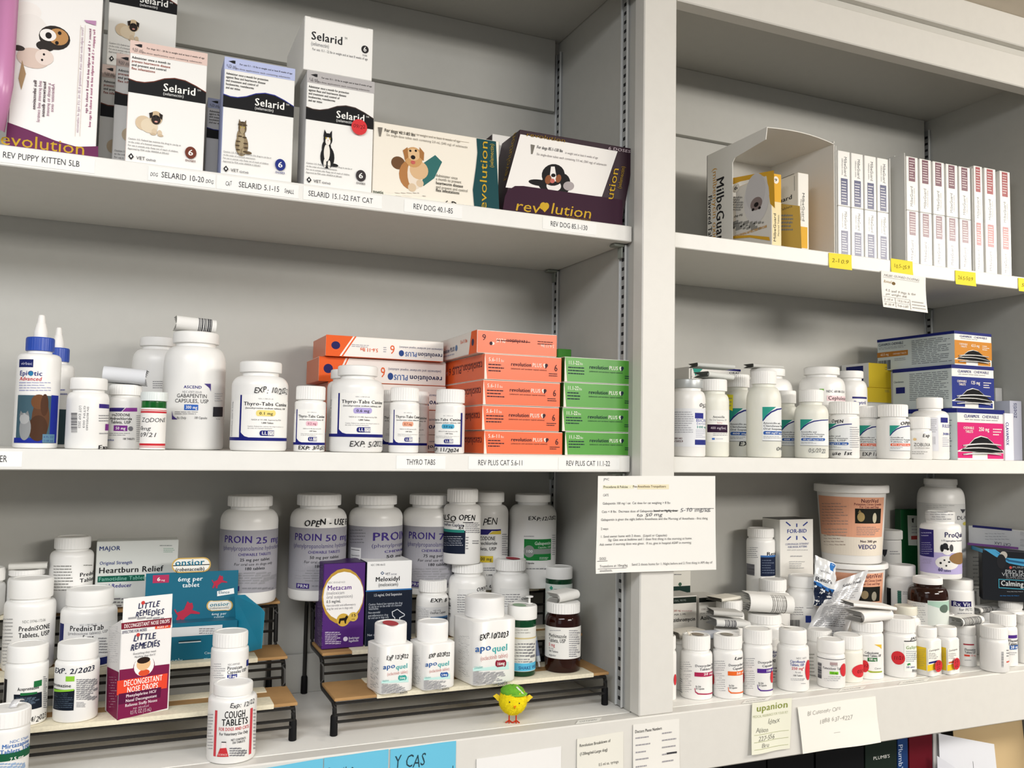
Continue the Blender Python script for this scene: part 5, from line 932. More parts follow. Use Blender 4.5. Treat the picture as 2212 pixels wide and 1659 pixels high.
def spines(cols_, rows, y, ink, dep, lab, grp, flip=0):
    """upright flat cartons, narrow spines to the front; rows bottom then top"""
    for ri, (zfun, hgt) in enumerate(rows):
        for ci, (x0, x1) in enumerate(cols_):
            nf = [r(.22, .50, .78, .98, ink), v('MilbeGuard', .50, .10, .46, .22, '3a3a44'), v('milbemycin oxime', .30, .14, .44, .12, '77777c'), m(.27, .54, .73, .94, 8, 'd9d9e2')] if not flip else [r(.20, .02, .74, .46, ink), v('MilbeGuard', .30, .55, .93, .22, '55555c', 'U'), v('milbemycin oxime', .58, .58, .9, .12, 'a09a9a', 'U'), m(.25, .05, .70, .42, 8, 'dcc9cc')]
            o = box('tablet_carton', lab % (('first', 'second', 'third', 'fourth', 'fifth')[ci], 'lower' if ri == 0 else 'upper'), x0, x1, 0, zfun, y+(.004 if flip > 1 and ri else 0), dep, cols={'d': 'efeeea'}, zt=zfun+hgt, ymid=450, nf=nf, group=grp % ('lower' if ri == 0 else 'upper'), rough=.29)
def tray(label, x0, x1, y, dep, h):
    a, b = aty(x0, 450, y), aty(x1, 450, y); rt = thing('carton_tray', label, 'tray', (a.x, a.y, S1))
    mt = mat('dcdcd8', .6)
    for nm, (p0, p1) in dict(side_panel=((a.x, y, S1+.0003), (a.x+.001, y+dep, S1+h)), right_panel=((b.x-.001, y, S1+.0003), (b.x, y+dep, S1+h-.004)), bottom_panel=((a.x, y, S1+.0003), (b.x, y+dep, S1+.0012)), back_panel=((a.x, y+dep, S1+.0003), (b.x, y+dep+.001, S1+h)), top_panel=((a.x, y+.02, S1+h), (b.x, y+dep, S1+h+.001))).items():
        make(nm, *cuboid(p0, p1), mt, None, rt)
# heights from the picture rows
hb = zat(1900, 457, math.hypot(*(aty(1900, 457, .036).xy-CAM.xy)))-(S1+.0014)
h2 = zat(1820, 325, math.hypot(*(aty(1820, 325, .036).xy-CAM.xy)))-(S1+.0014)-hb
tray('open white tray round the navy-marked tablet cartons', 1806, 1924, .034, .105, hb+h2+.006)
spines([(1811, 1837), (1840, 1865.5), (1868.5, 1893.5), (1896, 1920)], [(S1+.0014, hb-.0005), (S1+.0014+hb, h2-.0005)], .0362, '2a3468', .088, 'navy-marked upright tablet carton, %s from the dispenser carton, %s row', 'navy-marked tablet cartons, %s row')
hb = zat(2060, 469, math.hypot(*(aty(2060, 469, .036).xy-CAM.xy)))-(S1+.0014)
h2 = zat(1970, 338, math.hypot(*(aty(1970, 338, .036).xy-CAM.xy)))-(S1+.0014)-hb
tray('open white tray round the plum-marked tablet cartons', 1955, 2102, .034, .105, hb+h2+.004)
spines([(1959, 1984), (1988, 2012.5), (2016.5, 2041), (2045, 2069.5), (2073, 2097)], [(S1+.0014, hb-.0005), (S1+.0014+hb, h2-.0005)], .0362, '6a3448', .088, 'plum-marked upright tablet carton, %s from the navy-marked cartons, %s row', 'plum-marked tablet cartons, %s row', 1)
h2 = zat(2170, 368, math.hypot(*(aty(2170, 368, .036).xy-CAM.xy)))-(S1+.0004)-hb
spines([(2105, 2123), (2128, 2152), (2161, 2183)], [(S1+.0004, hb), (S1+.0006+hb, h2)], .0362, '9c3038', .088, 'red-marked upright tablet carton, %s from the plum-marked cartons, %s row', 'red-marked tablet cartons, %s row', 2)
# ================================================================ middle right shelf
S2R = S2-.0004
MK = lambda: mat('e4e4da', .4, 0, 'milky')
def amoxi(x0, y0, x1, y1, pill, mg, kind='Oral Suspension, USP', full=1):
    w_ = x1-x0; h_ = y1-y0; X = lambda a: x0+w_*a; Y = lambda a: y0+h_*a
    return [r(x0, y0, x1, y1, 'e6e9ea'), p([(X(0), Y(0)), (X(.45), Y(0)), (X(.28), Y(.12)), (X(.12), Y(.25)), (X(0), Y(.40))], '2a9484'), p([(X(0), Y(.40)), (X(.12), Y(.25)), (X(.28), Y(.13)), (X(.48), Y(.05)), (X(.75), Y(.01)), (X(1), Y(0)), (X(1), Y(.035)), (X(.75), Y(.05)), (X(.5), Y(.09)), (X(.3), Y(.17)), (X(.14), Y(.29)), (X(.02), Y(.42))], '252a78'), t('Amoxicillin and', X(.03), X(.58), Y(.50), h_*.055, '44464c', 'b'), t('Clavulanate Potassium', X(.03), X(.86), Y(.585), h_*.055, '44464c', 'b'), t(kind, X(.03), X(.80), Y(.67), h_*.055, '44464c', 'b'), e(X(.07), Y(.76), w_*.04, h_*.05, pill), e(X(.84), Y(.76), w_*.04, h_*.05, pill), r(X(.07), Y(.71), X(.84), Y(.81), pill), t(mg, X(.10), X(.82), Y(.785), h_*.05, W, 'b'), m(X(.03), Y(.84), X(.6), Y(.93), 2, '77777c'), r(X(0), Y(.985), X(1), Y(1.0), '8a8d90')]
BL = '2f5ca8'; OG = 'e0664a'
bottle('suspension_bottle', 'white bottle with grey metal lid partly behind the cupboard stile', xl=1447, xr=1524, yt=818, cb=837, sh=868, cw=66, y=.062, z=S2R, yref=930, cap=mat('b4b8b8', .35, .3), rib=0, sharp=.42, toks=[r(1440, 882, 1524, 965, 'e4e6ea'), r(1501, 892, 1519, 904, '2a2f86'), t('BIONC', 1503, 1532, 912, 7, '3a3f96'), t('(amoxi', 1504, 1526, 917, 4, '6a6ea8'), t('100 mg', 1504, 1526, 925, 5, '2a8a80', 'b'), r(1501, 950, 1525, 961, '28307e'), m(1503, 927, 1524, 946, 5, '9a9cb8'), m(1458, 888, 1498, 936, 10, '8a8c98'), t('100141', 1455, 1475, 949, 4, '5a2a30', 'b'), t('6/2023', 1455, 1476, 955, 4, '5a2a30', 'b'), t('05/2', 1510, 1526, 880, 8, '26262a', 'h')])
q = bottle('suspension_bottle', 'cloudy white bottle with dark maroon 400 mg bar', xl=1505, xr=1575, yt=818, cb=844, sh=868, cw=61, y=.085, z=S2R, yref=930, body=MK(), rib=.02, toks=[r(1527, 886, 1574, 955, 'e9e9e4'), t('Amoxicillin', 1540, 1565, 903, 5, '33333a', 'b'), t('For Oral Suspension, USP', 1533, 1569, 909, 4, '77777c'), t('Dye-Free', 1549, 1560, 915, 3.5, 'c06060'), r(1528, 917, 1571, 934, '2c1430'), t('400 mg/5mL', 1535, 1568, 927, 5, 'd0c4d0'), m(1540, 935, 1572, 942, 2, '66666c'), r(1538, 946, 1544, 950, '3a6ab8'), m(1546, 946, 1568, 950, 1, '9aa0b0')])
o = box('medicine_carton', 'white carton with green corner and navy stripe at the back, behind the leaflets', 1488, 1600, 795, S2R, .190, .05, cols={'d': 'e2e0dc'}, ymid=810, f=[p([(1494, 789), (1524, 791), (1512, 803), (1502, 812)], '2a9484'), r(1560, 797, 1600, 801, '2a2a7a'), v('Amoxicillin', 1491, 796, 818, 4, '2a2a2e', 'b'), t('ORAL', 1575, 1598, 808, 4, '44444a', 'b')])
leaflet('rumpled folded leaflet on the bottle with maroon bar', 1512, 1572, 806, .088, q.zt+.0003, .034, yaw=.12, tilt=.05, col='d4d6d2', h=.008)
leaflet('thin folded leaflet lying across another leaflet behind the maroon bar bottle', 1500, 1574, 792, .092, q.zt+.0165, .030, yaw=-.12, tilt=.02, col='c9cbc8', h=.006)
bottle('suspension_bottle', 'cloudy bottle with green-cornered label and yellow sticker on its shoulder', xl=1561, xr=1625, yt=808, cb=836, sh=868, cw=52, y=.125, z=S2R, yref=930, body=MK(), rib=.03, toks=amoxi(1576, 882, 1640, 954, BL, '400 mg/57 mg')+[t('EXP', 1595, 1622, 964, 9, '1c1c20', 'bh')], marks=[[p([(1571, 852), (1584, 853), (1583, 888), (1574, 884)], 'ece23a'), m(1574, 857, 1582, 880, 3, '8a8430')]], mark='yellow_sticker')
bottle('suspension_bottle', 'tallest cloudy bottle with green-cornered label, standing at the front', xl=1612, xr=1688, yt=800, cb=829, sh=866, cw=56, y=.062, z=S2R, yref=930, body=MK(), rib=.02, toks=amoxi(1647, 879, 1712, 953, BL, '400 mg/57 mg per 5 mL')+[t('04/', 1676, 1690, 973, 8, '5a5c5e', 'h')])
q = bottle('white_jar', 'white jar with leaflet on its lid behind the tallest cloudy bottle', xl=1604, xr=1713, yt=794, cb=811, sh=848, cw=76, y=.165, z=S2R, yref=880, rib=0, cat='jar', sharp=.42)
leaflet('flat folded leaflet on the jar lid behind the tallest cloudy bottle', 1617, 1682, 783, .165, q.zt+.0003, .026, col='c4c4c0', h=.006)
bottle('suspension_bottle', 'cloudy bottle half hidden between the tallest and the 05/2022 bottles', xl=1672, xr=1722, yt=843, cb=871, sh=892, cw=46, y=.118, z=S2R, yref=930, body=MK(), rib=.02, toks=amoxi(1688, 907, 1740, 963, BL, '400 mg/57 mg'))
bottle('suspension_bottle', 'shorter cloudy bottle with 05/2022 handwritten below its label', xl=1716, xr=1790, yt=841, cb=868, sh=894, cw=54, y=.062, z=S2R, yref=940, body=MK(), rib=.02, toks=amoxi(1729, 906, 1789, 963, BL, '400 mg/57 mg per 5 mL')+[t('05/2022', 1746, 1783, 978, 9, '77797a', 'h')])
bottle('cephalexin_jar', 'large white cephalexin jar with pink name bar and green corner', xl=1725, xr=1826, yt=791, cb=808, sh=838, cw=78, y=.125, z=S2R, yref=870, rib=0, cat='jar', sharp=.42, toks=[p([(1770, 840), (1780, 840), (1778, 851), (1774, 850)], '6ab23a'), t('NDC 68180-121-0', 1785, 1824, 848, 5, '77777c', 'b'), r(1786, 855, 1828, 866, 'ecd0d4'), t('Cephalexin', 1789, 1826, 864, 8, '3a2028', 'b')])
bottle('tablet_bottle', 'white tablet bottle with OPEN and use 1st handwritten on it', xl=1790, xr=1857, yt=867, cb=894, sh=906, cw=66, y=.058, z=S2R, yref=950, rib=.03, sharp=.3, toks=amoxi(1782, 915, 1840, 972, BL, '250 mg/125 mg', 'Tablets, USP')+[t('OPEN', 1797, 1822, 914, 7, '1c1c20', 'bh'), t('use 1st', 1798, 1840, 983, 8, '26262a', 'bh'), m(1836, 921, 1856, 968, 10, '8a8a90')])
bottle('white_jar', 'smaller white jar with navy line label behind the cephalexin jar', xl=1800, xr=1874, yt=800, cb=816, sh=846, cw=58, y=.155, z=S2R, yref=870, rib=0, cat='jar', sharp=.42, toks=[r(1841, 857, 1872, 861, '2a2a70'), t('Baytril', 1844, 1870, 873, 7, '44448a', 'b')])
bottle('tablet_bottle', 'white tablet bottle with orange pill mark, half hidden, EXP 11 handwritten', xl=1846, xr=1904, yt=877, cb=902, sh=912, cw=54, y=.098, z=S2R, yref=950, rib=.03, sharp=.3, toks=amoxi(1857, 919, 1912, 974, OG, '875 mg/125 mg', 'Tablets, USP')+[t('EXP 11', 1863, 1894, 985, 8, '26262a', 'bh')])
bottle('tablet_bottle', 'white tablet bottle with orange pill mark, OPEN handwritten, standing in front', xl=1893, xr=1966, yt=873, cb=900, sh=914, cw=66, y=.058, z=S2R, yref=950, rib=.03, sharp=.3, toks=amoxi(1922, 919, 1972, 974, OG, '875 mg/125 mg', 'Tablets, USP')+[t('OPEN', 1945, 1966, 918, 7, '26262a', 'bh')])
bottle('tablet_bottle', 'small white bottle with widely spaced grey capitals beside the pink carton', xl=1958, xr=2014, yt=900, cb=926, sh=938, cw=50, y=.046, z=S2R, yref=960, rib=.02, sharp=.3, toks=[t('ZOBUXA', 1974, 2009, 964, 7, '44403c'), e(1976, 949, 4, 3, 'e0c08a'), t('Exp', 1993, 2008, 944, 7, '26262a', 'bh'), t('enrofloxacin tablets', 1976, 2008, 969, 3, '9a9690'), m(1970, 974, 2010, 982, 2, '8a8680')])
bottle('tablet_bottle', 'tall white bottle with navy corner logo leaning close to the pink-fronted carton', xl=1968, xr=2051, yt=858, cb=882, sh=900, cw=58, y=.066, z=S2R, yref=940, rib=0, toks=[r(2010, 902, 2027, 974, 'dcdde4'), r(2032, 902, 2047, 913, '26287a'), t('RILEXINE', 2035, 2062, 924, 7, '6a6ea8'), t('300 mg', 2036, 2058, 940, 5, '2a3a90', 'b'), m(2036, 944, 2050, 966, 5, '9a9cb8'), k(2014, 943, 2020, 960), m(2010, 905, 2024, 935, 7, '8a8c98')])
NB = '1b2470'
def clav(label, xl, xr, yt, z, y, dep, col, mg, yaw, lface, h=None):
    q = box('chewable_tablet_carton', label, xl, xr, yt, z, y, dep, yaw=yaw, cols={'d': 'ccd6d6', 'f': 'e9e8e2', 't': NB}, ymid=yt+40,
        nf=[r(0, 0, 1, .085, NB), p([(.0, .27), (1, .27), (1, .80), (.90, .78), (.78, .68), (.62, .55), (.48, .52), (.35, .57), (.20, .72), (.05, .80), (0, .82)], col), r(0, .84, .30, .96, col), r(.62, .86, .96, .97, col), t('CLAVAMOX', .14, .46, .175, .06, '33387a', 'b'), t('CHEWABLE', .52, .88, .175, .06, '33387a'), m(.16, .19, .86, .235, 1, '77777c'), t('CHEWABLE', .12, .34, .40, .05, 'f0e6dc', 'b'), t('TABLETS', .16, .32, .47, .05, 'f0e6dc', 'b'), t(mg, .44, .66, .43, .075, 'f6f0e8', 'b'), m(.74, .36, .94, .52, 3, 'f0e6dc')],
        nl=[r(0, 0, 1, .085, NB)]+lface)
    # torn opening with the foil strips showing
    def Pt(a, b, o_): return q.o+q.ex*(q.w*a)+Vector((0, 0, q.h*(1-b)))-q.ey*o_
    op = [(.05, .82), (.20, .73), (.35, .585), (.48, .54), (.62, .57), (.78, .70), (.92, .80), (.95, .84), (.60, .85), (.30, .83)]
    make('torn_opening', [Pt(a, b, .0012) for a, b in op], [tuple(range(len(op)))], mat('1a1a1c', .8), None, q.root)
    for b0, c_, sw in ((.90, 'd9d9d6', .0), (.80, 'c4c4c2', .03), (.72, 'dededc', -.02)):
        V = []; F_ = []
        for i in range(9):
            a = .10+.80*i/8; bb = b0-.035*math.sin(PI*i/8)+sw*(i/8-.5)
            V += [Pt(a, bb, .002+.010*math.sin(PI*i/8)*(b0-.6)), Pt(a, bb-.025, .001)]
        for i in range(8): F_.append((2*i, 2*i+2, 2*i+3, 2*i+1))
        o_ = make('foil_strip', V, F_, mat(c_, .3, .3), None, q.root, .8); sm = o_.modifiers.new('thickness', 'SOLIDIFY'); sm.thickness = .0008
    return q
MT3 = [m(.30, .16, .93, .86, 14, '55606a')]
q1 = clav('navy-topped chewable tablet carton with torn pink front, lowest of its stack', 2068, 2170, 884, S2R, .040, .130, 'cf2a72', '250 mg', .06, MT3)
q2 = clav('navy-topped chewable tablet carton with torn blue front, middle of its stack', 2056, 2147, 790, q1.zt+.0004, .050, .126, '22307f', '125 mg', -.03, [t('Clavulanate', .02, .20, .34, .05, '44505a'), r(.06, .45, .22, .60, NB), m(.30, .13, .95, .80, 15, '44505a')])
q3 = clav('navy-topped chewable tablet carton with torn orange front, topmost of its stack', 2062, 2142, 718, q2.zt+.0004, .054, .160, 'c9852f', '62.5 mg', .03, [t('CLAVAMOX CHEWABLE', .02, .36, .22, .08, '2a3048', 'b'), m(.02, .25, .42, .34, 2, '66707a'), r(.0, .42, .42, .58, 'b87a34'), t('62.5 mg', .05, .16, .53, .07, 'f0e4d4', 'b'), t('CHEWABLE TABLETS', .22, .40, .53, .05, 'f0e4d4'), k(.02, .68, .19, .97), m(.24, .64, .42, .74, 2, '66707a'), m(.47, .14, .97, .90, 14, '44505a')])
z_ = S2R
for i, (xl, xr, yt, lab) in enumerate(((1873, 1926, 838, 'yellow-ended navy and white carton, lower of two beside the navy-topped stack'), (1877, 1925, 785, 'yellow-ended navy and white carton, upper of two beside the navy-topped stack'))):
    if i == 0:
        b0 = box('medicine_carton', 'white carton lying under the two yellow-ended cartons', 1872, 1985, 872, S2R, .190, .065, cols={'d': 'e2e2de'}, f=[r(1942, 869, 1950, 874, 'd8c040'), t('CLAVAMOX', 1950, 1984, 881, 7, '3a3f8a', 'b'), m(1950, 884, 1980, 893, 2, '8a8c9a')]); z_ = b0.zt+.0004
    b1 = box('medicine_carton', lab, xl, xr, yt, z_, .190+.002*i, .066, yaw=.0, cols={'d': 'e0e0dc', 'f': 'd8bc2e', 't': 'd8bc2e'}, ymid=yt+15, nl=[r(.18, .10, .80, .96, '1a2260'), t('Clav', .02, .16, .6, .3, '1a2260', 'b')], nf=[m(.72, .10, .96, .28, 2, '6a5c10')]); z_ = b1.zt+.0004
b = box('medicine_carton', 'white carton lettered sideways in navy capitals next to the pink-fronted carton', 2171, 2190, 893, S2R, .044, .014, cols={'d': 'e9e8ee'}, ymid=950, f=[v('CLAVAMOX', 2173, 912, 962, 6, '2a2f7a', 'b')])
b = box('medicine_carton', 'lilac-white carton lettered sideways in lower case at the shelf end', 2183, 2208, 866, S2R, .0605, .03, cols={'d': 'd0d2e2'}, ymid=930, f=[v('zoetis', 2187, 870, 903, 9, '4a4e78', 'U')])
box('medicine_carton', 'plain pale carton standing at the far end of the suspension shelf', 2152, 2166, 838, S2R, .100, .05, cols={'d': 'dcdcdc'}, ymid=900)
# ================================================================ lower right: many small bottles
risr = mat('dddcd6', .5, 0, 'paint')
def riser(label, x0, x1, y0, y1, h):
    rt = thing('step_riser', label, 'riser', ((x0+x1)/2, y0, ZD))
    V, F_ = bevelled(*cuboid((x0, y0, ZD+h-.008), (x1, y1, ZD+h)), .0008); make('step_board', V, F_, risr, None, rt)
    for a in (x0, x1-.008):
        V, F_ = bevelled(*cuboid((a, y0, ZD+.0003), (a+.008, y1, ZD+h-.0082)), .0008); make('leg_panel', V, F_, risr, None, rt)
HA, HB, HC = ZD+.100, ZD+.040, ZD+.104
riser('white step board under the blue-rayed carton', .940, 1.085, .186, .250, .100)
riser('white step board under the two orange-labelled tubs', 1.100, 1.216, .136, .250, .040)
riser('white step board under the tall supplement jar and black carton', 1.292, 1.418, .150, .250, .104)
small = dict(rib=.025, neck=.92, sharp=.34)
# ---- back row
bottle('supplement_bottle', 'white bottle with navy label panel beside the blue-rayed carton', xl=1612, xr=1675, yt=1138, cb=1162, sh=1178, cw=58, y=.218, z=HA, yref=1210, toks=[r(1643, 1202, 1676, 1245, '16203a'), r(1643, 1200, 1676, 1204, '3a6aa8'), t('RenalK', 1656, 1686, 1199, 7, '26262a', 'b'), m(1614, 1181, 1638, 1206, 6, '55555a'), k(1613, 1219, 1630, 1240, '77777c', 1), m(1646, 1208, 1674, 1240, 6, '5a6478')], **small)
box('supplement_carton', 'white carton with name in blue rays, leaning open top', 1685, 1757, 1121, HA, .192, .045, cols={'d': 'd9d8d2', 'f': 'dedcd6', 't': '3a3a38'}, ymid=1180,
    f=[t('FOR-BID', 1700, 1743, 1151, 8, '2f3f8a', 'b')]+[p([(1721+math.sin(a)*q0-math.cos(a)*1.3, 1147-math.cos(a)*q0*.95-math.sin(a)*1.3), (1721+math.sin(a)*q1-math.cos(a)*1.3, 1147-math.cos(a)*q1*.95-math.sin(a)*1.3), (1721+math.sin(a)*q1+math.cos(a)*1.3, 1147-math.cos(a)*q1*.95+math.sin(a)*1.3), (1721+math.sin(a)*q0+math.cos(a)*1.3, 1147-math.cos(a)*q0*.95+math.sin(a)*1.3)], '2f3f8a') for a, q0, q1 in ((0, 9, 17), (.85, 18, 31), (-.85, 18, 31), (PI, 11, 20), (PI-.8, 18, 29), (PI+.8, 18, 29))]+
      [t('COPROPHAGIA DETERRENT', 1696, 1747, 1177, 4, '6a7098'), t('FOR DOGS, KITTENS', 1702, 1743, 1183, 4, '6a7098', 'b'), m(1700, 1186, 1746, 1190, 1, '9a9a98'), m(1707, 1199, 1737, 1204, 1, '77777c'), m(1705, 1211, 1742, 1229, 4, '9a9a98')])
TUB = lambda: mat('e6e4e0', .35)
def tub(label, xl, xr, xbl, xbr, yt, cb, ybot, y, z, lidw, toks, zt=None):
    a, b = ray(xl, cb+10), ray(xr, cb+10); c0 = aty((xl+xr)/2, cb+20, y); D = math.hypot(c0.x, c0.y-CAM.y)
    R1 = D*(xr-xl)/2/FPX*math.cos(math.atan(((xl+xr)/2-1106)/FPX)); R0 = R1*(xbr-xbl)/(xr-xl); rc = R1*lidw/(xr-xl); c = Vector((c0.x, c0.y))
    zt = zat((xl+xr)/2, yt, D-rc); zt = zt if zt > CAM.z else zat((xl+xr)/2, yt, D+rc*.9); zc = zat((xl+xr)/2, cb, D-rc)
    rt = thing('supplement_tub', label, 'tub', (c.x, c.y, z))
    make('body', *lathe(c, [(R0*.95, z), (R0, z+.002), (R1, zc-.002), (R1, zc+.001)], 48), TUB(), None, rt, .7)
    make('lid', *lathe(c, [(rc*.97, zc), (rc, zc+.001), (rc, zt-.002), (rc*.985, zt-.0005), (rc*.95, zt), (rc*.9, zt-.002)], 48), CAPW(), None, rt, .6)
    put(Cyl(c, R0, z, R1, zc), rt, toks)
    o = Res(); o.zt = zt-.0018; return o
PCH = 'dfa486'
q = tub('lower orange-labelled supplement tub with its twin on top', 1769, 1906, 1776, 1898, 1203, 1232, 1330, .192, HB, 150, [r(1772, 1238, 1906, 1330, PCH), t('NutriVed', 1860, 1904, 1249, 9, '5a2430', 'b'), t('Potassium Citrate Granules', 1850, 1904, 1257, 5, '6a2c34', 'b'), t('For Cats and Dogs', 1862, 1900, 1264, 5, '6a2c34', 'b'), r(1856, 1268, 1900, 1300, '1c1c18'), e(1868, 1285, 8, 9, '8a7a5c'), e(1888, 1288, 5, 10, '9a9484')])
tub('upper orange-labelled supplement tub standing on its twin', 1769, 1908, 1780, 1900, 1043, 1066, 1207, .192, q.zt+.0003, 152, [r(1770, 1074, 1908, 1160, PCH), r(1770, 1160, 1908, 1200, 'e6dccc'), t('NutriVed', 1860, 1897, 1086, 8, '5a2430', 'b'), t('Potassium Citrate Granules', 1845, 1903, 1092, 5, '6a2c34', 'b'), t('For Cats and Dogs', 1857, 1898, 1098, 5, '6a2c34', 'b'), r(1847, 1099, 1902, 1131, '191a14'), e(1860, 1117, 8, 10, 'a08a5c'), p([(1853, 1108), (1857, 1101), (1861, 1107)], '8a744c'), e(1889, 1119, 4, 11, 'c0b8a0'), m(1850, 1137, 1900, 1157, 5, '6a4a40'), t('Net 300 gm', 1858, 1893, 1172, 5, '3a2030', 'b'), t('VEDCO', 1854, 1892, 1186, 9, '2c2a6a', 'b'), m(1776, 1085, 1832, 1135, 8, '8a5c48'), m(1780, 1140, 1830, 1180, 6, '8a6c58')])
bottle('supplement_jar', 'white jar with grey shield logo behind the tubs', xl=1893, xr=1948, yt=1142, cb=1166, sh=1172, cw=60, y=.222, z=ZD, yref=1200, rib=0, cat='jar', toks=[p([(1906, 1187), (1917, 1187), (1915, 1197), (1911, 1203), (1907, 1197)], '3a3a40'), m(1922, 1189, 1944, 1199, 2, '77777c')])
box('supplement_carton', 'dark green carton with white card front at the back', 1946, 2003, 1100, HC, .236, .014, cols={'d': '0e4a26'}, ymid=1140, f=[p([(1960, 1113), (2003, 1115), (2003, 1179), (1962, 1178)], 'd9dcd4'), p([(1969, 1120), (1974, 1119), (1973, 1130), (1970, 1128)], '2a2a2a'), r(1968, 1157, 2003, 1165, 'a8403c'), m(1969, 1134, 2000, 1154, 3, '9a9a9a')])
q = bottle('supplement_jar', 'tall white supplement jar with plain wide lid, highest at the back', xl=1981, xr=2086, yt=1033, cb=1048, sh=1086, cw=74, y=.186, z=HC, yref=1140, rib=0, cat='jar', sharp=.42, neck=.95, toks=[r(1984, 1088, 2088, 1225, 'd4d4d2'), m(2001, 1090, 2062, 1098, 2, '8a8a88'), t('DL-Methionine', 2067, 2120, 1122, 8, '44444a', 'b'), p([(2074, 1100), (2086, 1100), (2079, 1109)], '44444a'), e(2084, 1131, 5, 4, 'c9bc5a')])
bottle('calming_tablet_bottle', 'white bottle with dalmatian photo, purple panel and paper-wrapped cap', xl=1987, xr=2078, yt=1102, cb=1127, sh=1146, cw=66, y=.105, z=None, yb=1252, yref=1200, rib=0, neck=.95, sharp=.4, cap=mat('d6d6d4', .3), toks=[r(1985, 1194, 2082, 1240, 'b3a9d4'), r(1985, 1143, 2017, 1202, '2c2468'), m(1990, 1148, 2014, 1160, 2, '8a86b8'), m(1991, 1170, 2014, 1198, 6, '7a76a8'), t('ProQuiet', 2040, 2083, 1161, 11, '33305a', 'b'), t('l-Tryptophan Formula for', 2034, 2080, 1170, 3.5, '4a4a5a', 'b'), e(2048, 1216, 22, 15, 'e4e2de'), e(2046, 1186, 12, 13, 'e9e7e4'), e(2035, 1184, 4, 8, '1c1c1e'), e(2055, 1184, 4, 8, '4a4a4c'), e(2042, 1180, 6, 7, '26262a'), e(2047, 1186, 3, 3, '141414'), e(2040, 1210, 2, 2, '2a2a2c'), e(2050, 1214, 2.5, 2, '2a2a2c'), e(2044, 1222, 2, 2, '2a2a2c'), e(2056, 1208, 2, 2, '2a2a2c'), e(2032, 1216, 2.5, 2.5, '2a2a2c'), e(2072, 1206, 12, 13, '8a6a44'), t('60', 2027, 2037, 1234, 8, '2c2a5a', 'b'), t('tablets', 2039, 2054, 1235, 5, '2c2a5a', 'b'), m(1989, 1206, 2015, 1218, 3, '6a6490')])
qq = [o for o in bpy.data.objects if o.name.startswith('calming_tablet_bottle')][0]
put(Cyl(Vector(qq.location).xy, .0232, ZD), qq, [m(1998, 1104, 2060, 1124, 4, '55555a')], lname='wrapper_print')
BK = '15181e'
bx = box('supplement_carton', 'black carton with light blue swoosh and boxed calming lettering', 2122, 2236, 1192, ZD+.0975, .074, .034, yaw=-.73, cols={'d': BK, 't': '1c2026'}, ymid=1240,
    f=[p([(2124, 1185), (2150, 1187), (2175, 1205), (2212, 1208), (2250, 1206), (2250, 1220), (2210, 1223), (2180, 1217), (2150, 1202)], '4a9cc8'), p([(2150, 1191), (2180, 1209), (2212, 1214), (2250, 1212), (2250, 1215), (2210, 1218), (2178, 1213)], '2a5a80'), e(2168, 1199, 8, 8, 'b9b4ac'), e(2163, 1213, 10, 16, '26262a'), e(2183, 1226, 3, 3, 'c0504a'), t('PURINA', 2187, 2222, 1228, 4, '9a9ca0'), t('PRO PLAN', 2171, 2232, 1239, 7, 'b4b8bc'), t('VETERINARY', 2164, 2240, 1246, 7, 'b4b8bc'), t('SUPPLEMENTS', 2173, 2230, 1251, 4, '8a8e94'), r(2157, 1253, 2250, 1273, '4aa8c0'), r(2158.5, 1254.5, 2250, 1271.5, BK), t('Calming Care', 2162, 2246, 1267, 11, 'd9dcdc', 'b'), m(2175, 1276, 2212, 1280, 1, '6a6e74'), m(2160, 1284, 2212, 1290, 1, '2a5a8a')],
    l=[p([(2098, 1178), (2123, 1186), (2123, 1194), (2098, 1186)], '4a9cc8'), m(2102, 1200, 2116, 1285, 10, '44484e')])
b0 = box('supplement_carton', 'white carton with navy stripe and upside-down lettering, on edge along the side wall', 2092, 2222, 1142, bx.zt+.0004, .152, .016, yaw=-PI/2, cols={'d': 'd6d8da', 'f': 'd2d4d8'}, ymid=1160, f=[p([(2101, 1134), (2186, 1142), (2186, 1147), (2101, 1139)], '2a2c6a'), t('CAT LAX', 2148, 2184, 1178, 6, '44445a', 'u'), m(2128, 1150, 2184, 1168, 3, '8a8c98'), p([(2090, 1172), (2200, 1182), (2200, 1187), (2090, 1177)], '8a5aa0'), k(2204, 1148, 2212, 1180, '77777c', 1)])
# ---- third row
q = bottle('tablet_bottle', 'white bottle with broad ribbed cap in front of the navy-panel bottle', xl=1632, xr=1707, yt=1246, cb=1278, sh=1300, cw=60, y=.165, z=ZD, yref=1320, toks=[m(1684, 1318, 1706, 1322, 1, '55555a')], **small)
bottle('tablet_bottle', 'white round-shouldered bottle with barcode in front of the blue-rayed carton', xl=1697, xr=1771, yt=1238, cb=1271, sh=1302, cw=63, y=.160, z=ZD, yref=1320, rib=0, neck=.9, sharp=.45, toks=[m(1706, 1310, 1736, 1330, 4, '55555a'), k(1707, 1339, 1728, 1356), r(1740, 1330, 1752, 1345, '2a3a86'), m(1742, 1311, 1756, 1316, 1, '66666c')])
q = bottle('tablet_bottle', 'white bottle carrying a thick striped leaflet, beside the foil pouch', xl=1608, xr=1696, yt=1318, cb=1350, sh=1366, cw=74, y=.112, z=ZD, yref=1390, toks=[], **small)
leaflet('thick striped folded leaflet propped on a ribbed bottle cap', 1619, 1697, 1286, .108, q.zt+.0003, .040, yaw=-.3, bar=(.50, .84), tilt=.06, barcol='8a8884')
q = bottle('tablet_bottle', 'white ribbed-cap bottle with small leaflet, next to the azithromycin cartons', xl=1543, xr=1608, yt=1290, cb=1320, sh=1340, cw=58, y=.128, z=ZD, yref=1350, **small)
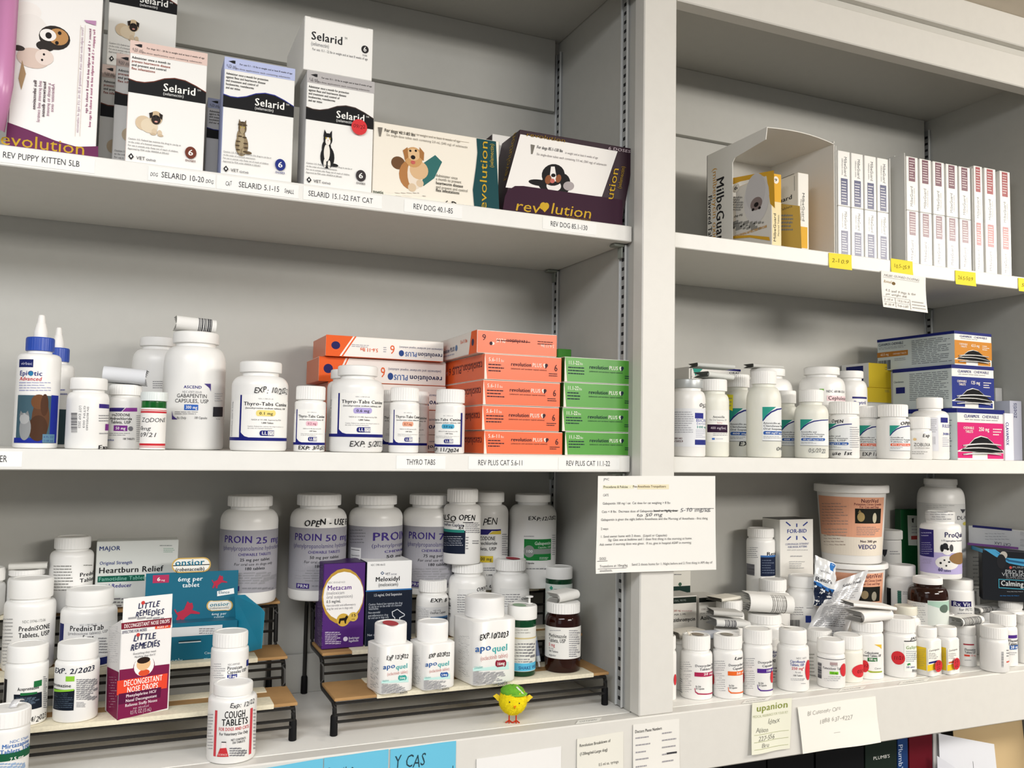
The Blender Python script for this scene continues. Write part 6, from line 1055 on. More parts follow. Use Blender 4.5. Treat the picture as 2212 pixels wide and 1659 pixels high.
leaflet('small flat leaflet on the bottle beside the azithromycin cartons', 1537, 1590, 1277, .128, q.zt+.0003, .030, yaw=.25, col='dcd8cc', h=.005)
q = bottle('tablet_bottle', 'short white bottle under two stacked crumpled leaflets', xl=1540, xr=1600, yt=1352, cb=1378, sh=1390, cw=56, y=.084, z=ZD, yref=1400, **small)
leaflet('crumpled striped leaflet, lower of two on the short white bottle', 1540, 1606, 1332, .086, q.zt+.0003, .034, yaw=-.15, tilt=.10, bar=(.25, .55), barcol='55555a', col='cfcfcc', h=.010)
leaflet('crumpled grey leaflet, upper of two on the short white bottle', 1538, 1592, 1320, .092, q.zt+.0162, .030, yaw=-.25, tilt=.08, col='bdbcb8', h=.007)
q = bottle('tablet_bottle', 'white bottle against the cupboard stile under a rolled leaflet', xl=1447, xr=1516, yt=1368, cb=1394, sh=1408, cw=62, y=.098, z=ZD, yref=1420, **small)
leaflet('rolled leaflet lying on the bottle against the cupboard stile', 1452, 1514, 1347, .096, q.zt+.0003, .030, yaw=.1, col='d6d2c8', h=.009)
leaflet('bluish crumpled leaflet in front of the azithromycin cartons', 1506, 1562, 1350, .074, q.zt-.0005, .026, yaw=.15, tilt=.06, col='c4c8d0', h=.008)
box('azithromycin_carton', 'white carton with black green band and azithromycin name, against the stile', 1448, 1505, 1287, ZD, .150, .045, cols={'d': 'dedcd6', 't': 'b4b2ac'}, ymid=1310, f=[r(1446, 1290, 1504, 1303, '1a2620'), t('ORAL, 900 MG', 1456, 1482, 1299, 4, '8a928e'), t('200 mg', 1455, 1470, 1321, 4, 'a8504a'), m(1472, 1317, 1498, 1322, 1, 'c09a94'), t('PER 5 ML', 1456, 1482, 1329, 4, '66666a'), t('azithromycin', 1450, 1502, 1342, 8, '1c1c1e', 'b')])
box('azithromycin_carton', 'white carton with Azith lettering beside a ribbed bottle', 1510, 1560, 1289, ZD, .150, .045, cols={'d': 'dedcd6', 't': 'c4c2bc'}, ymid=1310, f=[r(1510, 1290, 1558, 1300, '1c201e'), t('1200 mg', 1514, 1532, 1318, 4, '8a7a78'), t('FOR ORAL', 1513, 1538, 1326, 3, '77777a'), t('Azithro', 1513, 1548, 1338, 8, '1c1c1e', 'b')])
box('medicine_carton', 'white carton with green-black band behind the azithromycin cartons', 1450, 1492, 1234, ZD, .210, .040, cols={'d': 'dcdad2'}, ymid=1260, f=[r(1450, 1266, 1491, 1281, '15302a'), m(1456, 1239, 1480, 1243, 1, '33333a'), e(1469, 1262, 3.5, 4, '3a5a48')])
# pouch and tube
def pouch(name, label, cat, px4, y0, y1, bulge, col, toks, group=None):
    c4 = [aty(a, b, yy) for (a, b), yy in zip(px4, (y1, y1, y0, y0))]
    S = Quad(c4, lambda x, y: bulge*math.sin(PI*x)*math.sin(PI*min(1, y*1.0))**.7+.0015*math.sin(x*17+y*9)+.0012*math.sin(y*23-x*6))
    S2_ = Quad(c4, lambda x, y: -bulge*.9*math.sin(PI*x)*math.sin(PI*y)**.7-.0008)
    nx, ny = 16, 18; V = []; F_ = []; n = (nx+1)*(ny+1)
    for Q in (S, S2_):
        for j in range(ny+1):
            for i in range(nx+1): V.append(Q.to3(i/nx*Q.w, j/ny*Q.h, 0))
    for j in range(ny):
        for i in range(nx):
            a = j*(nx+1)+i; F_.append((a, a+nx+1, a+nx+2, a+1)); F_.append((n+a, n+a+1, n+a+nx+2, n+a+nx+1))
    rim = [i for i in range(nx+1)]+[(j+1)*(nx+1)-1 for j in range(1, ny+1)]+[ny*(nx+1)+i for i in range(nx-1, -1, -1)]+[j*(nx+1) for j in range(ny-1, 0, -1)]
    for i in range(len(rim)): a, b = rim[i], rim[(i+1) % len(rim)]; F_.append((a, b, n+b, n+a))
    rt = thing(name, label, cat, (c4[2]+c4[3])/2, group); make('pouch', V, F_, mat(col, .32, .15), None, rt, .9); put(S, rt, toks); return rt
zp = atz(1775, 1440, ZD)
pouch('powder_pouch', 'crumpled silver-white foil pouch of soluble powder leaning among the bottles', 'pouch', [(1800, 1258), (1877, 1230), (1822, 1392), (1733, 1378)], .105, .128, .010, 'd3d4d6', [t('Doxycycline', .52, .80, .10, .035, '77777c', 'i'), t('Soluble Powder', .30, .90, .17, .05, '55555a', 'bi'), m(.10, .22, .90, .42, 7, '66666c'), m(.10, .46, .90, .80, 12, '55555a'), m(.12, .84, .85, .93, 3, '66666c')])
pouch('gel_tube', 'white and navy squeeze tube standing in front of the tubs', 'tube', [(1761, 1199), (1807, 1219), (1798, 1312), (1757, 1308)], .122, .128, .009, 'dcdedf', [p([(.0, .52), (.5, .62), (1, .62), (1, 1), (0, 1)], '142038'), p([(0, .50), (.5, .60), (1, .60), (1, .66), (.5, .68), (0, .58)], '2a6ab0'), p([(.70, .02), (.95, .04), (.80, .22), (.60, .20)], '2a70b8'), t('RenaPlus', .05, .75, .50, .08, '3a3a44', 'b'), t('vet one', .2, .6, .30, .06, '77777c')])
bottle('tablet_bottle', 'white tall-capped bottle with green bar column beside the amber jar', xl=1913, xr=1984, yt=1216, cb=1246, sh=1264, cw=61, y=.155, z=ZD+.0, yref=1300, rib=0, neck=.93, toks=[r(1939, 1276, 1947, 1304, '2a6a58'), r(1916, 1270, 1925, 1328, '1a1a1c'), m(1950, 1277, 1978, 1285, 2, '66666c'), m(1938, 1276, 1948, 1304, 7, '1a4a40')])
q = bottle('supplement_jar', 'dark amber glass jar with white lid and pale green label', xl=1960, xr=2050, yt=1242, cb=1264, sh=1292, cw=66, y=.092, z=ZD, yref=1320, body=mat('3a1a0c', .1, 0, 'glass'), rib=0, cat='jar', sharp=.42, neck=.95, toks=[r(1955, 1300, 2004, 1352, 'e2e2de'), r(2004, 1298, 2052, 1352, 'd6dcd6'), p([(2004, 1298), (2052, 1298), (2052, 1320), (2030, 1314), (2004, 1306)], 'a5c4b4'), e(2040, 1315, 7, 9, '5a6a60'), m(1962, 1302, 2000, 1345, 9, '77777c')])
bottle('vitamin_jar', 'white jar with navy lettered band below the dalmatian bottle', xl=2034, xr=2106, yt=1246, cb=1274, sh=1282, cw=68, y=.112, z=ZD, yref=1310, rib=0, cat='jar', neck=.97, sharp=.3, toks=[r(2055, 1299, 2098, 1311, '25205c'), t('Rx Vit', 2059, 2096, 1310, 9, 'dcdce4', 'b'), t('for PETS', 2072, 2100, 1320, 6, '44444a'), m(2068, 1322, 2100, 1328, 1, '77777c')])
q = bottle('tablet_bottle', 'white bottle under a rolled striped leaflet in front of the black carton', xl=2102, xr=2156, yt=1316, cb=1340, sh=1352, cw=52, y=.098, z=ZD, yref=1360, **small)
leaflet('rolled striped leaflet on the bottle in front of the black carton', 2097, 2168, 1298, .095, q.zt+.0003, .024, yaw=.15, bar=(.10, .45), h=.009)
bottle('tablet_bottle', 'white bottle with round cap at the far side wall', xl=2152, xr=2216, yt=1293, cb=1316, sh=1332, cw=54, y=.064, z=ZD, yref=1350, **small)
# ---- second row
SR = dict(rib=.025, neck=.92, sharp=.34)
bottle('ciprofloxacin_bottle', 'ciprofloxacin bottle squeezed behind the purple and red-dot bottles', xl=1630, xr=1682, yt=1372, cb=1398, sh=1410, cw=46, y=.092, z=ZD, yref=1430, toks=[t('Ciprofloxacin', 1650, 1684, 1394+18, 6, '33387a', 'b'), t('USP', 1664, 1677, 1420, 6, '33387a', 'b'), t('500 mg', 1660, 1684, 1431, 7, '26262a', 'b'), m(1662, 1440, 1680, 1466, 4, '55555a')], **SR)
bottle('tablet_bottle', 'cream-capped bottle between the red-dot bottle and the lime-marked bottle', xl=1742, xr=1800, yt=1354, cb=1388, sh=1402, cw=54, y=.090, z=ZD, yref=1430, toks=[m(1748, 1410, 1762, 1470, 8, '8a8a80'), r(1748, 1462, 1762, 1465, '3a3a30')], **SR)
bottle('tablet_bottle', 'cream bottle with red 03/21 dot sticker', xl=1800, xr=1864, yt=1364, cb=1404, sh=1418, cw=63, yb=1475, z=ZD, yref=1440, body=mat('e9e7dc', .35), toks=[], marks=[[e(1858, 1449, 10, 14, 'cc3038'), t('03/21', 1851, 1867, 1453, 7, '3a1014', 'h')]], **SR)
q = bottle('cefpodoxime_bottle', 'cefpodoxime bottle with yellow corner and leaflet stack on its cap', xl=1838, xr=1909, yt=1334, cb=1367, sh=1384, cw=70, yb=1468, z=ZD, yref=1420, toks=[p([(1888, 1392), (1904, 1392), (1904, 1402), (1900, 1398)], 'e0b83a'), t('Cefpodoxime', 1868, 1898, 1413, 5, '44444a', 'b'), t('Proxetil Tablets, USP', 1860, 1903, 1419, 5, '44444a', 'b'), r(1874, 1421, 1895, 1429, '2a6a38'), t('100 mg', 1877, 1893, 1427, 5, W, 'b'), p([(1868, 1446), (1885, 1450), (1905, 1449), (1905, 1452), (1880, 1453)], '9aa83a'), t('Citron', 1889, 1903, 1446, 4, '77777c')], marks=[[e(1868, 1439, 9, 13, 'cc3038'), t('12', 1866, 1875, 1441, 6, '3a1014', 'h')]], **SR)
leaflet('blocky white leaflet, lower of two stacked on the cefpodoxime bottle', 1842, 1908, 1304, q.c.y, q.zt+.0003, .042, yaw=.05, h=.016, col='eceae6')
leaflet('flat white leaflet, upper of two stacked on the cefpodoxime bottle', 1836, 1913, 1285, q.c.y, q.zt+.0168, .040, yaw=-.22, tilt=.10, h=.005, col='f0eeea')
bottle('tablet_bottle', 'white bottle with cream domed cap behind the 11/21 dot bottle', xl=1924, xr=1990, yt=1304, cb=1330, sh=1346, cw=52, y=.100, z=ZD, yref=1370, cap=mat('e6e2d2', .4), rib=0, neck=.92)
bottle('carprofen_bottle', 'large white bottle with red 11/21 dot sticker and little green dog', xl=1907, xr=1980, yt=1327, cb=1368, sh=1386, cw=70, yb=1465, z=ZD, yref=1420, toks=[r(1953, 1384, 1982, 1386, '26262a'), r(1953, 1390, 1982, 1450, 'eceee8'), t('Galliprant', 1957, 1984, 1402, 7, '7a9a4a', 'b'), m(1957, 1405, 1980, 1430, 6, '66707c'), p([(1959, 1436), (1961, 1433), (1966, 1432), (1967, 1438), (1965, 1436), (1961, 1438)], '3a8a4a'), t('100 tablets', 1957, 1976, 1443, 4, '3a3f8a', 'b'), t('JAN', 1966, 1980, 1382, 6, '33333a', 'h'), k(1970, 1446, 1980, 1452)], marks=[[e(1940, 1421, 15, 14.5, 'cc3038'), t('11/21', 1930, 1952, 1425, 8, '3a1014', 'h')]], **SR)
o = bottle('tablet_bottle', 'white ribbed-cap bottle with blue tag behind the yellow square bottles', xl=2002, xr=2066, yt=1320, cb=1352, sh=1366, cw=58, y=.088, z=ZD, yref=1390, toks=[r(2055, 1372, 2062, 1378, '3a5aa8')], **SR)
for lab, xl, xr, yt, cb, sh, cw, yb, dot, dx in (('square yellow-labelled bottle with red dot sticker, nearer the 11/21 dot bottle', 1975, 2031, 1350, 1378, 1386, 44, 1461, (2024, 1438, 8, 13), 0), ('square yellow-labelled bottle with red dot sticker, nearer the fluoxetine bottle', 2018, 2070, 1349, 1376, 1384, 48, 1457, (2063, 1433, 7, 13), 45)):
    o = bottle('square_tablet_bottle', lab, xl=xl, xr=xr, yt=yt, cb=cb, sh=sh, cw=cw, yb=yb, z=ZD, yref=1420, sq=4, yaw=.20, rib=0, neck=.9, sharp=.34)
    f_, l_ = sqfaces(o, .20, o.R)
    put(f_, o.root, [r(xl+30, 1400, xr, 1442, 'f0eee6'), r(xl+28, 1434, xr, 1447, 'e4c22e'), t('Zeniquin', xl+31, xr-2, 1406, 4, '44444a', 'b'), m(xl+31, 1410, xr-5, 1424, 4, '8a8a86'), r(xl+31, 1428, xr-4, 1432, '2a307a' if dx == 0 else 'd0704a')])
    put(l_, o.root, [r(xl+2, 1397, xl+26, 1446, 'e4c22e'), m(xl+4, 1402, xl+24, 1440, 9, '8a7a1c')], 'side_label')
    put(Flat(f_.o+f_.n*.0006, f_.ex, f_.ey), o.root, [e(*dot, 'cc3038'), v('01/22', dot[0]-4, dot[1]-9, dot[1]+9, 7, '3a1014', 'U')], 'date_sticker')
q = bottle('fluoxetine_bottle', 'fluoxetine bottle with striped leaflet on its cap', xl=2064, xr=2110, yt=1346, cb=1371, sh=1382, cw=43, yb=1440, z=ZD, yref=1410, toks=[r(2081, 1391, 2104, 1394, 'a8404a'), t('Fluoxetine', 2084, 2107, 1406, 5, '33333a', 'b'), t('Tablets USP', 2084, 2107, 1412, 5, '33333a', 'b'), r(2083, 1414, 2095, 1418, 'd84a3a'), t('10 mg', 2096, 2107, 1418, 4, 'd84a3a'), k(2070, 1396, 2074, 1422, '77777c', 1), m(2084, 1424, 2102, 1428, 1, '77777c')], **SR)
leaflet('striped folded leaflet on the fluoxetine bottle', 2062, 2114, 1326, q.c.y, q.zt+.0003, .026, bar=(.06, .88), yaw=.1, h=.013)
bottle('tablet_bottle', 'plain white bottle standing alone with small sideways print', xl=2116, xr=2180, yt=1347, cb=1381, sh=1394, cw=61, yb=1453, z=ZD, yref=1420, toks=[k(2163, 1408, 2168, 1442, '77777c', 1), m(2174, 1402, 2180, 1420, 3, '55555a'), r(2174, 1428, 2180, 1431, 'd05a4a')], **SR)
bottle('fluoxetine_bottle', 'fluoxetine bottle with purple stripe and blue strength bar half hidden', xl=2137, xr=2199, yt=1320, cb=1353, sh=1366, cw=58, y=.040, z=ZD, yref=1410, toks=[p([(2178, 1372), (2197, 1371), (2197, 1378), (2178, 1379)], '4a2a80'), t('Fluoxetine', 2178, 2204, 1387, 6, '33333a', 'b'), t('Tablets, USP', 2178, 2204, 1394, 6, '33333a', 'b'), r(2181, 1394, 2200, 1403, '2a5aa0'), t('20 mg', 2183, 2198, 1401, 6, W, 'b'), m(2180, 1408, 2197, 1416, 2, '8a8a8e')], **SR)
bottle('tablet_bottle', 'white ribbed-cap bottle at the end of the front row by the side wall', xl=2192, xr=2256, yt=1325, cb=1350, sh=1364, cw=58, yb=1436, z=ZD, yref=1400, **SR)
# ---- front row
def doxy(x0, x1, y0, y1, col, mg, kind):
    w_ = x1-x0; h_ = y1-y0; X = lambda a: x0+w_*a; Y = lambda a: y0+h_*a
    return [m(X(.02), Y(.05), X(.38), Y(.34), 5, '66666c'), m(X(.02), Y(.38), X(.38), Y(.88), 9, '77777c'), t('Doxycycline Hyclate', X(.48), X(1.15), Y(.20), h_*.06, '55555c', 'b'), t(kind, X(.62), X(1.05), Y(.29), h_*.06, '55555c', 'b'), p([(X(.46), Y(.34)), (X(1.05), Y(.31)), (X(1.05), Y(.42)), (X(.46), Y(.45))], col), t(mg, X(.74), X(1.0), Y(.415), h_*.06, W, 'b'), t('Rx Only', X(.50), X(.66), Y(.74), h_*.045, '44444a', 'b'), t('50 Capsules', X(.50), X(.76), Y(.80), h_*.045, '44444a', 'b'), p([(X(.46), Y(.76)), (X(.48), Y(.76)), (X(.50), Y(.85)), (X(.58), Y(.895)), (X(1.03), Y(.865)), (X(1.03), Y(.895)), (X(.56), Y(.925)), (X(.48), Y(.87))], col)]
o = bottle('doxycycline_bottle', 'doxycycline bottle with crimson 20 mg bar and peeled seal on its cap', xl=1469, xr=1539, yt=1364, cb=1406, sh=1426, cw=61, yb=1513, z=ZD, yref=1460, toks=doxy(1468, 1538, 1424, 1506, 'a82850', '20 mg', 'Tablets USP'), **SR)
V = [(o.c.x-.016+.005*a-.002*b, o.c.y+.004*b-.006, o.zt+.0002+.004*a*(1-a)*3+.006*b*(1-a)) for a in (0, .33, .66, 1) for b in (0, 1)]
o_ = make('peeled_seal', V, [(0, 2, 3, 1), (2, 4, 5, 3), (4, 6, 7, 5)], mat('e4dccc', .4), None, o.root, .9); o_.modifiers.new('thickness', 'SOLIDIFY').thickness = .0003
topface(o, [e(1507, 1370, 13, 4, '9a8f80')], 'seal_remnant')
o = bottle('doxycycline_bottle', 'doxycycline bottle with orange strength bar', xl=1539, xr=1605, yt=1364, cb=1404, sh=1424, cw=62, yb=1511, z=ZD, yref=1460, toks=doxy(1542, 1608, 1422, 1504, 'e0662a', '50 mg', 'Capsules USP')+[t('Limi', 1586, 1603, 1425, 6, '26262a', 'bh')], marks=[[e(1541.5, 1467, 2, 12, 'cc3038')]], **SR)
topface(o, [e(1570, 1370, 13, 4, '9a9488')], 'seal_remnant')
bottle('doxycycline_bottle', 'doxycycline bottle with purple 100 mg bar', xl=1603, xr=1669, yt=1351, cb=1393, sh=1410, cw=64, yb=1506, z=ZD, yref=1455, toks=doxy(1605, 1672, 1416, 1499, '4f2a86', '100 mg', 'Capsules USP'), marks=[[e(1606, 1462, 2.5, 13, 'cc3038')], [e(1667, 1462, 2.5, 13, 'cc3038')]], **SR)
o = bottle('ciprofloxacin_bottle', 'ciprofloxacin 250 mg bottle with red dot sticker and opened seal', xl=1678, xr=1748, yt=1352, cb=1393, sh=1412, cw=61, yb=1495, z=ZD, yref=1450, rib=0, neck=.92, sharp=.34, toks=[t('NDC 16571', 1720, 1742, 1424, 4, '8a8a8e'), t('Ciprofloxacin', 1707, 1739, 1432, 5.5, '3a4a98', 'b'), t('Tablets, USP', 1707, 1737, 1439, 5.5, '3a4a98', 'b'), t('250 mg*', 1710, 1737, 1447, 5.5, 'c8404c', 'b'), t('Rx only', 1718, 1730, 1454, 3.5, '77777c'), t('100 Tablets', 1713, 1734, 1461, 3.5, '55555a', 'b'), m(1708, 1465, 1738, 1471, 2, '77777c'), m(1730, 1475, 1744, 1478, 1, '77777c')], marks=[[e(1745, 1447, 4, 22, 'cc2a34')]])
V = [(o.c.x-.012+.014*a, o.c.y+.002+.008*b, o.zt+.0002+.006*(1-a)*(.4+b*.6)) for a in (0, .33, .66, 1) for b in (0, 1)]
o_ = make('opened_seal', V, [(0, 2, 3, 1), (2, 4, 5, 3), (4, 6, 7, 5)], mat('eceae4', .4), None, o.root, .9); o_.modifiers.new('thickness', 'SOLIDIFY').thickness = .0003
bottle('famciclovir_bottle', 'famciclovir bottle with lime-highlighted strength and red dot sticker', xl=1764, xr=1826, yt=1374, cb=1413, sh=1428, cw=61, yb=1488, z=ZD, yref=1455, rib=0, neck=.92, sharp=.34, toks=[r(1765, 1424, 1826, 1425.2, '44444a'), t('Famciclovir Tablets', 1778, 1822, 1447, 5, '55555a', 'b'), r(1792, 1451, 1811, 1457, '7acc2a'), t('125 mg', 1794, 1809, 1456, 4, '26402a', 'b'), k(1767, 1431, 1775, 1463, '55555a', 1), t('NDC 31722', 1795, 1810, 1440, 3.5, '8a8a8e'), m(1780, 1460, 1818, 1472, 3, '8a8a8e'), r(1793, 1431, 1809, 1437, 'b09a9a')], marks=[[e(1822, 1447, 4, 14, 'cc3038')]])
bottle('tablet_bottle', 'white bottle just showing beside the cupboard stile in front', xl=1420, xr=1461, yt=1368, cb=1404, sh=1424, cw=38, yb=1514, z=ZD, yref=1460, marks=[[e(1458, 1468, 2, 12, 'cc3038')]], **SR)
# ================================================================ papers
G_ = '5a5a5e'
c4 = pxq([(1290, 1028), (1541, 1028), (1545, 1230), (1282, 1238)], -.0035)
sheet('notice_sheet', 'white typed notice about anesthesia taped across the stile', 'notice', c4,
    [r(.04, .095, .30, .135, 'e9e6cc'), r(.33, .09, .60, .14, 'e8dfc0'), t('JPVC', .045, .09, .045, .022, G_), t('Procedures & Policies  -', .045, .27, .125, .024, '55503c', 'b'), t('Pre-Anesthesia Tranquilizers', .29, .575, .122, .024, '6a5a3c', 'b'), t('CATS', .043, .088, .21, .024, G_), t('Gabapentin 100 mg / cat  Cat dose for cat weighing > 8 lbs', .04, .61, .295, .024, G_), t('Cats < 8 lbs.  Decrease dose of Gabapentin', .035, .465, .38, .024, G_), t('based on Mg/Kg dose:', .47, .675, .378, .022, '3a3a3e', 'b'), r(.47, .362, .675, .367, '2a2a2e'), t('5-10 mg/kg', .69, .955, .378, .04, '6a6a70', 'h'), r(.74, .345, .985, .349, '44444a'), t('to 50 mg', .33, .54, .425, .034, '55555a', 'h'),
     t('Gabapentin is given the night before Anesthesia and the Morning of Anesthesia - first thing', .03, .93, .462, .024, G_), t('2 ways:', .032, .095, .555, .024, G_), t('1. Send owner home with 2 doses.  (Liquid or Capsules)', .03, .58, .635, .024, G_), t('Sig: Give one at bedtime and 1 dose first thing in the morning at home.', .095, .795, .672, .024, G_), t('Ask owner if morning dose was given.  If no, give in hospital ASAP in morning.', .025, .79, .716, .024, G_), t('DOGS', .028, .083, .862, .026, G_), r(.01, .872, .095, .876, G_), t('Trazodone at 10mg/kg', .03, .26, .938, .024, G_), t('Send 2 doses home for 1. Night before and 2. First thing in AM day of', .295, .965, .932, .024, G_), r(.015, .95, .25, .954, '77777c'), t('anesthesia.', .03, .135, .982, .024, G_)],
    'ecebe6', lambda x, y: .0012+.010*max(0, .32-x)**1.3*(.5+y)+.014*max(0, x-.74)**1.3*(1.1-y*.5)+.0008*math.sin(9*x+3*y)+.002*max(0, y-.9)*8*(1-x), nx=24, ny=14)
def fpaper(name, label, cat, xl, xr, ytl, ytr, toks, col, zb, y=-.0016, bulge=None, slantb=0):
    a = aty(xl, ytl, y); b = aty(xr, ytr, y)
    return sheet(name, label, cat, [a, b, Vector((b.x+slantb, y, zb)), Vector((a.x+slantb, y, zb))], toks, col, bulge or (lambda x, y_: .0008+.0006*math.sin(6*x)+.002*y_**3))
BLU = '6cc0de'
fpaper('sticky_note', 'blue sticky note showing only its empty upper edge', 'sticky note', 552, 698, 1662, 1638, [], BLU, 1.2640)
fpaper('sticky_note', 'blue sticky note with practice phone handwriting', 'sticky note', 700, 839, 1637, 1618, [t('Practice', .04, .46, .26, .15, '33505c', 'h'), t("All People Phone'", .10, .98, .47, .14, '33505c', 'h'), m(.1, .55, .9, .9, 3, '4a6a78')], BLU, 1.2600)
fpaper('sticky_note', 'blue sticky note reading Animal Control', 'sticky note', 843, 985, 1618, 1600, [t('Y CAS', .06, .52, .27, .16, '2a4450', 'h'), t('- Animal Control', .10, .97, .48, .14, '2a4450', 'h'), t('375-6492', .36, .95, .74, .16, '2a4450', 'h')], BLU, 1.2700)
fpaper('note_paper', 'blank white paper taped between the blue notes and typed lists', 'note', 1029, 1212, 1639, 1612, [m(.44, .52, .66, .58, 1, '8a8a8e')], 'ecebe9', 1.2640)
fpaper('typed_list', 'typed dosing list under the yellow chick', 'notice', 1246, 1346, 1596, 1580, [t('Revolution Breakdown of', .05, .72, .16, .055, '55534e', 'b'), t('(120mg/ml-Large dog)', .06, .66, .32, .055, '55534e', 'b'), t('Cats > 15 lb', .05, .34, .66, .055, '66645e'), t('0.5 ml ea. syringe', .46, .90, .58, .055, '66645e'), t('Cats <15 lb', .05, .34, .82, .055, '66645e'), t('0.37 ml ea. syringe', .46, .93, .74, .055, '66645e'), m(.1, .88, .9, .96, 1, '77756e')], 'e6e4da', 1.2760)
fpaper('typed_list', 'typed phone list at the foot of the stile', 'notice', 1367, 1467, 1565, 1552, [t('Doctors Phone Numbers', .04, .62, .16, .055, '4a4846', 'b')]+[m(.05, .22+.13*i, .36, .29+.13*i, 1, '77757c') for i in range(5)]+[m(.62, .20+.13*i, .94, .27+.13*i, 1, '77757c') for i in range(5)]+[r(.72, .60, .94, .63, '3a3a3e')], 'e8e6e0', 1.2800)
fpaper('note_paper', 'torn note pad page with olive heading and ruled lines', 'note', 1624, 1709, 1518, 1507, [t('upanion', .10, .92, .18, .13, '8a944a', 'b'), t('MEDICAL INSURANCE FOR YOUR PET', .02, .92, .30, .05, 'b9bc9a'), t('Idexx', .40, .72, .46, .10, '8a8a80', 'h'), t('Alison', .10, .42, .60, .09, '8a8a80', 'h'), t('227-556', .16, .60, .75, .09, '8a8a80', 'h'), r(.06, .63, .95, .637, '9aa06a'), r(.06, .77, .95, .777, '9aa06a'), r(.06, .91, .95, .917, '9aa06a'), t('Bru', .24, .44, .89, .08, '9a9a90', 'h')], 'e6e6d4', 1.2900, y=-.003, bulge=lambda x, y_: .001+.004*y_*y_*(1-x)+.001*math.sin(7*x), slantb=-.004)
fpaper('note_paper', 'curled white note with faint pencilled customer care number', 'note', 1722, 1889, 1527, 1503, [t('BI Customer Care', .10, .54, .20, .09, 'a9a7a0', 'h'), t('1888 637-4227', .24, .68, .42, .09, 'a9a7a0', 'h'), r(.42, .66, .50, .668, '9a988f')], 'f0eee6', 1.2800, y=-.003, bulge=lambda x, y_: .001+.006*max(0, y_-.5)*x+.001*math.sin(8*x+2*y_), slantb=.008)
YN = 'f2e04a'
for xl, xr, ya, yb2, s_, lab in ((1790, 1839, 546, 551, '2-10.9', 'yellow sticky note reading 2-10.9 below the dispenser and navy cartons'), (1924, 1971, 558, 565, '10.5-25.9', 'yellow sticky note reading 10.5-25.9 above the hanging dose note'), (2063, 2107, 584, 589, '26.5-50.9', 'yellow sticky note below the plum and red cartons'), (2199, 2246, 600, 606, '50-100', 'yellow sticky note at the shelf end by the side wall')):
    a = aty(xl, ya, YF-.0006); b = aty(xr, yb2, YF-.0006); zb = a.z-.0225
    sheet('sticky_note', lab, 'sticky note', [a, b, Vector((b.x, b.y, zb)), Vector((a.x, a.y, zb))], [t(s_, .12, .85, .62, .26, '8a7a2c', 'h')], YN, lambda x, y_: .0004+.0025*max(0, y_-.6), nx=8, ny=6)
sheet('note_paper', 'white handwritten dose note hanging from the edge of the carton shelf', 'note', pxq([(1903, 584), (1999, 599), (1997, 677), (1901, 664)], YF-.0014),
      [t('MILBE GUARD DOSING', .05, .85, .14, .06, '8a8680', 'h'), r(.04, .17, .85, .178, 'a09c94'), t('Round', .05, .22, .32, .08, 'b09a6a', 'h'), e(.27, .31, .04, .045, '7a6440'), t('4.5 and 9 mgs is the', .08, .76, .56, .07, '9a968e', 'h'), t('per weight dog', .08, .55, .65, .06, '9a968e', 'h'), r(.02, .70, .62, .706, '9a968e'), r(.02, .84, .62, .846, '9a968e'), r(.28, .70, .288, .97, '9a968e'), r(.61, .70, .618, .97, '9a968e'), t('2-10.4', .03, .22, .80, .06, 'a09c94', 'h'), t('10.5-16.4', .32, .58, .80, .06, 'a09c94', 'h'), t('8-10.4', .03, .24, .94, .06, 'a09c94', 'h'), t('50-100', .32, .56, .94, .06, 'a09c94', 'h'), m(.66, .70, .98, .95, 3, 'a8a49c')], 'f0eeea', lambda x, y_: .0006+.006*y_*y_)
# printed name strips lying on the bottom boards
for lab, x0, x1, yy0, yy1, s_ in (('small printed strip on the bottom board beside the stile', 1249, 1300, 1553, 1564, 'OSTIFEN'), ('small printed strip on the board before the purple-bar bottle', 1603, 1659, 1507, 1517, 'DOXYCYCLINE'), ('small printed strip on the board before the lime-marked bottle', 1812, 1866, 1483, 1492, 'FAMCICLOVIR'), ('small printed strip on the board before the square yellow bottles', 1946, 2008, 1469, 1477, 'CARPROFEN')):
    z = ZD+.0006; sl = -.115*(x1-x0); q = [atz(x0, yy0+3, z), atz(x1, yy0+3+sl, z), atz(x1, yy1+3+sl, z), atz(x0, yy1+3, z)]
    y_b = max(.0015, min(v_.y for v_ in q)); q[2].y = q[3].y = y_b; q[0].y = q[1].y = y_b+.011
    sheet('shelf_label', lab, 'label', q, [t(s_, .10, .86, .70, .38, '9a9a98')], 'eeeee8', None, nx=2, ny=1)
# ================================================================ pompom chick
b_ = atz(1110, 1561, ZD); D_ = math.hypot(b_.x, b_.y-CAM.y); px_ = D_/FPX*1.02; R_ = 29*px_
cx, cy_ = b_.x, b_.y+.004; cz = ZD+44*px_
rt_ = thing('toy_chick', 'yellow pompom toy chick with green hat and red feet', 'toy', (cx, cy_, ZD))
to = (Vector((CAM.x, CAM.y, 0))-Vector((cx, cy_, 0))).normalized(); sd = Vector((-to.y, to.x, 0))
if sd.dot(CR) < 0: sd = -sd
C_0 = Vector((cx, cy_, cz)); up = Vector((0, 0, 1))
def blob(c, rx, ry, rz, jit, seg=28, rings=18, only=None):
    V = []; F_ = []
    for j in range(rings+1):
        th = PI*j/rings
        for i in range(seg):
            ph = 2*PI*i/seg; k_ = 1+random.uniform(-jit, jit)
            V.append(Vector(c)+sd*(rx*k_*math.sin(th)*math.cos(ph))+to*(ry*k_*math.sin(th)*math.sin(ph))+up*(rz*k_*math.cos(th)))
    for j in range(rings):
        for i in range(seg):
            a = j*seg+i; b = j*seg+(i+1) % seg; F_.append((a, a+seg, b+seg, b))
    return V, F_
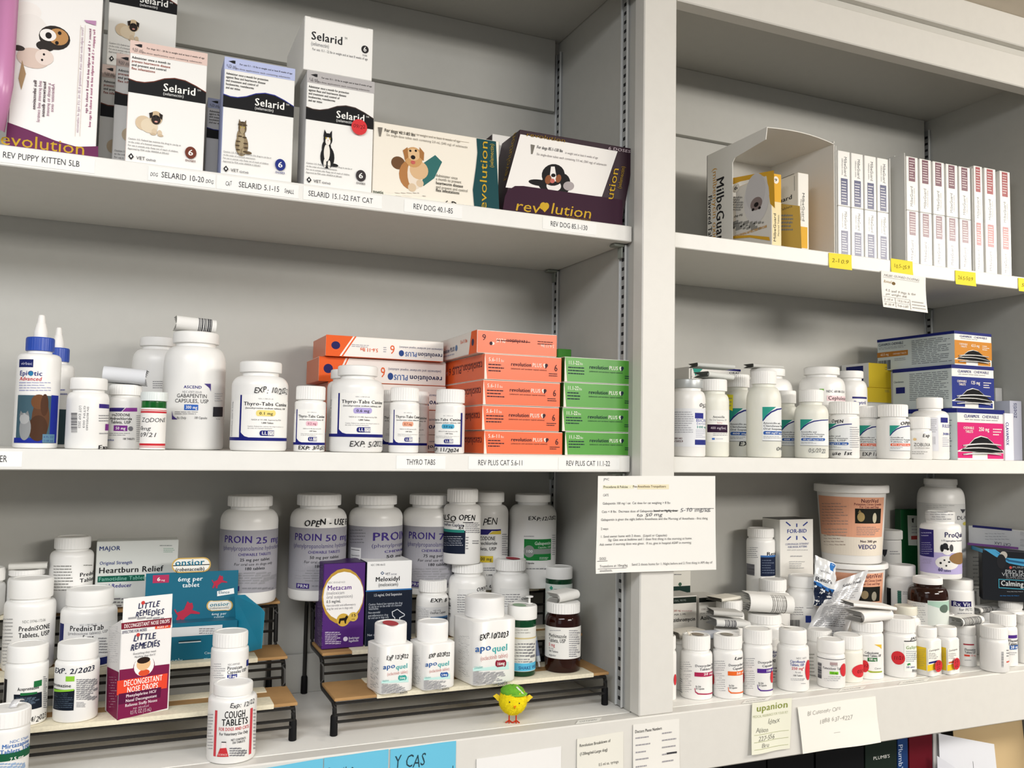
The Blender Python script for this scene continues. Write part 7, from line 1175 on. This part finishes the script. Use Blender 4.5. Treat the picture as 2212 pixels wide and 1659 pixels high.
make('body', *blob(C_0, R_, R_, R_*1.02, .03, 40, 28), mat('f2dc1e', .95, 0, 'fuzz'), None, rt_, 1.2)
V, F_ = [], []
for i in range(2600):                      # short pile fibres
    th = math.acos(random.uniform(-1, 1)); ph = random.uniform(0, 2*PI); d = sd*(math.sin(th)*math.cos(ph))+to*(math.sin(th)*math.sin(ph))+up*math.cos(th)
    tn = d.cross(Vector((.3, .5, .8))).normalized(); q = C_0+d*R_*.97; tip = C_0+d*R_*random.uniform(1.04, 1.12)+Vector((random.uniform(-1, 1), random.uniform(-1, 1), random.uniform(-1, 1)))*.0007
    b = len(V); V += [q-tn*.0003, q+tn*.0003, tip]; F_.append((b, b+1, b+2))
make('pile', V, F_, mat('f7e636', .95), None, rt_)['kind'] = 'stuff'
make('hat', *blob(C_0+up*R_*.62-sd*R_*.05, R_*.86, R_*.84, R_*.45, .05, 30, 14), mat('6cae36', .95, 0, 'fuzz'), None, rt_, 1.2)
make('hat_brim', *blob(C_0+up*R_*.52+to*R_*.25+sd*R_*.25, R_*.78, R_*.72, R_*.12, .04, 30, 10), mat('7dbd40', .95, 0, 'fuzz'), None, rt_, 1.2)
a0 = C_0+up*R_*1.05+sd*R_*.20+to*R_*.5; V = [a0, a0+sd*R_*.10+up*R_*.05, a0+sd*R_*.75-up*R_*.62, a0+sd*R_*.62-up*R_*.60]
make('hat_feather', V, [(0, 1, 2, 3)], mat('e6e4d8', .9), None, rt_).modifiers.new('thickness', 'SOLIDIFY').thickness = .0006
for s_, o_ in ((-.22, 0), (.42, 0)): make('eye', *blob(C_0+to*R_*.93*math.sqrt(1-s_*s_*.9)+sd*R_*s_+up*R_*(.10 if s_ < 0 else .02), R_*.085, R_*.06, R_*.085, 0, 14, 10), mat('0d0c0c', .15), None, rt_, 1.2)
bk = C_0+to*R_*.92+sd*R_*.14-up*R_*.20
V = [bk+sd*R_*.12+up*R_*.12, bk-sd*R_*.12+up*R_*.12, bk-up*R_*.16, bk+to*R_*.30-up*R_*.02]; make('beak', V, [(0, 1, 3), (1, 2, 3), (2, 0, 3)], mat('e2761e', .8), None, rt_)
for s_ in (-1, 1):
    w0 = C_0+sd*R_*s_*.88+up*R_*.22
    V = [w0-to*R_*.05, w0+sd*s_*R_*.30+up*R_*.20, w0+sd*s_*R_*.55+up*R_*.02, w0+sd*s_*R_*.38-up*R_*.12, w0+sd*s_*R_*.22-up*R_*.30, w0-up*R_*.30]
    make('wing', V, [tuple(range(6))], mat('efd23a', .95), None, rt_).modifiers.new('thickness', 'SOLIDIFY').thickness = .0018
    l0 = C_0+sd*R_*s_*.25-up*R_*.92+to*R_*.1; l1 = Vector((l0.x, l0.y, ZD+.0012)); parts = [tube([l0, l1], .0009, 7)]
    for an in (-.7, 0, .7): parts.append(tube([l1+up*.001, l1+to*(.0065*math.cos(an))+sd*(.0065*math.sin(an))-up*.0003], .0008, 6))
    parts.append(tube([l1, l1-to*.004], .0008, 6)); make('leg', *join(*parts), mat('c23a1e', .6), None, rt_)
# ================================================================ books and folders in the open space below
ZF = .9702
def book(label, x0, x1, top, col, toks=(), dep=.19, y=.040, cat='book', nm='book', pages=True):
    a = aty(x0, 1600, y).x; b = aty(x1, 1600, y).x; rt = thing(nm, label, cat, ((a+b)/2, y, ZF)); mt = mat(col, .5)
    V, F_ = bevelled(*cuboid((a, y, ZF), (b, y+.003, ZF+top)), .0015, 2); make('spine', V, F_, mt, None, rt)
    for s0, s1 in ((a, a+.0028), (b-.0028, b)): V, F_ = bevelled(*cuboid((s0, y+.0031, ZF), (s1, y+dep, ZF+top)), .0006); make('cover', V, F_, mt, None, rt)
    if pages: make('page_block', *cuboid((a+.003, y+.0032, ZF+.003), (b-.003, y+dep-.004, ZF+top-.004)), mat('e4e0d4', .9), None, rt)
    if toks: put(Flat((a, y, ZF), (1, 0, 0), (0, 0, 1)), rt, toks, 'spine_print')
for x0, x1, lb in ((1468, 1560, 'black ring binder nearest the stile below the wide rail'), (1563, 1655, 'black ring binder second from the stile below the wide rail'), (1658, 1758, 'black ring binder third from the stile below the wide rail'), (1762, 1866, 'black ring binder next to the green drug handbook')): book(lb, x0, x1, .300, '0c0d10', dep=.20, cat='binder', nm='ring_binder')  # binders added to keep the space beside the books dark
book('thick black-green handbook with white name on its spine', 1869, 1937, .305, '18241e', [t("PLUMB'S", 1886, 1922, 1639, 7, 'd6d8d4')])
book('slim blue book with its name running down the spine', 1939, 1961, .305, '1c3a6c', [v("Plumb's", 1941, 1608, 1668, 9, 'b8c4d8')])
book('dark red thick book beside the blue book', 1964, 2014, .305, '5c0f1c')
book('white paper-bound volume beside the red book', 2016, 2033, .300, 'b8b8b6')
for i, (x0, x1, xt, col, lb, yy) in enumerate(((2036, 2076, 2100, 'd0d2da', 'white sheet of paper leaning in front of the printed form', .012), (2040, 2150, 2178, 'dcdee4', 'white printed form with black lines leaning against folders', .026))):
    a = aty(x0, 1640, yy); b = aty(x1, 1640, yy); tz0 = 1.235 if i == 0 else 1.262
    sheet('loose_paper', lb, 'paper', [Vector((a.x, yy+.010, tz0)), Vector((b.x+.01, yy+.010, tz0-.03)), Vector((b.x+.03, yy, ZF+.002)), Vector((a.x, yy, ZF+.002))], [] if i == 0 else [r(.10, .30+.0, .9, .304, '55555a'), r(.55, .12, .556, .24, '55555a')]+[r(.12+.1*j, .30, .124+.1*j, .40, '55555a') for j in range(8)], col, lambda x, y_: .003*math.sin(3*x))
for i in range(5):
    yy = .040+.012*i; a = aty(2092+16*i, 1600, yy)
    sheet('manila_folder', 'tan manila folder standing among folders behind the printed form', 'folder', [Vector((a.x, yy+.03, 1.268-.004*i)), Vector((1.412, yy+.03, 1.274-.004*i)), Vector((1.412, yy, ZF+.002)), Vector((a.x-.01, yy, ZF+.002))], [], ('cdb48a', 'd8c29a', 'c4a878', 'd6bf94', 'cbb288')[i], lambda x, y_: .002*math.sin(4*x), group='manila folders below the rail', thick=.0008)
